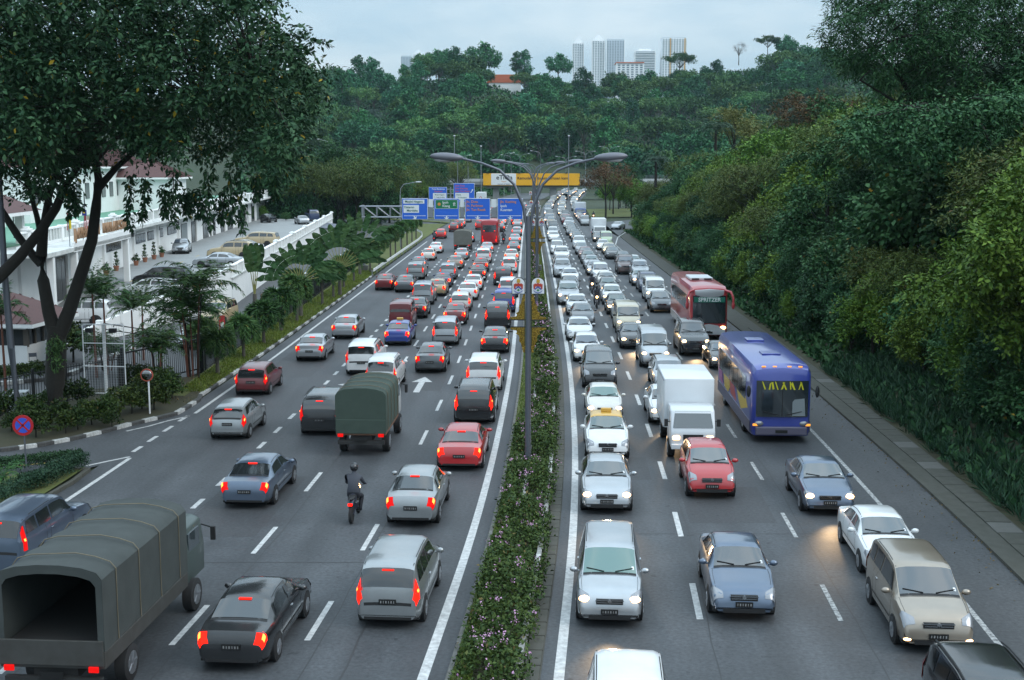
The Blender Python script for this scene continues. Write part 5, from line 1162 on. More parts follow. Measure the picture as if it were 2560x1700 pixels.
# =================================================================== LEFT FOREGROUND FURNITURE
x, y = P(70, 1226); ns = thing('no_stopping_sign', 'round blue and red no-stopping sign on a grey post', 'traffic sign', (x, y, 0.02))
zt = at(59, 1064, y).z; MB().tube([(0, 0, 0), (-.03, 0, zt + .3)], .032, 8).build('post', M_STEELD, ns, 40)
dsc = MB().disc((-.03, -.05, zt), .37, .02, 36, 'Y').build('disc', mat('nostop_red', (.40, .012, .02), .45), ns)
bl = MB().disc((-.03, -.064, zt), .27, .01, 32, 'Y').build('blue_face', mat('nostop_blue', (.03, .08, .5), .45), dsc)
for a in (45, -45): MB().box((-.03, -.070, zt), (.56, .008, .062), M=Matrix.Rotation(R(a), 3, 'Y')).build('cross_bar', MATS['nostop_red'], dsc)
x, y = P(375, 1040); mi = thing('convex_mirror', 'small round convex traffic mirror with red rim on a white post', 'mirror', (x, y, .1)); zt = at(366, 937, y).z - .1
MB().tube([(0, 0, 0), (0, 0, zt)], .04, 8).build('post', M_WHITE, mi, 40); MB().disc((-.05, -.06, zt), .29, .05, 24, 'Y').build('rim', mat('mirror_rim', (.45, .08, .05), .5), mi); MB().ell((-.05, -.085, zt), (.245, .06, .245), 20, 10).build('mirror_glass', mat('mirror', (.25, .25, .25), .05, 1.0), mi, 60)
x, y = P(268, 1016); fr = thing('mesh_sign_frame', 'empty white wire mesh sign frame on a single post', 'sign frame', (x, y, .1), R(-6)); q = MB
W_, z0, z1 = 2.02, .55, 3.85
MB().tube([(0, 0, 0), (0, 0, z1 + .02)], .075, 10).build('post', M_WHITE, fr, 40); MB().box((0, 0, .06), (2.6, .5, .12)).build('footing', M_CONC, fr, bevel=.03)
b = MB()
for z in (z0, (z0 + z1) / 2 - .35, (z0 + z1) / 2 + .75, z1): b.bar((-W_ / 2, -.08, z), (W_ / 2, -.08, z), .042)
for X in (-W_ / 2, W_ / 2): b.bar((X, -.08, z0), (X, -.08, z1), .042)
b.build('frame', M_WHITE, fr)
b = MB()
for X in np.arange(-W_ / 2 + .12, W_ / 2, .12): b.bar((X, -.08, z0), (X, -.08, z1), .005)
for z in np.arange(z0 + .12, z1, .12): b.bar((-W_ / 2, -.078, z), (W_ / 2, -.078, z), .005)
b.build('wire_mesh', mat('mesh_wire', (.3, .32, .32), .5), fr)['kind'] = 'stuff'
for X in (-.55, .6):
    b = MB(); b.bar((X, -.1, z1), (X + .12, -.55, z1 - .05), .04); b.box((X + .16, -.7, z1 - .2), (.3, .25, .2)); b.build('floodlight', M_BLACK, fr, bevel=.01)
x, y = P(48, 1040); cb_ = thing('utility_cabinet', 'pale grey roadside utility cabinet at the foot of the leaning pole', 'cabinet', (x, y, .1), R(8)); MB().box((0, 0, .5), (.75, .55, 1.0)).build('body', mat('cabinet_grey', (.38, .42, .45), .5), cb_, bevel=.02); MB().box((0, 0, 1.03), (.85, .65, .07)).build('lid', mat('cabinet_lid', (.5, .54, .56), .5), cb_, bevel=.02); MB().box((0, -.28, .5), (.6, .02, .8)).build('door', mat('cabinet_grey2', (.33, .37, .4), .5), cb_)
x, y = P(50, 1062); lp = thing('leaning_pole', 'tall grey utility pole leaning beside the big tree', 'pole', (x, y, .1))
pt = [at(50, 1062, y), at(28, 870, y), at(12, 690, y), at(-4, 420, y), at(-14, 100, y)]; MB().tube([(p.x - x, 0, p.z - (.1 if i else pt[0].z)) for i, p in enumerate(pt)], [.16, .15, .14, .12, .10], 12).build('shaft', M_STEELD, lp, 40); MB().box((0, 0, .05), (.5, .5, .12)).build('base', M_CONC, lp)
# black fence along the forecourt
def fence(pts, label, h=1.9, gap=2.4):
    o = thing('metal_fence', label, 'fence', (pts[0][0], pts[0][1], 0)); px0 = Vector((pts[0][0], pts[0][1], 0)); pk = MB()
    for a, b in zip(pts[:-1], pts[1:]):
        a, b = Vector((*a, 0)) - px0, Vector((*b, 0)) - px0; L = (b - a).length; n = max(1, round(L / gap)); d = (b - a) / n; ang = math.atan2(d.y, d.x)
        for i in range(n + 1): MB().box((0, 0, h / 2 + .05), (.11, .11, h + .1)).build('post', M_BLACK, o, loc=a + d * i, rz=ang)
        for i in range(n):
            r_ = MB()
            for z in (.2, h - .12): r_.bar(a + d * i + Vector((0, 0, z)), a + d * (i + 1) + Vector((0, 0, z)), .045)
            r_.build('rail', M_BLACK, o)
            for k in range(1, int(d.length / .16)):
                p = a + d * i + d * (k * .16 / d.length); pk.box((p.x, p.y, h / 2 + .02), (.022, .022, h - .06))
    pk.build('pickets', M_BLACK, o)['kind'] = 'stuff'
    return o
fence([(-46, 57.5), P(0, 1046), P(168, 1010), P(300, 985)], 'black picket fence beside the big tree and side road')
fence([(-17.1, 68), (-17.0, 84), (-17.0, 104), (-17.4, 132), (-17.6, 165), (-17.9, 205)], 'long black picket fence behind the palm row')
ga = thing('sliding_gate', 'black sliding gate with diagonal brace at the forecourt entrance', 'gate', (P(310, 975)[0], P(310, 975)[1], 0)); x, y = ga.location.x, ga.location.y
e_ = Vector((-17.2 - x, 67.5 - y, 0)); b = MB()
for z in (.25, 1.9): b.bar((0, 0, z), (e_.x, e_.y, z), .07)
b.bar((-1.0, .3, 3.4), (e_.x, e_.y, 1.95), .05); b.bar((-1.0, .3, 3.1), (e_.x, e_.y, 1.65), .05); b.build('frame', M_BLACK, ga)
b = MB()
for t in np.linspace(0, 1, 40): b.box((e_.x * t, e_.y * t, 1.07), (.024, .024, 1.7))
b.build('pickets', M_BLACK, ga)['kind'] = 'stuff'
for t in (0.0, 1.0): MB().box((e_.x * t, e_.y * t, 1.1), (.35 if t else .18, .25, 2.2)).build('post', M_BLACK, ga)
# =================================================================== TOWERS ON THE SKYLINE
M_TW = mat('tower_white', (.84, .85, .86), .7); M_TG = mat('tower_glass', (.13, .17, .21), .3); M_TO = mat('tower_orange', (.6, .33, .08), .7); M_TRED = mat('tile_orange', (.5, .13, .06), .7); M_TGR = mat('tower_grey', (.52, .56, .60), .7)
TY = 2600.0
def tower(xa, xb, ytop, label, kind, Y=TY, base=40.0):
    a, b = at(xa, ytop, Y), at(xb, ytop, Y); W = b.x - a.x; H = a.z - base; o = thing('apartment_tower' if kind != 'low' else 'hillside_building', label, 'tower' if kind != 'low' else 'building', ((a.x + b.x) / 2, Y, base)); D = W * .8
    MB().box((0, 0, H / 2), (W, D, H)).build('wall', M_TW if kind != 'glass' else M_TGR, o)
    nf = max(3, int(H / 3.3)); nb = {'slab': 9, 'round': 5, 'glass': 7, 'low': 6, 'terrace': 1}[kind]
    for bi in range(nb):
        w_ = W / nb * .55; X = -W / 2 + W * (bi + .5) / nb; q = MB()
        for fl in range(nf): q.box((X, -D / 2 - .15, H - 3 - fl * 3.3), (w_ if kind != 'terrace' else W * .96, .5, 1.7))
        if kind == 'terrace' or H < 400: q.build('window_column', M_TG, o)
    for X in ([-W / 2, W / 2] if kind != 'slab' else [-W * .17, W * .42]): MB().box((X, -D / 2 - .3, H / 2), (W * .05, 1.2, H)).build('pier', M_TO if kind == 'slab' else M_TW, o)
    if kind == 'round':
        for k in range(4): MB().box((0, 0, H + 1.5 + k * 3), (W * (.8 - .17 * k), D * (.8 - .17 * k), 3)).build('crown', M_TW, o)
        for fl in range(nf): MB().box((W * .28, -D / 2 - .8, H - 4.2 - fl * 3.3), (W * .34, 1.6, .9)).build('balcony', M_TW, o) if fl < 30 else None
    elif kind == 'terrace':
        for fl in range(nf): MB().box((0, -D / 2 - .9, H - 4.4 - fl * 3.3), (W * 1.02, 2, 1.1)).build('balcony', M_TW, o) if fl < 30 else None
        MB().box((0, 0, H + 2), (W * .6, D * .6, 4)).build('crown', M_TW, o)
    elif kind == 'low': MB().box((0, 0, H + .8), (W * 1.05, D * 1.1, 1.6)).build('roof', M_TRED, o)
    else: MB().box((0, 0, H + 1.2), (W * .96, D * .9, 2.4)).build('crown', M_TGR, o)
    return o
tower(1431, 1459, 108, 'slim white apartment tower standing alone left of the pair', 'round'); tower(1480, 1511, 102, 'white stepped apartment tower in front of the grey glass block', 'round'); tower(1515, 1560, 102, 'grey glassy apartment block behind the stepped white tower', 'glass', TY + 80)
tower(1586, 1636, 128, 'squat rounded block with banded terraces', 'terrace'); tower(1653, 1714, 98, 'broad white tower with orange vertical strips', 'slab'); tower(1540, 1606, 160, 'low white building with red roof below the terraced block', 'low', 1900.0)
tower(1003, 1030, 142, 'faint pale tower far away on the left skyline', 'glass', 3600.0); tower(1034, 1056, 136, 'second faint pale tower far away with pointed top', 'round', 3600.0)
p = at(1250, 199, 790); hs = thing('hillside_house', 'orange tiled house roof among the hill trees', 'house', (p.x + 3, 790, hill_z(p.x + 3, 790) - 5)); MB().box((0, 0, 5), (20, 9, 11)).build('wall', M_TW, hs); MB().plate([(-11.5, 10), (11.5, 10), (8, 15), (-8, 15)], -5, 5).build('roof', M_TRED, hs)
p = at(2030, 110, 830); hs = thing('hilltop_pavilion', 'pale green roofed white hilltop building behind the tall tree', 'building', (p.x, 815, hill_z(p.x, 815) - .5)); MB().box((0, 0, 6), (26, 10, 13)).build('wall', M_TW, hs); MB().plate([(-14, 12), (14, 12), (9, 16), (-9, 16)], -6, 6).build('roof', mat('green_tile', (.12, .3, .22), .7), hs); MB().tube([(8, 0, 14), (8, 0, 20)], [1.4, .4], 8).build('turret', M_TW, hs)
# =================================================================== WHITE OFFICE BUILDING, DECK, FORECOURT
M_DECK = mat('deck_concrete', (.30, .31, .31), .8, noise=(.5, (.20, .21, .21), .8)); M_WIN = mat('window_glass', (.02, .025, .03), .1, spec=.8); M_FRAME = mat('window_frame', (.10, .10, .11), .5); M_DOORG = mat('grey_door', (.22, .25, .26), .5)
M_TILE = mat('brown_roof_tile', (.12, .055, .05), .75, noise=(3, (.07, .035, .035), .7)); M_ROOFG = mat('green_roof', (.16, .36, .25), .8, noise=(.7, (.10, .26, .18), .7)); M_TERRA = mat('terracotta', (.28, .12, .07), .8)
def Xw(Y): return -26.7 - .078 * Y
def Xo(Y): return -15.8 - .071 * Y
DZ, EZ = 2.2, 5.6
fc = MB().add([(x, y, -.006) for x, y in [(-48, 58.6), (-24, 60.2), P(300, 990), (-17.15, 68), (-17.1, 104), (-17.7, 165), (-18.0, 215), (-48, 215)]], [tuple(range(8))]).build('forecourt', M_ASPH2); fc['kind'] = 'structure'
dk = MB(); dy = [(77.5, 0.0), (86, .55), (94, 1.35), (100, DZ), (130, DZ), (170, DZ), (213, DZ)]
dk.ribbon([(Xw(y) + (0 if y > 80 else 0) + .05, y, z + .004) for y, z in dy], [((Xo(y) if y >= 100 else -27.4 + (Xo(100) + 27.4) * (y - 77.5) / 22.5), y, z + .004) for y, z in dy]); dko = dk.build('parking_deck', M_DECK); dko['kind'] = 'structure'
rot = math.atan2(1, -.078); bo = thing('office_building', 'long white office building with balustraded roof above the parking deck', 'building', (Xw(80), 80, 0), rot); BL = 142.0
def lx_(px): u = (px - CX) / F; return (-26.7 / (u + .078) - 80) * 1.003
wall = MB().box((BL / 2, 8, (EZ - .1) / 2), (BL, 16, EZ + .1)).build('wall', M_WALL, bo)
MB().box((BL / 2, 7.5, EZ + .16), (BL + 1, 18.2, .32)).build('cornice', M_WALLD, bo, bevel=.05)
MB().box((BL / 2, 8, EZ + .37), (BL - 1, 15, .08)).build('roof_deck', M_ROOFG, bo)
par = MB().box((BL / 2, -.95, EZ + .42), (BL, .22, .2)).build('parapet', M_WALL, bo)
MB().box((BL / 2, -.95, EZ + 1.38), (BL, .30, .14)).build('coping', M_WALL, par, bevel=.03)
for k in range(36):
    xx = 2 + k * (BL - 4) / 35
    MB().box((xx, -.95, EZ + .92), (.5, .36, 1.15)).build('parapet_post', M_WALL, par, bevel=.02)
    if k % 3 == 0: b = MB(); b.box((xx, -.95, EZ + 1.55), (.75, .6, .14)); b.box((xx, -.95, EZ + 1.68), (.4, .35, .14)); b.build('post_cap', M_WALL, par, bevel=.03)
    if k < 35:
        st = (BL - 4) / 35; b = MB()
        for j in range(5): b.box((xx + .55 + (st - 1.1) * j / 4, -.95, EZ + .92), (.34, .16, .82))
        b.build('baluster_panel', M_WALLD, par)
for k in range(13): MB().box((3 + k * 11.3, -.1, 2.65), (.55, .25, EZ - .1)).build('pilaster', M_WALL, bo, bevel=.03)
def window(xa, xb, z0, z1, n=2, deep=.06, m=M_WIN, nm='window'):
    a, b = lx_(xa), lx_(xb); w = MB().box(((a + b) / 2, -.03, (z0 + z1) / 2), (b - a, .08, z1 - z0)).build(nm, M_FRAME, bo)
    for i in range(n): MB().box((a + (b - a) * (i + .5) / n, -.075, (z0 + z1) / 2), ((b - a) / n - .12, .02, z1 - z0 - .14)).build('pane', m, w)
    MB().box(((a + b) / 2, -.10, z1 + .12), (b - a + .4, .3, .1)).build('ledge', M_WALL, w)
for a, b, n in ((266, 302, 4), (339, 364, 4), (370, 385, 2), (396, 408, 2), (420, 442, 3)): window(a, b, 3.9, 4.8, n)
for a, b in ((177, 192), (480, 491), (509, 522), (527, 540), (554, 566), (571, 584), (597, 607), (611, 622), (631, 638), (667, 675), (680, 689)): window(a, b, 2.2, 4.7, 2)
window(454, 469, DZ + .02, 4.7, 1, m=M_DOORG, nm='door'); window(641, 659, DZ + .02, 4.9, 2, m=M_DOORG, nm='door'); window(112, 160, DZ - .9, 4.6, 4, nm='entrance_door')
for px in (330, 395, 445, 560, 630, 662): MB().box((lx_(px), -.16, EZ - .7), (.35, .2, .4)).build('wall_lamp', M_FRAME, bo, bevel=.03)
# porch with standing letters
ca, cb2 = (83.0 - 80) * 1.003, (99.8 - 80) * 1.003
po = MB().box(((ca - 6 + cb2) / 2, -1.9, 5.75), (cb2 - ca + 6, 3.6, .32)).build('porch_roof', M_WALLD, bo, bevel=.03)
MB().box(((ca + cb2) / 2, -3.62, 5.9), (cb2 - ca, .16, .72)).build('porch_fascia', M_WALL, bo, bevel=.03)
M_LET = mat('bronze_letter', (.30, .17, .09), .6)
for s, xx, al in (('JABATAN', cb2 - .4, 0), ('MALAYSIA', ca, 1)): pass
# letters read along the facade: local +X runs away from the viewer, the text faces the road
for i, ch in enumerate('JABATAN'): lettering('letter', ch, 1.05, bo, (ca + .6 + i * .98, -3.66, 6.72), M_LET, (R(90), 0, 0), extrude=.09, xscale=1.15)
for i, ch in enumerate('MALAYSIA'): lettering('letter', ch, 1.05, bo, (ca + 8.7 + i * .98, -3.66, 6.72), M_LET, (R(90), 0, 0), extrude=.09, xscale=1.15)
for xx in (ca - 4.5, ca + 1, cb2 - .6): MB().box((xx, -3.4, 2.9), (.45, .45, 5.6)).build('porch_column', M_WALL, bo, bevel=.03)
# upper storeys set back on the roof
def hip(parent, cx_, cy_, w, d, z0, z1, m=M_TILE, over=.7):
    w2, d2 = w / 2 + over, d / 2 + over; rdg = max(.2, w2 - d2) if w > d else .2
    v = [(cx_ - w2, cy_ - d2, z0), (cx_ + w2, cy_ - d2, z0), (cx_ + w2, cy_ + d2, z0), (cx_ - w2, cy_ + d2, z0), (cx_ - rdg, cy_, z1), (cx_ + rdg, cy_, z1)]
    r_ = MB().add(v, [(0, 1, 5, 4), (1, 2, 5), (2, 3, 4, 5), (3, 0, 4), (3, 2, 1, 0)]).build('roof', m, parent)
    MB().box((cx_, cy_, z0 - .12), (w2 * 2, d2 * 2, .22)).build('eaves', M_WALL, r_)
    cr = MB(); n = int(w2 * 2 / .45)
    for i in range(1, n):                                           # tile courses running down both long slopes
        t = -w2 + 2 * w2 * i / n
        for sg in (-1, 1):
            zt_ = z0 + (z1 - z0) * min(1.0, (w2 - abs(t)) / max(.01, w2 - rdg)) if abs(t) > rdg else z1; yt = cy_ + sg * d2 * (1 - (zt_ - z0) / (z1 - z0))
            cr.bar((cx_ + t, cy_ + sg * d2, z0 + .03), (cx_ + t, yt, zt_ + .03), .09, .05)
    cr.build('tile_courses', m, r_)['kind'] = 'stuff'
    return r_
MB().box((62, 12.5, 8.4), (52, 7, 5.2)).build('upper_wall', M_WALL, bo); hip(bo, 62, 12.5, 52, 7, 11.2, 13.6)
for k in range(14): MB().box((38.5 + k * 3.6, 8.98, 8.6), (1.6, .1, 1.7)).build('window', M_WIN, bo)
MB().box((75, 6.0, 7.7), (9, 7, 4.0)).build('stair_block', M_WALL, bo); hip(bo, 75, 6, 9, 7, 9.9, 12.2)
MB().box((92, 9.5, 8.0), (14, .1, 3.2)).build('dark_screen', M_BLACK, bo)
MB().box((20, 12, 8.2), (18, 6, 5)).build('upper_wall', M_WALL, bo)
for k in range(4): MB().box((14 + k * 4, 8.96, 7.6), (2.2, .1, 1.8)).build('window', mat('blue_glass', (.03, .03, .12), .2), bo)
pv = thing('roof_pavilion', 'small pavilion with brown tiled hip roof left of the big tree', 'pavilion', (-36.4, 82.5, 5.8), R(4))
hip(pv, 0, 0, 6.4, 6.4, 2.5, 4.6); 
for sx_ in (-2.7, 2.7):
    for sy_ in (-2.7, 2.7): MB().box((sx_, sy_, 1.15), (.5, .5, 2.5)).build('column', M_WALL, pv)
for k, (px, py) in enumerate(((135, 560), (302, 500), (30, 560), (480, 470))):
    p = at(px, py, 92 + k * 10); o = thing('roof_post', 'thin black post on the green roof', 'post', (p.x - 3, p.y, EZ + .4), 0, 'black posts on the green roof'); MB().tube([(0, 0, 0), (0, 0, 3.2)], .05, 6).build('shaft', M_BLACK, o)
# flags on the porch
M_FR, M_FW, M_FB, M_FY = mat('flag_red', (.5, .03, .04), .8), mat('flag_white', (.7, .7, .7), .8), mat('flag_blue', (.02, .03, .2), .8), mat('flag_yellow', (.65, .5, .03), .8)
p = at(205, 560, 86.5); o = thing('flag', 'red and white striped flag with blue canton on a porch pole', 'flag', (p.x, p.y, 5.9)); MB().tube([(0, 0, 0), (.25, 0, 2.6)], .03, 6).build('pole', M_STEEL, o)
fl = MB().box((.32, -.03, 1.75), (.06, .02, 1.3), 0).build('cloth', M_FW, o)
for k in range(4): MB().bar((.16 + .10 * k, -.06, 1.1 + .0 * k), (.22 + .10 * k, -.06, 2.0), .055, .02).build('stripe', M_FR, fl)
MB().box((.22, -.07, 2.2), (.32, .02, .4)).build('canton', M_FB, fl); MB().disc((.22, -.09, 2.25), .10, .01, 12, 'Y').build('emblem', M_FY, fl)
p = at(172, 560, 84); o = thing('flag', 'drooping red, black and yellow flag on a porch pole', 'flag', (p.x, p.y, 5.9)); MB().tube([(0, 0, 0), (0, 0, 2.4)], .03, 6).build('pole', M_STEEL, o); MB().bar((-.1, -.05, 1.1), (-.05, -.05, 2.3), .12, .02).build('cloth', M_FR, o); MB().bar((.0, -.05, 1.0), (.03, -.05, 2.0), .1, .02).build('stripe', M_BLACK, o); MB().bar((.12, -.05, 1.2), (.12, -.05, 1.9), .14, .02).build('stripe', M_FY, o)
# ---- deck edge: retaining wall with balustrade
rw = thing('retaining_wall', 'long white retaining wall with balustrade holding the parking deck', 'wall', (Xo(100), 100, 0), math.atan2(1, -.071)); WL = 112.5
MB().box((WL / 2, -.0, DZ / 2 - .1), (WL, .35, DZ + .2)).build('wall', M_WALL, rw); MB().box((WL / 2, -.02, DZ + .1), (WL, .55, .16)).build('ledge', M_WALLD, rw, bevel=.03); cp = MB().box((WL / 2, 0, DZ + 1.0), (WL, .32, .13)).build('coping', M_WALL, rw, bevel=.03)
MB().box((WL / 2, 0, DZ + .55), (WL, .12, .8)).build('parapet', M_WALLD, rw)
n_ = 35
for k in range(n_ + 1):
    xx = WL * k / n_; MB().box((xx, 0, DZ + .58), (.5, .4, .95)).build('post', M_WALL, rw, bevel=.02)
    if k % 5 == 0: b = MB(); b.box((xx, 0, DZ + 1.14), (.75, .62, .12)); b.box((xx, 0, DZ + 1.26), (.42, .36, .12)); b.build('post_cap', M_WALL, rw, bevel=.03)
    if k < n_:
        b = MB()
        for j in range(6): b.box((xx + .5 + (WL / n_ - 1.0) * j / 5, 0, DZ + .55), (.2, .22, .7))
        b.build('baluster_panel', M_WALL, rw)
# far under-deck lean-to
MB().box((92, -1.2, .95), (14, 2.2, 1.9)).build('lean_to', M_WALL, rw); MB().box((92, -1.4, 1.98), (14.6, 2.9, .14), M=Matrix.Rotation(R(8), 3, 'X')).build('lean_to_roof', mat('slate_grey', (.12, .13, .16), .7), rw)
for k in range(8): MB().box((86.5 + k * 1.6, -2.33, 1.1), (1.1, .06, 1.0)).build('window', M_WIN, rw)
# ramp parapet
rp_ = thing('ramp_wall', 'sloping white parapet beside the forecourt ramp', 'wall', (-27.4, 77.5, 0)); e = Vector((Xo(100) + 27.4, 22.5)); pe = e.normalized(); q = Vector((-pe.y, pe.x)) * .15
b = MB(); b.add([(q.x, q.y, -.1), (e.x + q.x, e.y + q.y, -.1), (e.x + q.x, e.y + q.y, DZ + 1.0), (q.x, q.y, .95), (-q.x, -q.y, -.1), (e.x - q.x, e.y - q.y, -.1), (e.x - q.x, e.y - q.y, DZ + 1.0), (-q.x, -q.y, .95)], [(0, 1, 2, 3), (4, 7, 6, 5), (0, 4, 5, 1), (3, 2, 6, 7), (0, 3, 7, 4), (1, 5, 6, 2)]); b.build('wall', M_WALL, rp_)
for k in range(10):
    t = k / 9; MB().box((e.x * t, e.y * t, .5 + DZ * t + .25), (.42, .42, .75)).build('post', M_WALL, rp_, bevel=.02)
# ---- guard house
gx_, gy_ = P(82, 914); gh = thing('guard_house', 'small white guard house with brown tiled roof and windows', 'guard house', (gx_ - 2.0, gy_ + 2.2, 0), R(-6))
MB().box((0, 0, .55), (4.0, 4.2, 1.2)).build('wall', M_WALL, gh); MB().box((0, 0, 1.6), (3.8, 4.0, 1.2)).build('window_band', M_WIN, gh); MB().box((0, 0, 2.22), (4.0, 4.2, .24)).build('lintel', M_WALL, gh)
for sx_ in (-1.93, -.9, .1, 1.0, 1.93): MB().box((sx_, -2.03, 1.62), (.13 if abs(sx_) < 1.5 else .28, .13, 1.05)).build('mullion', mat('brown_frame', (.10, .085, .07), .6), gh)
for sy_ in (-1.93, -1.0, 0, 1.0, 1.93): MB().box((1.93, sy_, 1.62), (.13, .13 if abs(sy_) < 1.5 else .28, 1.05)).build('mullion', MATS['brown_frame'], gh)
hip(gh, 0, 0, 4.2, 4.4, 2.5, 4.0)
c_ = P(66, 922); ch = thing('folding_chair', 'dark folding chair against the guard house wall', 'chair', (c_[0] + .5, c_[1] - .2, 0), R(30)); MB().box((0, 0, .45), (.42, .4, .03)).build('seat', M_STEELD, ch); MB().box((0, .2, .8), (.42, .03, .22)).build('backrest', M_STEELD, ch)
for sx_ in (-.2, .2): MB().bar((sx_, -.22, 0), (sx_, .2, .92), .025).build('leg', M_STEELD, ch); MB().bar((sx_, .22, 0), (sx_, -.15, .45), .025).build('leg', M_STEELD, ch)
kerb_blocks('kerb', [P(-60, 966), P(0, 963), P(115, 952), P(175, 938), P(230, 915), P(300, 886), P(367, 859)], 1.25, .22, .3, label='black and white kerb along the forecourt driveway')
for k in range(9):
    a = P(250 + 45 * k, 690 - 15.5 * k + 12, DZ); MB().box((a[0] + 2.6, a[1], DZ + .009), (.12, 1.3, .006)).build('yellow_marking', M_YELP, dko)
# ---- potted plants beside the wall
M_POTLEAF = leaf_mat('pot_leaf', (.02, .05, .02), (.06, .11, .03))
potm = MB().tube([(0, 0, 0), (0, 0, .38), (0, 0, .44), (0, 0, .45)], [.17, .25, .27, .22], 14).mesh('pot', [M_TERRA], 40)
ptm = []
for k in range(3):
    c = [(0, 0, .65), (.05, .05, .95)] + ([(0, 0, 1.3), (.02, 0, 1.6)] if k else [(.2, -.1, .6), (-.2, .1, .62)]); pp, dd_ = clumps(c, [.26, .2] + ([.12, .1] if k else [.2, .2]), 60); ptm.append(leaves('plant', pp, .17, M_POTLEAF, .5))
POTS = [(695, 885), (760, 855), (830, 838), (890, 820), (948, 798), (1007, 780), (1057, 765), (182, 1050), (120, 1075)]
for k, (zx, zy) in enumerate(POTS):
    x, y = P(zx / 2.613, 350 + zy / 2.613, DZ if k < 7 else .3); o = thing('potted_plant', ['small leafy plant in terracotta pot against the white wall', 'bushy plant in terracotta pot beside the entrance'][k >= 7], 'potted plant', (x, y, (DZ if k < 7 else .3) + .004), random.random() * 6, ['row of pots along the white wall', 'pots by the entrance'][k >= 7])
    put('pot', potm, o); put('plant', ptm[k % 3], o)
# ---- parked vehicles
def parked(kind, paint, px, py, z, ang, label, lod=1, dx=0, dy=0): x, y = P(px, py, z); car(kind, paint, x + dx, y + dy, R(ang), lod=lod, z=z + .005, label=label)['label'] = label
parked('sedan', 'silver', 455, 632, DZ, 190, 'silver sedan parked on the deck beside the white wall')
parked('hatchback', 'black', 672, 556, DZ, -12, 'black hatchback parked at the far end of the deck')
parked('suv', 'tan', 580, 648, DZ, 84, 'tan estate SUV parked nose to the drive on the deck')
parked('pickup', 'tan', 640, 618, DZ, 84, 'second tan vehicle beyond a white sedan on the deck')
parked('sedan', 'white', 606, 632, DZ, 84, 'white sedan parked between the two tan vehicles')
parked('sedan', 'silver', 548, 668, DZ, 84, 'pale silver sedan parked by the deck balustrade')
parked('mpv', 'black', 408, 720, DZ, 82, 'black people carrier parked on the deck behind the tall palm')
parked('wagon', 'white', 375, 745, 1.6, 82, 'white estate car parked on the deck behind the palms')
parked('suv', 'dark blue', 780, 552, DZ, 20, 'dark SUV parked by the plants at the deck corner')
parked('sedan', 'silver', 755, 560, DZ, 20, 'silver sedan beside the dark SUV at the deck corner')
parked('suv', 'white', 195, 812, .45, 95, 'white SUV parked on the ramp behind the tree fork')
parked('sedan', 'dark blue', 130, 850, .0, 95, 'dark blue sedan parked beside the guard house')
parked('pickup', 'white', 876, 662, 0, 175, 'white pickup parked behind the palm fence near the gantry')
parked('suv', 'tan', 548, 812, 0, 176, 'tan SUV parked behind the black fence')
parked('sedan', 'black', 700, 765, 0, 176, 'black sedan parked below the retaining wall')
parked('hatchback', 'white', 770, 720, 0, 176, 'white hatchback parked below the retaining wall')
parked('sedan', 'silver', 500, 862, 0, 176, 'silver sedan parked behind the fence and palm clump')
for px, py, c1 in ((745, 745, 1), (663, 800, 1), (545, 870, 0)):
    x, y = P(px, py + 30, 0); o = thing('banner_flag', 'upright red, white and yellow banner on the palm fence' if c1 else 'upright yellow and red banner on the fence by the palm clump', 'banner', (-17.25, y, .3), 0, 'banners on the palm fence' if c1 else None); MB().tube([(0, 0, -.3), (0, 0, 2.5)], .02, 6).build('pole', M_STEEL, o); b = MB().box((.22, -.02, 1.6), (.36, .015, 1.5)).build('cloth', M_FR, o); MB().box((.24, -.032, 1.1), (.2, .012, .5)).build('stripe', M_FY, b); MB().box((.24, -.032, 1.75), (.2, .012, .4)).build('stripe', M_FW, b)
# =================================================================== VEGETATION
M_BARK = mat('bark', (.024, .021, .017), .95, noise=(6, (.014, .012, .010), .6), bump=1.0); M_BARKP = mat('bark_pale', (.12, .11, .095), .9, noise=(5, (.06, .055, .045), .7), bump=.8)
LM = {'big': leaf_mat('leaf_big_tree', (.012, .048, .022), (.046, .108, .046), (.30, .22, .02)),
      'fine': leaf_mat('leaf_brownish', (.034, .064, .014), (.105, .140, .034), (.15, .10, .03)), 'bright': leaf_mat('leaf_bright', (.036, .095, .011), (.130, .215, .030)),
      'broad': leaf_mat('leaf_broad', (.018, .068, .022), (.062, .140, .052), (.20, .13, .02)), 'dark': leaf_mat('leaf_dark', (.011, .052, .020), (.044, .115, .040)),
      'hill': leaf_mat('leaf_hill', (.010, .072, .030), (.042, .150, .056), sat_var=.42), 'hill2': leaf_mat('leaf_hill_olive', (.026, .088, .026), (.092, .175, .050), sat_var=.38), 'yellow': leaf_mat('leaf_yellow_green', (.09, .12, .03), (.19, .20, .06)),
      'brown': leaf_mat('leaf_brown_orange', (.07, .055, .022), (.17, .10, .04)), 'palm': leaf_mat('leaf_palm', (.018, .060, .018), (.070, .145, .042), (.20, .15, .04)), 'trav': leaf_mat('leaf_traveller', (.030, .070, .022), (.075, .13, .042)), 'bare': leaf_mat('twig_grey', (.10, .10, .11), (.17, .16, .17)),
      'hedge': leaf_mat('leaf_hedge', (.014, .034, .008), (.052, .080, .018), (.12, .09, .035)), 'flower': leaf_mat('flower_pink', (.36, .17, .33), (.60, .36, .55)), 'strap': leaf_mat('leaf_strap', (.010, .036, .018), (.035, .080, .036)), 'grass': leaf_mat('grass_blade', (.05, .085, .010), (.12, .165, .025))}
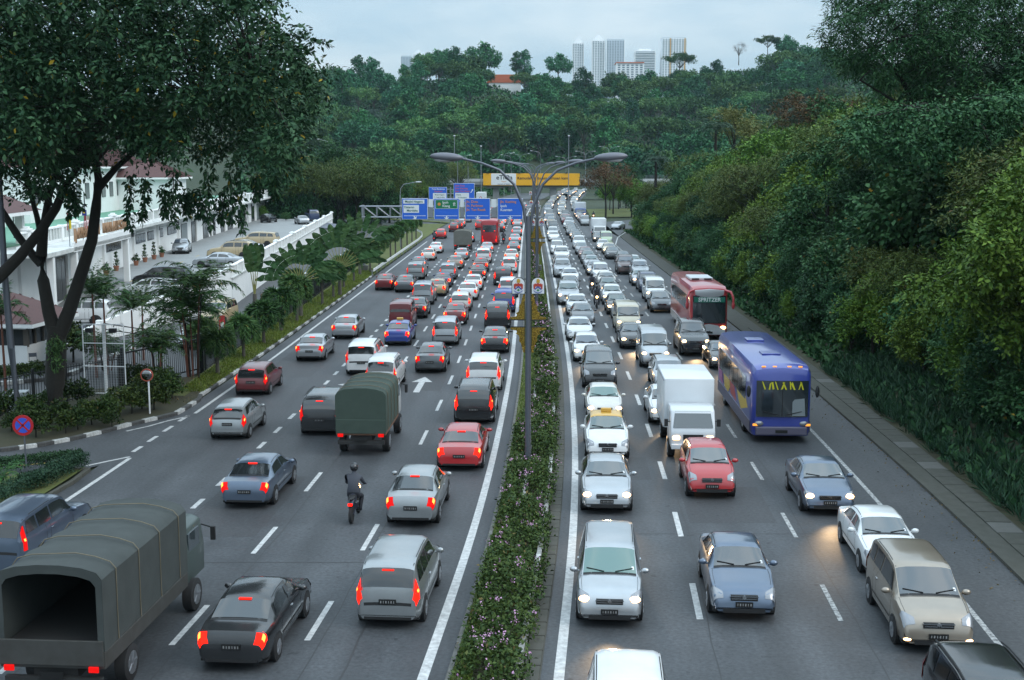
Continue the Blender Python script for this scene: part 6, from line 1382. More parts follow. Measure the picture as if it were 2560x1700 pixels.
def crown_pts(shape, n, rx, rz, z0):
    c = []
    while len(c) < n:
        d = RNG.normal(size=3); d /= np.linalg.norm(d)
        if shape == 'dome':
            if d[2] < -.45: continue
            k = RNG.uniform(.55, 1.0); c.append((d[0] * rx * k, d[1] * rx * k, z0 + d[2] * rz * k))
        elif shape == 'umbrella':
            a = RNG.uniform(0, 2 * math.pi); r = rx * math.sqrt(RNG.random()); lay = RNG.integers(0, 3); c.append((math.cos(a) * r, math.sin(a) * r, z0 + rz * (.55 * (1 - (r / rx) ** 2) + .32 * (lay - 1)) + RNG.normal() * .12))
        elif shape == 'tall':
            a = RNG.uniform(0, 2 * math.pi); t = RNG.uniform(-1, 1); r = rx * math.sqrt(max(.05, 1 - t * t)) * RNG.uniform(.5, 1); c.append((math.cos(a) * r, math.sin(a) * r, z0 + t * rz * 1.25))
    return np.array(c)
def make_tree(name, shape, rx, rz, z0, n, cr, per, leaf, m, aspect=.45, droop=.35, trunk_r=.16, bark=M_BARK, spread=1.0):
    c = crown_pts(shape, n, rx, rz, z0); rad = RNG.uniform(.7, 1.25, n) * cr
    kt = 7 if leaf < .4 else 5 if leaf < .6 else 1; p, d = clumps(c, rad, max(8, per // kt), .45, .62 if shape == 'umbrella' else .8); nd = d * .6
    if kt > 1: p, nd = twig_leaves(p, d, kt, leaf * 2.2); nd = nd * 2.2
    p[:, 2] = np.maximum(p[:, 2], .05)
    cm = leaves('crown', p, RNG.uniform(.55, 1.35, len(p)) * leaf, m, aspect, droop, nd, spread=spread * (.7 if kt > 1 else 1))
    t = MB(); t.tube([(0, 0, -.6), (.05, 0, z0 * .25), (-.05, .08, z0 * .6), (.02, .02, z0 + rz * .3)], [trunk_r * 1.35, trunk_r, trunk_r * .8, trunk_r * .4], 8)
    for i in RNG.choice(n, min(n, 9), replace=False): q = c[i]; t.tube([(0, .03, z0 * .55), (q[0] * .4, q[1] * .4, z0 * .6 + (q[2] - z0 * .6) * .5), tuple(q)], [trunk_r * .55, trunk_r * .35, trunk_r * .12], 5)
    return t.mesh('trunk', [bark], 60), cm
def palm_mesh(n_fr, length, leafl, droop, m, plume=False, up=.9):
    pos = []; size = []; dirs = []
    for k in range(n_fr):
        a = 2 * math.pi * k / n_fr + RNG.uniform(-.25, .25); el = RNG.uniform(.15 if plume else .3, up); L = length * RNG.uniform(.8, 1.1)
        p = np.array([0, 0, 0.0]); v = np.array([math.cos(a) * math.cos(el), math.sin(a) * math.cos(el), math.sin(el)]); st = 32
        for i in range(st):
            p = p + v * L / st; v = v + np.array([0, 0, -droop * (1.5 / st) * (1 + i * .12)]); v /= np.linalg.norm(v)
            side = np.cross(v, [0, 0, 1]); side /= np.linalg.norm(side) + 1e-6; upv = np.cross(side, v)
            for s in ((1, -1) if not plume else (1, -1, .5, -.5, .15, -.8)):
                f = 1 - abs(i / st - .45) * .9; pos.append(p); size.append(leafl * f); dirs.append(side * s + v * .55 - np.array([0, 0, .25]) + (upv * .8 if plume and abs(s) < 1 else 0))
    dirs = np.array(dirs) * 5
    return leaves('fronds', np.array(pos), np.array(size), m, .13 if not plume else .15, .1, dirs)
PT = {'fine': [make_tree('t', 'umbrella', 4.4, 2.3, 7.6, 46, 1.0, 230, .26, LM['fine'], .34) for _ in range(2)],
      'bright': [make_tree('t', 'dome', 3.2, 3.3, 5.4, 44, .95, 230, .30, LM['bright'], .5) for _ in range(2)],
      'broad': [make_tree('t', 'dome', 3.0, 2.8, 5.8, 46, .9, 130, .40, LM['broad'], .66, .55) for _ in range(2)],
      'dark': [make_tree('t', 'tall', 3.2, 3.6, 6.2, 48, 1.0, 220, .30, LM['dark'], .5) for _ in range(2)],
      'yellow': [make_tree('t', 'dome', 3.6, 3.0, 6.5, 40, .8, 150, .3, LM['yellow'], .35)], 'brown': [make_tree('t', 'umbrella', 4.6, 3.0, 7.0, 40, .9, 170, .3, LM['brown'], .4)]}
def tree_thing(name, label, cat, pr, loc, s=1.0, group=None, sz=None):
    o = thing(name, label, cat, loc, random.random() * 6.28, group); t, c = pr; o.scale = (s, s, (sz or s)); put('trunk', t, o); put('crown', c, o)
    return o
LBL = {'fine': 'fine-leaved brownish green tree spreading over the wooded bank', 'bright': 'bright green bushy tree on the wooded bank', 'broad': 'large-leaved tree with broad grey-green leaves on the wooded bank', 'dark': 'dark dense green tree on the wooded bank'}
LBLS = {'fine': 'low brownish shrub at the foot of the wooded bank', 'bright': 'low bright green shrub at the foot of the wooded bank', 'broad': 'low broad-leaved shrub at the foot of the wooded bank', 'dark': 'low dark green shrub at the foot of the wooded bank'}
def on_bank(Y, d): X = RX(Y) + RK + 1.56 + d; return X, bank_z(d, Y)
def visible(X, Y, m=6): return X < .44 * Y + m
def where(Y): return 'behind the lily bed' if Y < 58 else 'abreast of the blue bus' if Y < 78 else 'abreast of the red coach' if Y < 112 else 'past the red coach' if Y < 150 else 'towards the slip road' if Y < 185 else 'beside the slip road'
SHORT = {'fine': 'fine-leaved olive', 'bright': 'bright green', 'broad': 'broad-leaved', 'dark': 'dark green'}
def species(Y, d):
    """drifts of one kind rather than a lottery"""
    v = math.sin(Y * .11 + d * .35) + .6 * math.sin(Y * .047 + 1.3) + random.uniform(-.75, .75)
    return 'bright' if v > .45 else 'fine' if v > -.25 else 'dark' if v > -.85 else 'broad'
y = 22.0
while y < 205:
    k = random.choice(['dark', 'bright', 'broad', 'dark', 'bright']); d = random.uniform(1.9, 3.2) if y > 66 else random.uniform(3.0, 4.2) if y > 44 else random.uniform(4.0, 5.2); X, Z = on_bank(y, d)
    if visible(X, y): sq = random.uniform(.34, .58); tree_thing('shrub', '%s %s shrub at the foot of the wooded bank, %s' % ('small' if sq < .42 else 'middling' if sq < .5 else 'large', SHORT[k], where(y)), 'shrub', random.choice(PT[k]), (X, y, Z - .9), sq, 'low shrubs at the foot of the wooded bank')
    y += 1.9
for d0, st, s0, s1, rw_ in ((4.6, 4.0, .5, .75, 'low on'), (7.6, 4.2, .75, 1.0, 'part way up'), (11.5, 5.4, .95, 1.22, 'high on'), (18, 7.2, 1.0, 1.25, 'at the top of'), (27, 10, 1.1, 1.35, 'crowning')):
    y = 24.0 + d0 * .3
    while y < 222:
        d = d0 + random.uniform(-1.4, 1.4); X, Z = on_bank(y, d)
        if visible(X, y):
            k = species(y, d); s = random.uniform(s0, s1) * (1 if y < 150 else .95); tree_thing('tree', '%s %s tree %s the wooded bank, %s' % ('smaller' if s < (s0 + s1) / 2 else 'larger', SHORT[k], rw_, where(y)), 'tree', random.choice(PT[k]), (X, y, Z - .3), s, 'trees on the wooded bank')
        y += st * random.uniform(.8, 1.2)
for px, py, Y, k, s, lb in ((1838, 300, 190, 'yellow', 1.15, 'pale yellow-green feathery tree rising above the wooded bank'), (1905, 330, 200, 'yellow', .8, 'smaller yellow-green feathery tree beside the taller one'), (2030, 280, 150, 'brown', 1.0, 'brown-orange leaved tree high on the wooded bank'), (1515, 440, 268, 'brown', 1.25, 'brownish roadside tree standing in front of the bridge end')):
    p = at(px, py, Y); zb = p.z - 7.5 * s; tree_thing('tree', lb, 'tree', PT[k][0], (p.x, Y, max(-.2, zb)), s)
for k in range(9):
    Y = 272 + k * 8; X = RX(Y) + RRE + 6 + random.uniform(0, 7); kk = random.choice(['dark', 'bright', 'fine']); tree_thing('tree', 'roadside tree beyond the slip road island', 'tree', random.choice(PT[kk]), (X, Y, 0), random.uniform(.8, 1.1), 'trees beyond the slip road')
for k in range(8):
    Y = 216 + k * 5.5; X = 29 + k * 2.2 + random.uniform(0, 5); kk = random.choice(['dark', 'bright', 'fine', 'bright']); tree_thing('tree', 'leafy tree at the end of the wooded bank by the slip road', 'tree', random.choice(PT[kk]), (X, Y, 0), random.uniform(1.0, 1.4), 'trees at the end of the wooded bank')
# trees left of the road beyond the office building
for i, (Y, xa, xb, n) in enumerate(((222, 690, 900, 7), (246, 700, 985, 9), (275, 690, 1010, 9), (310, 700, 1060, 9), (350, 700, 1110, 10), (392, 720, 1160, 11), (440, 740, 1200, 12))):
    for k in range(n):
        px = xa + (xb - xa) * (k + random.uniform(.2, .8)) / n; kk = random.choice(['fine', 'fine', 'dark', 'bright', 'fine']); p = at(px, 412, Y)
        tree_thing('tree', SHORT[kk] + ' tree in the grove left of the gantry, ' + ['front row behind the parking deck', 'second row from the deck', 'third row from the deck', 'fourth row from the deck', 'fifth row from the deck', 'sixth row from the deck', 'last row before the hill'][i], 'tree', random.choice(PT[kk]), (p.x, Y + random.uniform(-6, 6), -2.2), random.uniform(1.2, 1.6), 'grove left of the gantry')
for px, py, k, s in ((655, 548, 'bright', .32), (690, 542, 'broad', .4), (722, 540, 'bright', .42), (745, 538, 'dark', .38), (765, 534, 'bright', .4), (715, 552, 'broad', .22)):
    x, y = P(px, py, DZ); tree_thing('shrub', 'leafy shrub in the planted corner of the parking deck', 'shrub', random.choice(PT[k]), (x, y, DZ - .6), s, 'shrubs in the deck corner')
# ---- palms
FOX = [palm_mesh(15, 1.75, .55, 1.25, LM['palm'], True, .95) for _ in range(3)]; FAN = palm_mesh(18, 2.3, .62, .42, LM['palm'], False, 1.45); ARE = palm_mesh(11, 2.1, .55, .42, LM['palm'], False, 1.3); OIL = palm_mesh(20, 4.2, .9, .55, leaf_mat('leaf_oil_palm', (.025, .055, .035), (.06, .10, .07)), False, 1.2)
def palm(name, label, fr, loc, h, r, bark, s=1.0, group=None):
    o = thing(name, label, 'palm', loc, random.random() * 6, group); lean = random.uniform(-.06, .06); MB().tube([(0, 0, -.2), (lean, 0, h * .5), (lean * 2, 0, h)], [r * 1.15, r, r * .75], 8).build('trunk', bark, o, 50)
    f = put('fronds', fr, o, (lean * 2, 0, h)); f.scale = (s, s, s)
    return o
for px, py, h in ((545, 940, 2.0), (610, 899, 2.2), (660, 864, 2.3), (703, 832, 2.5), (743, 807, 2.8), (806, 765, 2.9), (834, 747, 2.6), (860, 722, 2.6), (885, 706, 2.6), (926, 683, 2.9), (948, 668, 3.0), (977, 648, 3.3), (989, 637, 3.2), (1004, 625, 3.3), (1018, 615, 3.2), (1030, 606, 3.2), (1040, 598, 3.0)):
    x, y = P(px, py); palm('foxtail_palm', 'small foxtail palm in the verge row, ' + ('beside the tall palm clump' if px < 640 else 'between the traveller palms' if px < 840 else 'in front of the gantry post' if px < 915 else 'along the guardrail beyond the gantry'), random.choice(FOX), (x, y, .1), h, .10, M_BARKP, random.uniform(.85, 1.1), 'row of foxtail palms on the verge')
for px, py, h in ((575, 895, 1.2), (780, 748, 1.4)):
    x, y = P(px, py); palm('foxtail_palm', 'foxtail palm behind the black fence', random.choice(FOX), (-19.0 + random.uniform(-.5, .5), y + 2, 0), h + .5, .10, M_BARKP, 1.0, 'palms behind the black fence')
for px, Y, h, s, lb in ((235, 66, 4.6, .8, 'palm with dark fan of fronds right of the tree fork'), (262, 67, 4.2, .8, 'second palm with slim red-brown stem right of the tree fork'), (330, 70, 3.2, .75, 'leafy palm in front of the ramp wall'), (355, 72, 3.2, .7, 'leafy palm beside the ramp wall'), (5, 62, 3.9, .8, 'palm behind the leaning pole')):
    p = at(px, 800, Y); palm('slender_palm', lb, FAN, (p.x, Y, 0), h, .06, mat('red_stem', (.14, .05, .03), .7), s)
def palm_clump(px, py, label, n, hmin, hmax, s, spread):
    x, y = P(px, py); o = thing('palm_clump', label, 'palm', (x, y, .1))
    for k in range(n):
        a = random.uniform(0, 6.28); r = random.uniform(.1, spread); h = random.uniform(hmin, hmax); b = (r * math.cos(a), r * math.sin(a), 0); t = (b[0] * 2.0, b[1] * 2.0, h)
        MB().tube([b, (b[0] * 1.3, b[1] * 1.3, h * .5), t], [.045, .04, .035], 6).build('stem', mat('red_stem', (.14, .05, .03), .7) if k % 2 else M_BARK, o, 50); f = put('fronds', ARE, o, t, random.random() * 6); f.scale = (s, s, s)
palm_clump(485, 948, 'tall dark palm clump with several red stems on the verge', 8, 2.4, 5.4, 1.15, .55); palm_clump(398, 980, 'young red-stemmed palm clump beside the convex mirror', 5, 1.6, 2.9, .75, .35); palm_clump(268, 930, 'low palm clump behind the wire mesh frame', 4, .9, 1.8, .7, .4)
def traveller(px, py, label, h, s, n=15, yaw=0.0, fan=1.25):
    x, y = P(px, py); o = thing('traveller_palm', label, 'palm', (x, y, .05), yaw); MB().tube([(0, 0, -.1), (0, 0, h)], [.17, .13], 8).build('trunk', M_BARKP, o, 50)
    for k in range(n):
        a = -fan + 2 * fan * k / (n - 1); st = MB(); b0 = Vector((0, 0, h - .2)); dv = Vector((math.sin(a), .05 * random.uniform(-1, 1), math.cos(a))); L = 1.5 * s; e = b0 + dv * L
        st.tube([b0, b0 + dv * L * .5, e], [.04, .035, .025], 5); st.build('leaf_stalk', mat('leaf_stalk', (.20, .20, .06), .6), o, 50)
        bl = MB(); side = dv.cross(Vector((0, 1, 0))).normalized(); w = .34 * s; LL = 1.75 * s; rows = 9; L_ = []; R_ = []; C_ = []
        for j in range(rows + 1):
            t = j / rows; p = e + dv * LL * t + Vector((math.sin(a) * .3 * t * t, 0, -.55 * t * t * abs(math.sin(a)) * s)); ww = w * (math.sin(math.pi * min(.97, .08 + t * .9)) ** .6) * random.uniform(.72, 1.05); C_.append(p); L_.append(p + side * ww + Vector((0, random.uniform(-.1, .1), 0))); R_.append(p - side * ww + Vector((0, random.uniform(-.1, .1), 0)))
        for A, B_ in ((L_, C_), (C_, R_)):
            for j in range(rows): bl.add([A[j], B_[j], B_[j + 1], A[j + 1].lerp(A[j], .10 if j % 3 == 2 else .0)], [(0, 1, 2, 3)])
        bl.build('leaf_blade', random.choice([LM['trav'], LM['trav'], LM['palm']]), o, fix=False)
traveller(850, 742, 'large traveller palm with a wide upright fan beside the retaining wall', 2.6, 1.25, 15, .25); traveller(752, 795, 'traveller palm with rounded fan of broad leaves in the verge row', 2.9, .95, 13, .15, 1.35); traveller(640, 850, 'narrow traveller palm with a few upright leaves', 3.0, 1.1, 4, .4, .14); traveller(900, 690, 'far traveller palm beside the gantry post', 3.0, 1.2, 9, .3, 1.1)
for px, py, Y, s in ((1790, 320, 185, .9), (1990, 310, 150, .9), (2440, 190, 75, .8), (1640, 400, 215, .8), (1870, 370, 160, .7)):
    p = at(px, py, Y); palm('oil_palm', 'feathery grey-green palm crown rising from the wooded bank', OIL, (p.x, Y, p.z - 4.5), 4.2, .22, M_BARK, s, 'palms on the wooded bank')
# ---- the big tree on the left
def px_tree(name, label, cat, limbs, poly, Yr, n, cr, per, leaf, m, aspect, droop, base, strands=(), flat=.75, spread=1.0, twigs=.3):
    o = thing(name, label, cat, base); bs = Vector(base); t = MB(); nodes = []
    for lb in limbs:
        pts = [at(x, y, Y) - bs for x, y, Y, r in lb]; t.tube(pts, [r for *_, r in lb], 10); nodes += pts[1:]
    xs_ = [p[0] for p in poly]; ys_ = [p[1] for p in poly]; c = []
    def inside(x, y):
        r = False; j = len(poly) - 1
        for i in range(len(poly)):
            if (poly[i][1] > y) != (poly[j][1] > y) and x < (poly[j][0] - poly[i][0]) * (y - poly[i][1]) / (poly[j][1] - poly[i][1]) + poly[i][0]: r = not r
            j = i
        return r
    while len(c) < n:
        x, y = random.uniform(min(xs_), max(xs_)), random.uniform(min(ys_), max(ys_))
        if inside(x, y): c.append(tuple(at(x, y, random.uniform(*Yr)) - bs))
    rad = list(RNG.uniform(.65, 1.25, n) * cr); hi = list(c)
    for (xa, ya, xb, yb, Y) in strands:
        k = 8
        for i in range(k): c.append(tuple(at(xa + (xb - xa) * i / k + random.uniform(-5, 5), ya + (yb - ya) * i / k, Y) - bs)); rad.append(cr * .30 * (1.15 - .55 * i / k))
        t.tube([at(xa, ya, Y) - bs, at((xa + xb) / 2, (ya + yb) / 2, Y) - bs, at(xb, yb, Y) - bs], [.02, .014, .006], 4)
    p, d = clumps(c[:n], rad[:n], per // 8, .3, flat)
    p, d = twig_leaves(p, d, 8, leaf * 2.6, .55); d = d * 6
    if strands: p2, d2 = clumps(c[n:], rad[n:], 22, .2, 1.0); p = np.vstack([p, p2]); d = np.vstack([d, d2 * 2 + np.array([0, 0, -1.5])])
    for q in hi:
        if random.random() < twigs:
            q = Vector(q); nb = min(nodes, key=lambda v: (v - q).length); mid = (nb + q) / 2 + Vector((0, 0, random.uniform(.1, .6))); t.tube([nb, mid, q], [.05, .03, .012], 4)
    t.build('trunk', M_BARK, o, 60); put('crown', leaves('crown', p, RNG.uniform(.55, 1.3, len(p)) * leaf, m, aspect, droop, d * .35, spread=spread * .6), o)
    return o
YT = 55.0; bx, by = P(141, 1048)
limbs = [[(141, 1062, YT, .56), (139, 1030, YT, .48), (137, 960, YT, .44), (141, 880, YT, .44), (142, 815, YT, .40)],
         [(142, 850, YT, .34), (122, 780, YT, .28), (108, 700, YT, .26), (103, 640, YT, .25), (110, 570, YT, .19), (122, 490, YT, .15), (150, 400, YT, .10), (170, 300, YT, .06)],
         [(142, 850, YT, .34), (172, 780, YT, .30), (203, 685, YT, .27), (230, 600, YT, .24), (240, 520, YT, .22), (247, 450, YT, .19), (236, 370, YT, .17), (260, 270, YT, .10)],
         [(246, 470, YT, .18), (290, 420, YT, .13), (380, 340, YT - 2, .09), (520, 260, YT - 3, .06), (640, 200, YT - 3, .03)], [(103, 660, YT, .20), (84, 640, YT, .19), (45, 590, YT, .17), (0, 520, YT + 1, .15), (-70, 420, YT + 2, .1)],
         [(240, 400, YT, .14), (330, 300, YT + 3, .09), (420, 180, YT + 4, .05), (520, 60, YT + 4, .03)], [(105, 600, YT, .14), (92, 540, YT, .12), (75, 480, YT, .09), (60, 380, YT, .06)]]
poly = [(-160, -130), (680, -130), (705, 20), (748, 62), (782, 108), (812, 175), (800, 225), (770, 285), (738, 335), (742, 400), (672, 385), (640, 372), (560, 362), (500, 372), (440, 358), (350, 378), (280, 350), (190, 385), (90, 400), (-160, 420)]
strands = [(325, 440, 325, 580, 52), (360, 450, 358, 560, 52), (433, 430, 436, 575, 51), (410, 470, 415, 540, 52), (520, 430, 524, 582, 51), (500, 480, 502, 545, 52), (600, 430, 606, 595, 51), (575, 430, 583, 560, 51), (555, 480, 558, 560, 52), (690, 440, 690, 500, 52), (460, 480, 466, 540, 53), (185, 470, 180, 545, 53), (160, 470, 200, 520, 53), (640, 440, 640, 500, 52), (480, 480, 470, 530, 54)]
px_tree('roadside_tree', 'big dark roadside tree with forked trunk and hanging twigs over the corner', 'tree', limbs, poly, (46, 63), 560, .85, 165, .27, LM['big'], .48, .55, (bx, by, .05), strands)
lim2 = [[(-230, 1120, 52, .5), (-180, 900, 52, .38), (-90, 760, 52.5, .3), (0, 690, 53, .27), (50, 640, 53.5, .24), (100, 580, 54, .22), (140, 520, 54, .19), (163, 465, 54, .15), (215, 390, 54, .09)]]
b2 = P(-230, 1120); px_tree('roadside_tree', 'second roadside tree, its thick limb crossing behind the leaning pole', 'tree', lim2, [(-160, 100), (160, 150), (240, 380), (120, 460), (-160, 470)], (50, 58), 60, .8, 150, .27, LM['big'], .48, .55, (b2[0], b2[1], .05))
# climbing fern on the trunk fork
c_ = [tuple(at(x, y, 54.4)) for x, y in ((138, 850), (142, 870), (135, 885), (146, 895), (140, 915), (150, 860), (130, 865))]; pp, d_ = clumps(c_, [.32] * 7, 60); put('climbing_fern', leaves('climbing_fern', pp, .2, LM['palm'], .3, .9)); tag(bpy.data.objects['climbing_fern'], 'green fern growing in the fork of the big tree', 'fern')
# ---- tall feathery tree at the top right
YR = 78.0; br_ = at(2330, 412, YR); zb = bank_z(br_.x - (RX(YR) + RK + 1.56), YR)
lim3 = [[(2330, 620, YR, .5), (2335, 420, YR, .4), (2315, 300, YR, .32), (2318, 180, YR, .25), (2300, 60, YR, .18), (2290, -80, YR, .1)], [(2322, 330, YR, .22), (2250, 190, YR - 1, .15), (2180, 120, YR - 2, .09), (2110, 60, YR - 2, .04)], [(2318, 240, YR, .2), (2260, 100, YR, .13), (2210, 20, YR, .08), (2180, -60, YR, .05)], [(2320, 330, YR, .2), (2400, 200, YR, .14), (2500, 80, YR, .09), (2600, 0, YR, .05)], [(2318, 300, YR, .14), (2240, 255, YR - 2, .09), (2150, 200, YR - 3, .05)], [(2316, 150, YR, .15), (2400, 40, YR + 2, .1), (2480, -60, YR + 2, .05)]]
poly3 = [(2066, 62), (2085, 10), (2100, -90), (2700, -90), (2700, 300), (2480, 290), (2400, 240), (2330, 262), (2270, 200), (2220, 218), (2150, 166), (2090, 158), (2062, 95)]
px_tree('tall_tree', 'tall feathery dark tree with open branches above the wooded bank', 'tree', lim3, poly3, (72, 86), 420, 1.0, 190, .36, LM['dark'], .22, .35, (br_.x, YR, zb), (), .38, .9, .5)
poly4 = [(2100, 310), (2180, 270), (2300, 262), (2420, 250), (2560, 200), (2700, 190), (2700, 420), (2440, 390), (2260, 400), (2130, 370)]
br4 = at(2500, 412, 66); px_tree('leafy_tree', 'layered green tree with drooping leaf tiers under the tall feathery tree', 'tree', [[(2500, 640, 66, .4), (2490, 400, 66, .3), (2440, 300, 66, .2), (2360, 280, 65, .1)], [(2490, 420, 66, .2), (2560, 320, 66, .1)]], poly4, (60, 72), 130, .75, 190, .27, LM['dark'], .5, .6, (br4.x, 66, bank_z(br4.x - (RX(66) + RK + 1.86), 66)), (), .45)
poly5 = [(2440, 560), (2480, 470), (2560, 380), (2700, 350), (2700, 900), (2560, 870), (2430, 760), (2300, 800), (2270, 720), (2330, 660), (2410, 700)]
br5 = at(2560, 700, 47); px_tree('bushy_tree', 'bright green bushy tree overhanging the bank near the lily bed', 'tree', [[(2600, 1000, 48, .25), (2560, 800, 48, .18), (2520, 650, 48, .1)]], poly5, (44, 53), 110, .6, 210, .24, LM['bright'], .52, .55, (br5.x, 47, 2.0), (), .8)
# ---- hill forest
def hill_tree(shape, rx, rz, z0, n, cr, per, leaf, m, aspect=.6, bark=M_BARKP):
    t, c = make_tree('h', shape, rx, rz, z0, n, cr, per, leaf, m, aspect, .2, .28, bark)
    bm = bmesh.new(); bm.from_mesh(c); k = len(bm.faces); bm.from_mesh(t); bm.faces.ensure_lookup_table()
    for f in bm.faces[k:]: f.material_index = 1
    me = bpy.data.meshes.new('tree'); bm.to_mesh(me); bm.free(); me.materials.append(m); me.materials.append(bark)
    return me
HT = [('dense_tree', 'dense rounded green tree on the far hill', hill_tree('dome', 6.2, 5.2, 8.5, 40, 1.9, 75, .95, LM['hill'])), ('dense_tree', 'dense rounded green tree on the far hill', hill_tree('dome', 7, 4.6, 9.5, 44, 1.9, 75, .95, LM['hill2'])), ('umbrella_tree', 'flat-topped spreading tree on the far hill', hill_tree('umbrella', 8.5, 3.4, 11, 44, 1.6, 70, .8, LM['hill2'])),
      ('tall_forest_tree', 'tall narrow forest tree on the far hill', hill_tree('tall', 4.6, 5.8, 11, 40, 1.7, 75, .9, LM['hill'])), ('grey_tree', 'thin grey leafless-looking tree on the far hill', hill_tree('dome', 4.8, 5.2, 9, 26, 1.5, 60, .8, LM['bare'], .10))]
HPALM = palm_mesh(22, 5.5, 1.5, .5, leaf_mat('leaf_hill_palm', (.045, .085, .06), (.09, .13, .105)), False, 1.25)
cand = []
for Y in np.arange(470, 835, 20):
    for px in np.arange(690, 2080, 15.5 * F / Y * .72):
        cand.append((px + random.uniform(-9, 9) * F / Y * .5, Y + random.uniform(-7, 7)))
random.shuffle(cand); cand = cand[:296]
def roadclear(X, Y): return X < RX(min(Y, 700)) - 16 or X > RX(min(Y, 700)) + RRE + 4 or Y > 590
extra = []
for px, Y in cand:
    p = at(px, 412, Y)
    if not roadclear(p.x, Y) or (abs(px - 1253) < 38 and Y > 640): continue
    r = random.random(); i = 0 if r < .36 else 1 if r < .66 else 2 if r < .78 else 3 if r < .93 else 4 if r < .95 else 5
    z = max(-.1, hill_z(p.x, Y)); s = random.uniform(.9, 1.5)
    if i == 5: o = put('hill_palm', HPALM, None, (p.x, Y, z + 6.5), random.random() * 6); tag(o, 'feathery grey-green palm crown among the hill trees', 'palm', 'palms on the far hill'); continue
    nm, lb, me = HT[i]; lb = lb.replace('green tree', 'olive green tree' if i == 1 else 'deep green tree').replace('on the far hill', ('at the far hill foot' if Y < 560 else 'half way up the far hill' if Y < 690 else 'near the far hill ridge') + (' left of the billboard' if px < 1208 else ' above the billboard' if px < 1450 else ' right of the billboard')); lb = ('small ' if s < 1.1 else 'medium ' if s < 1.3 else 'large ') + lb; o = put(nm, me, None, (p.x, Y, z - .5), random.random() * 6); o.scale = (s, s, s * random.uniform(.9, 1.15)); tag(o, lb, 'tree', 'trees covering the far hill')
for px, py, s, i, lb in ((1207, 112, 1.75, 0, 'huge dark rounded tree standing proud on the ridge'), (1310, 130, 1.2, 3, 'tall open tree on the ridge right of the round one'), (1396, 138, 1.35, 0, 'dark spreading tree on the ridge before the towers'), (1700, 140, 1.15, 2, 'umbrella tree on the ridge in front of the orange striped tower'), (1848, 105, 1.0, 4, 'tall bare grey tree on the right-hand ridge'), (1290, 132, .8, 3, 'slim tree beside the tall open ridge tree'), (1965, 92, 1.2, 0, 'dense dark tree at the top of the right-hand ridge'), (1920, 95, .9, 2, 'thin layered tree on the right-hand ridge'), (1090, 128, 1.2, 0, 'rounded tree on the ridge left of the huge one')):
    p = at(px, py, 812); h = {0: 13.5, 3: 18, 2: 13, 4: 14}[i] * s; o = put(HT[i][0], HT[i][2], None, (p.x, 812, p.z - h), 1.0); o.scale = (s, s, s); tag(o, lb, 'tree')
# undergrowth between the hill trees, in a dark leaf colour painting in their shadows
n = 60000; pxs = RNG.uniform(600, 2300, n); Yh = 445 + 400 * RNG.random(n) ** .8; pos = []
for a, Y in zip(pxs, Yh):
    X = (a - CX) / F * Y
    if roadclear(X, Y): pos.append((X, Y, max(-.1, hill_z(X, Y)) + RNG.uniform(.1, 2.2)))
ug = put('undergrowth', leaves('undergrowth', np.array(pos), RNG.uniform(1.2, 2.4, len(pos)), LM['dark'], .75, .0)); tag(ug, 'mixed undergrowth covering the far hill', 'undergrowth', None, 'stuff')
# ---- median flowering hedge
def strip(y0, y1, n, leaf, name, fl, hmax=.85):
    Y = RNG.uniform(y0, y1, n); Xc = np.array([RX(y) for y in Y]); right = np.array([RLEo(y) for y in Y]); left = np.where(Y < 52, .75, np.interp(Y, [52, 60], [.75, 1.45])); rr = right - np.interp(Y, [26, 60, 90, 110], [.72, .8, 1.0, 1.7])
    t = RNG.random(n); X = Xc + left + (rr - left) * t; lump = .66 + .30 * np.sin(Y * 1.9 + t * 3) * np.sin(Y * .77) + .25 * np.sin(Y * .63 + 2 * t) + RNG.normal(size=n) * .08 ; H = hmax * lump * np.clip(4 * t * (1 - t) + .35, 0, 1); q = RNG.random(n) ** .55
    p = np.stack([X + RNG.normal(size=n) * .08, Y, .12 + H * q], 1); keep = (np.sin(Y * 1.13 + 5 * t) + np.sin(Y * .41 + 1.0) + np.sin(Y * 2.7 - 7 * t) * .7 + RNG.normal(size=n) * .5) > -1.25; return p[keep], H[keep]
p, H = strip(14, 62, 52000, .1, '', 0); hd = put('flowering_hedge', leaves('flowering_hedge', p, RNG.uniform(.08, .15, len(p)), LM['hedge'], .55, -.1)); tag(hd, 'leafy flowering shrubs filling the near part of the median', 'hedge', None, 'stuff')
f, H = strip(14, 62, 170, .1, '', 0, .95); f[:, 2] = .16 + H * RNG.uniform(.8, 1.15, len(f)); fp = np.repeat(f, 9, 0) + RNG.normal(size=(len(f) * 9, 3)) * .05
put('blossom', leaves('blossom', fp, RNG.uniform(.04, .07, len(fp)), LM['flower'], .8, -.3), hd)['kind'] = 'stuff'
p, H = strip(62, 230, 30000, .1, '', 0, .8); hd = put('flowering_hedge', leaves('flowering_hedge', p, RNG.uniform(.16, .28, len(p)), LM['hedge'], .55, -.1)); tag(hd, 'leafy flowering shrubs along the far part of the median', 'hedge', None, 'stuff')
f, H = strip(62, 170, 260, .1, '', 0, .9); f[:, 2] = .16 + H * 1.05; fp = np.repeat(f, 5, 0) + RNG.normal(size=(len(f) * 5, 3)) * .07; put('blossom', leaves('blossom', fp, RNG.uniform(.07, .12, len(fp)), LM['flower'], .8, -.3), hd)['kind'] = 'stuff'
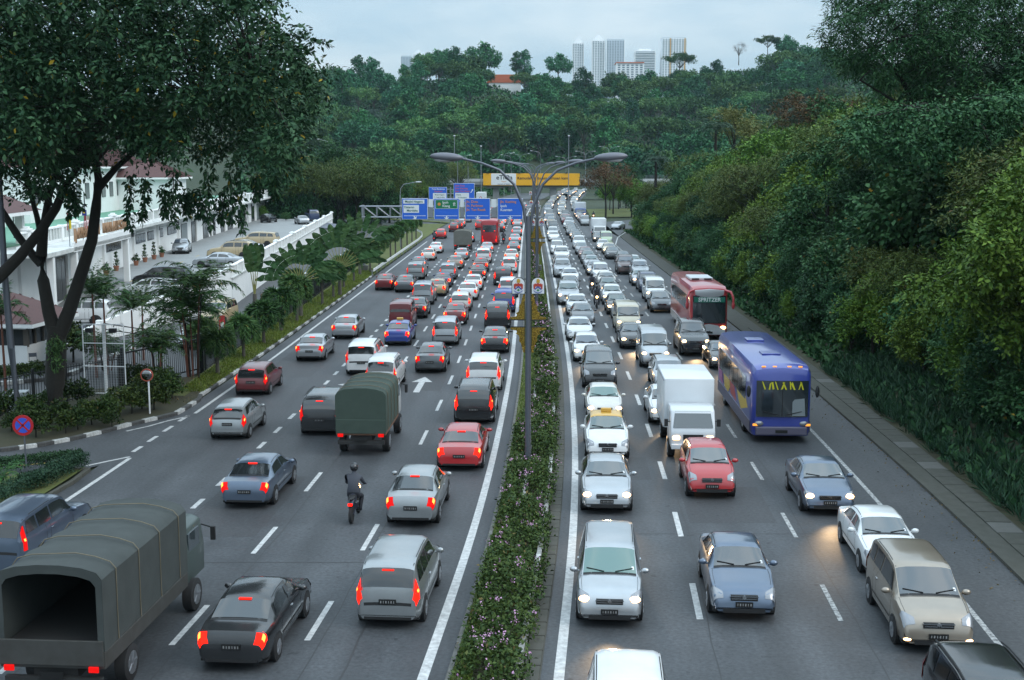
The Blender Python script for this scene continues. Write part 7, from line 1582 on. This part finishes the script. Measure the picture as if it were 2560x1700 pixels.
# ---- grass on verge and median
def grass(name, fx, y0, y1, n, z, label, size=.11):
    Y = RNG.uniform(y0, y1, n); lo, hi = zip(*[fx(y) for y in Y]); X = np.array(lo) + (np.array(hi) - np.array(lo)) * RNG.random(n); o = put(name, leaves(name, np.stack([X, Y, np.full(n, z)], 1), RNG.uniform(.6, 1.3, n) * size, LM['grass'], .25, -2.2)); tag(o, label, 'grass', None, 'stuff')
grass('grass', lambda y: (-16.8, RX(y) + LE - .95), 61, 135, 26000, .12, 'short grass of the verge under the palms', .14); grass('grass', lambda y: (RX(y) + .68, RX(y) + (1.15 if y < 54 else 1.6)), 14, 130, 26000, .11, 'short grass edging the median', .10); grass('grass', lambda y: (RX(y) + RLEo(y) - 1.7, RX(y) + RLEo(y) - 1.0), 84, 170, 7000, .11, 'thin grass on the oncoming side of the median', .14)
# ---- lily bed and leaf litter at the foot of the bank
n = 1150; Y = 22 + 46 * RNG.random(n); d = .12 + 4.6 * RNG.random(n) ** 1.1 * np.interp(Y, [22, 50, 68], [1, 1, .55]); pos = []; dirs = []; sz = []
for y, dd_ in zip(Y, d):
    X, Z = on_bank(y, dd_)
    for k in range(13): a = RNG.uniform(0, 6.28); pos.append((X + RNG.normal() * .05, y + RNG.normal() * .05, Z + .03)); dirs.append((math.cos(a) * 1.0, math.sin(a) * 1.0, RNG.uniform(.6, 2.2))); sz.append(RNG.uniform(.35, .8))
o = put('lily_bed', leaves('lily_bed', np.array(pos), np.array(sz), LM['strap'], .085, 0, np.array(dirs) * 2.5)); tag(o, 'dark strap-leaved lilies carpeting the foot of the bank', 'ground cover', None, 'stuff')
n = 42000; Y = RNG.uniform(24, 215, n); d = RNG.random(n) ** 1.2 * 8 + .5; pos = np.array([(*on_bank(y, q)[:1], y, on_bank(y, q)[1] + .05) for y, q in zip(Y, d)]); o = put('ground_cover', leaves('ground_cover', pos, RNG.uniform(.22, .55, n), LM['dark'], .55, -.5)); tag(o, 'low weeds and ivy covering the bank', 'ground cover', None, 'stuff')
# ---- corner shrubs, island hedge
SH = []
for k in range(3): c = crown_pts('dome', 14, .42, .38, .48); pp, d_ = clumps(c, [.2] * 14, 55); SH.append((MB().tube([(0, 0, -.1), (.02, 0, .4)], [.03, .02], 6).mesh('stem', [M_BARK]), leaves('foliage', pp, .13, LM['hedge'], .55, .1, d_)))
rr = random.Random(5)
for k, (px, py) in enumerate([(30, 1085), (75, 1070), (110, 1078), (150, 1072), (195, 1080), (230, 1068), (262, 1066), (300, 1048), (330, 1040), (355, 1028), (385, 1030), (415, 1010), (340, 1000), (375, 995), (405, 990), (120, 1030), (195, 1025), (60, 1040), (330, 970), (360, 962), (430, 1000), (90, 1100), (20, 1060), (210, 1045), (165, 1090), (280, 1075)]):
    x, y = P(px, py); t, c = rr.choice(SH); s = rr.uniform(.8, 1.5); o = thing('corner_shrub', 'small leafy shrub in the corner bed ' + ('beside the utility cabinet' if px < 100 else 'at the foot of the big forked tree' if px < 225 else 'below the wire mesh frame' if px < 320 else 'round the convex mirror post'), 'shrub', (x, y, .11), rr.random() * 6, 'shrubs in the corner bed'); o.scale = (s, s, s); put('stem', t, o); put('foliage', c, o)
for px, py, s in ((183, 905, 2.6), (100, 945, 1.0), (85, 948, 1.0), (62, 950, 1.0), (38, 952, 1.0), (15, 955, 1.0)):
    x, y = P(px, py); t, c = rr.choice(SH); o = thing('round_bush', 'rounded clipped green bush beside the forecourt driveway' if s > 2 else 'little clipped bush in front of the guard house', 'shrub', (x, y, 0), 0, None if s > 2 else 'clipped bushes by the guard house'); o.scale = (s, s, s); put('stem', t, o); put('foliage', c, o)
isl_pts = [P(215, 1175), P(120, 1185), P(0, 1196), (-24, 42), (-24, 36), P(0, 1300), P(110, 1243), P(170, 1205)]
io = MB().add([(x, y, .12) for x, y in isl_pts], [tuple(range(8))]).build('traffic_island', M_GRASS); io['kind'] = 'structure'
kerb_blocks('kerb', [P(0, 1306), P(110, 1250), P(180, 1210), P(222, 1178), P(150, 1184), P(0, 1199)], 1.0, .16, .16, False, 'grey mossy kerb round the hedged traffic island', m=M_CONCD)
def hedge_line(pts, w, h, n, label):
    pos = []
    for k in range(n):
        i = rr.randrange(len(pts) - 1); a, b = Vector(pts[i]), Vector(pts[i + 1]); p = a.lerp(b, rr.random()); dq = (b - a).normalized(); q = Vector((-dq.y, dq.x)) * rr.uniform(-w, w) / 2; pos.append((p.x + q.x, p.y + q.y, .12 + h * rr.random() ** .5))
    o = put('clipped_hedge', leaves('clipped_hedge', np.array(pos), RNG.uniform(.06, .11, n), LM['strap'], .5, -.1)); tag(o, label, 'hedge', None, 'stuff')
hedge_line([P(-10, 1278), P(60, 1235), P(110, 1222), P(165, 1190), P(205, 1172)], .75, .55, 9000, 'dark clipped hedge along the road side of the traffic island'); hedge_line([P(-10, 1186), P(100, 1176), P(205, 1163)], .5, .5, 5000, 'dark clipped hedge along the back of the traffic island')
x, y = P(8, 1225); o = thing('young_palm', 'young bright green palm on the traffic island', 'palm', (x, y, .12)); put('fronds', ARE, o, (0, 0, .35)).scale = (.5, .5, .5); MB().tube([(0, 0, -.05), (0, 0, .4)], .06, 6).build('trunk', M_BARK, o)
# fallen leaves
n = 2600; Y = RNG.uniform(58, 120, n); pos = np.stack([np.array([RX(q) for q in Y]) + LE - .9 - RNG.random(n) * 2.2, Y, np.full(n, .17)], 1); n2 = 700; Y2 = RNG.uniform(26, 100, n2); pos = np.vstack([pos, np.stack([np.array([RX(q) for q in Y2]) + RK - RNG.random(n2) ** 3 * 1.2, Y2, np.full(n2, .012)], 1)])
o = put('leaf_litter', leaves('leaf_litter', pos, .09, LM['brown'], .5, -.0, np.tile([1, .3, 0], (len(pos), 1)))); tag(o, 'fallen brown leaves scattered along the verge and kerb', 'leaf litter', None, 'stuff')
# =================================================================== HEADLIGHT BEAMS of the nearest lit cars
k = 0
for r in sorted([q for q in ALL_CARS if q['front'] and q['lane'] and q['lane'][0] == 'R' and q['y'] < 105], key=lambda q: q['y']):
    if r.get('big'): continue
    kk = {'people carrier': 'mpv', 'SUV': 'suv', 'canopied pickup': 'pickup'}.get(r['kind'], r['kind']); c = CARS[kk]
    ld = bpy.data.lights.new('headlight_beam', 'SPOT'); ld.energy = 260; ld.color = (1, .66, .34); ld.spot_size = R(62); ld.spot_blend = .9; ld.shadow_soft_size = .12
    lo = bpy.data.objects.new('headlight_beam', ld); COL.objects.link(lo); lo.parent = r['obj']; lo.location = (0, c['L2'] + .12, .68); lo.rotation_euler = (R(90 - 9), 0, 0); k += 1
# =================================================================== HAZE
hm = bpy.data.materials.new('haze'); hm.use_nodes = True; t = hm.node_tree; t.nodes.clear(); ho_ = t.nodes.new('ShaderNodeOutputMaterial'); pv_ = t.nodes.new('ShaderNodeVolumePrincipled')
pv_.inputs['Color'].default_value = (.62, .89, 1.0, 1); pv_.inputs['Density'].default_value = HAZE; pv_.inputs['Anisotropy'].default_value = 0.0; t.links.new(pv_.outputs[0], ho_.inputs['Volume'])
hb_ = MB().box((0, 1950, 199), (4600, 4100, 402)).build('haze', hm); hb_['kind'] = 'stuff'; tag(hb_, 'pale blue evening haze over the whole valley', 'haze')
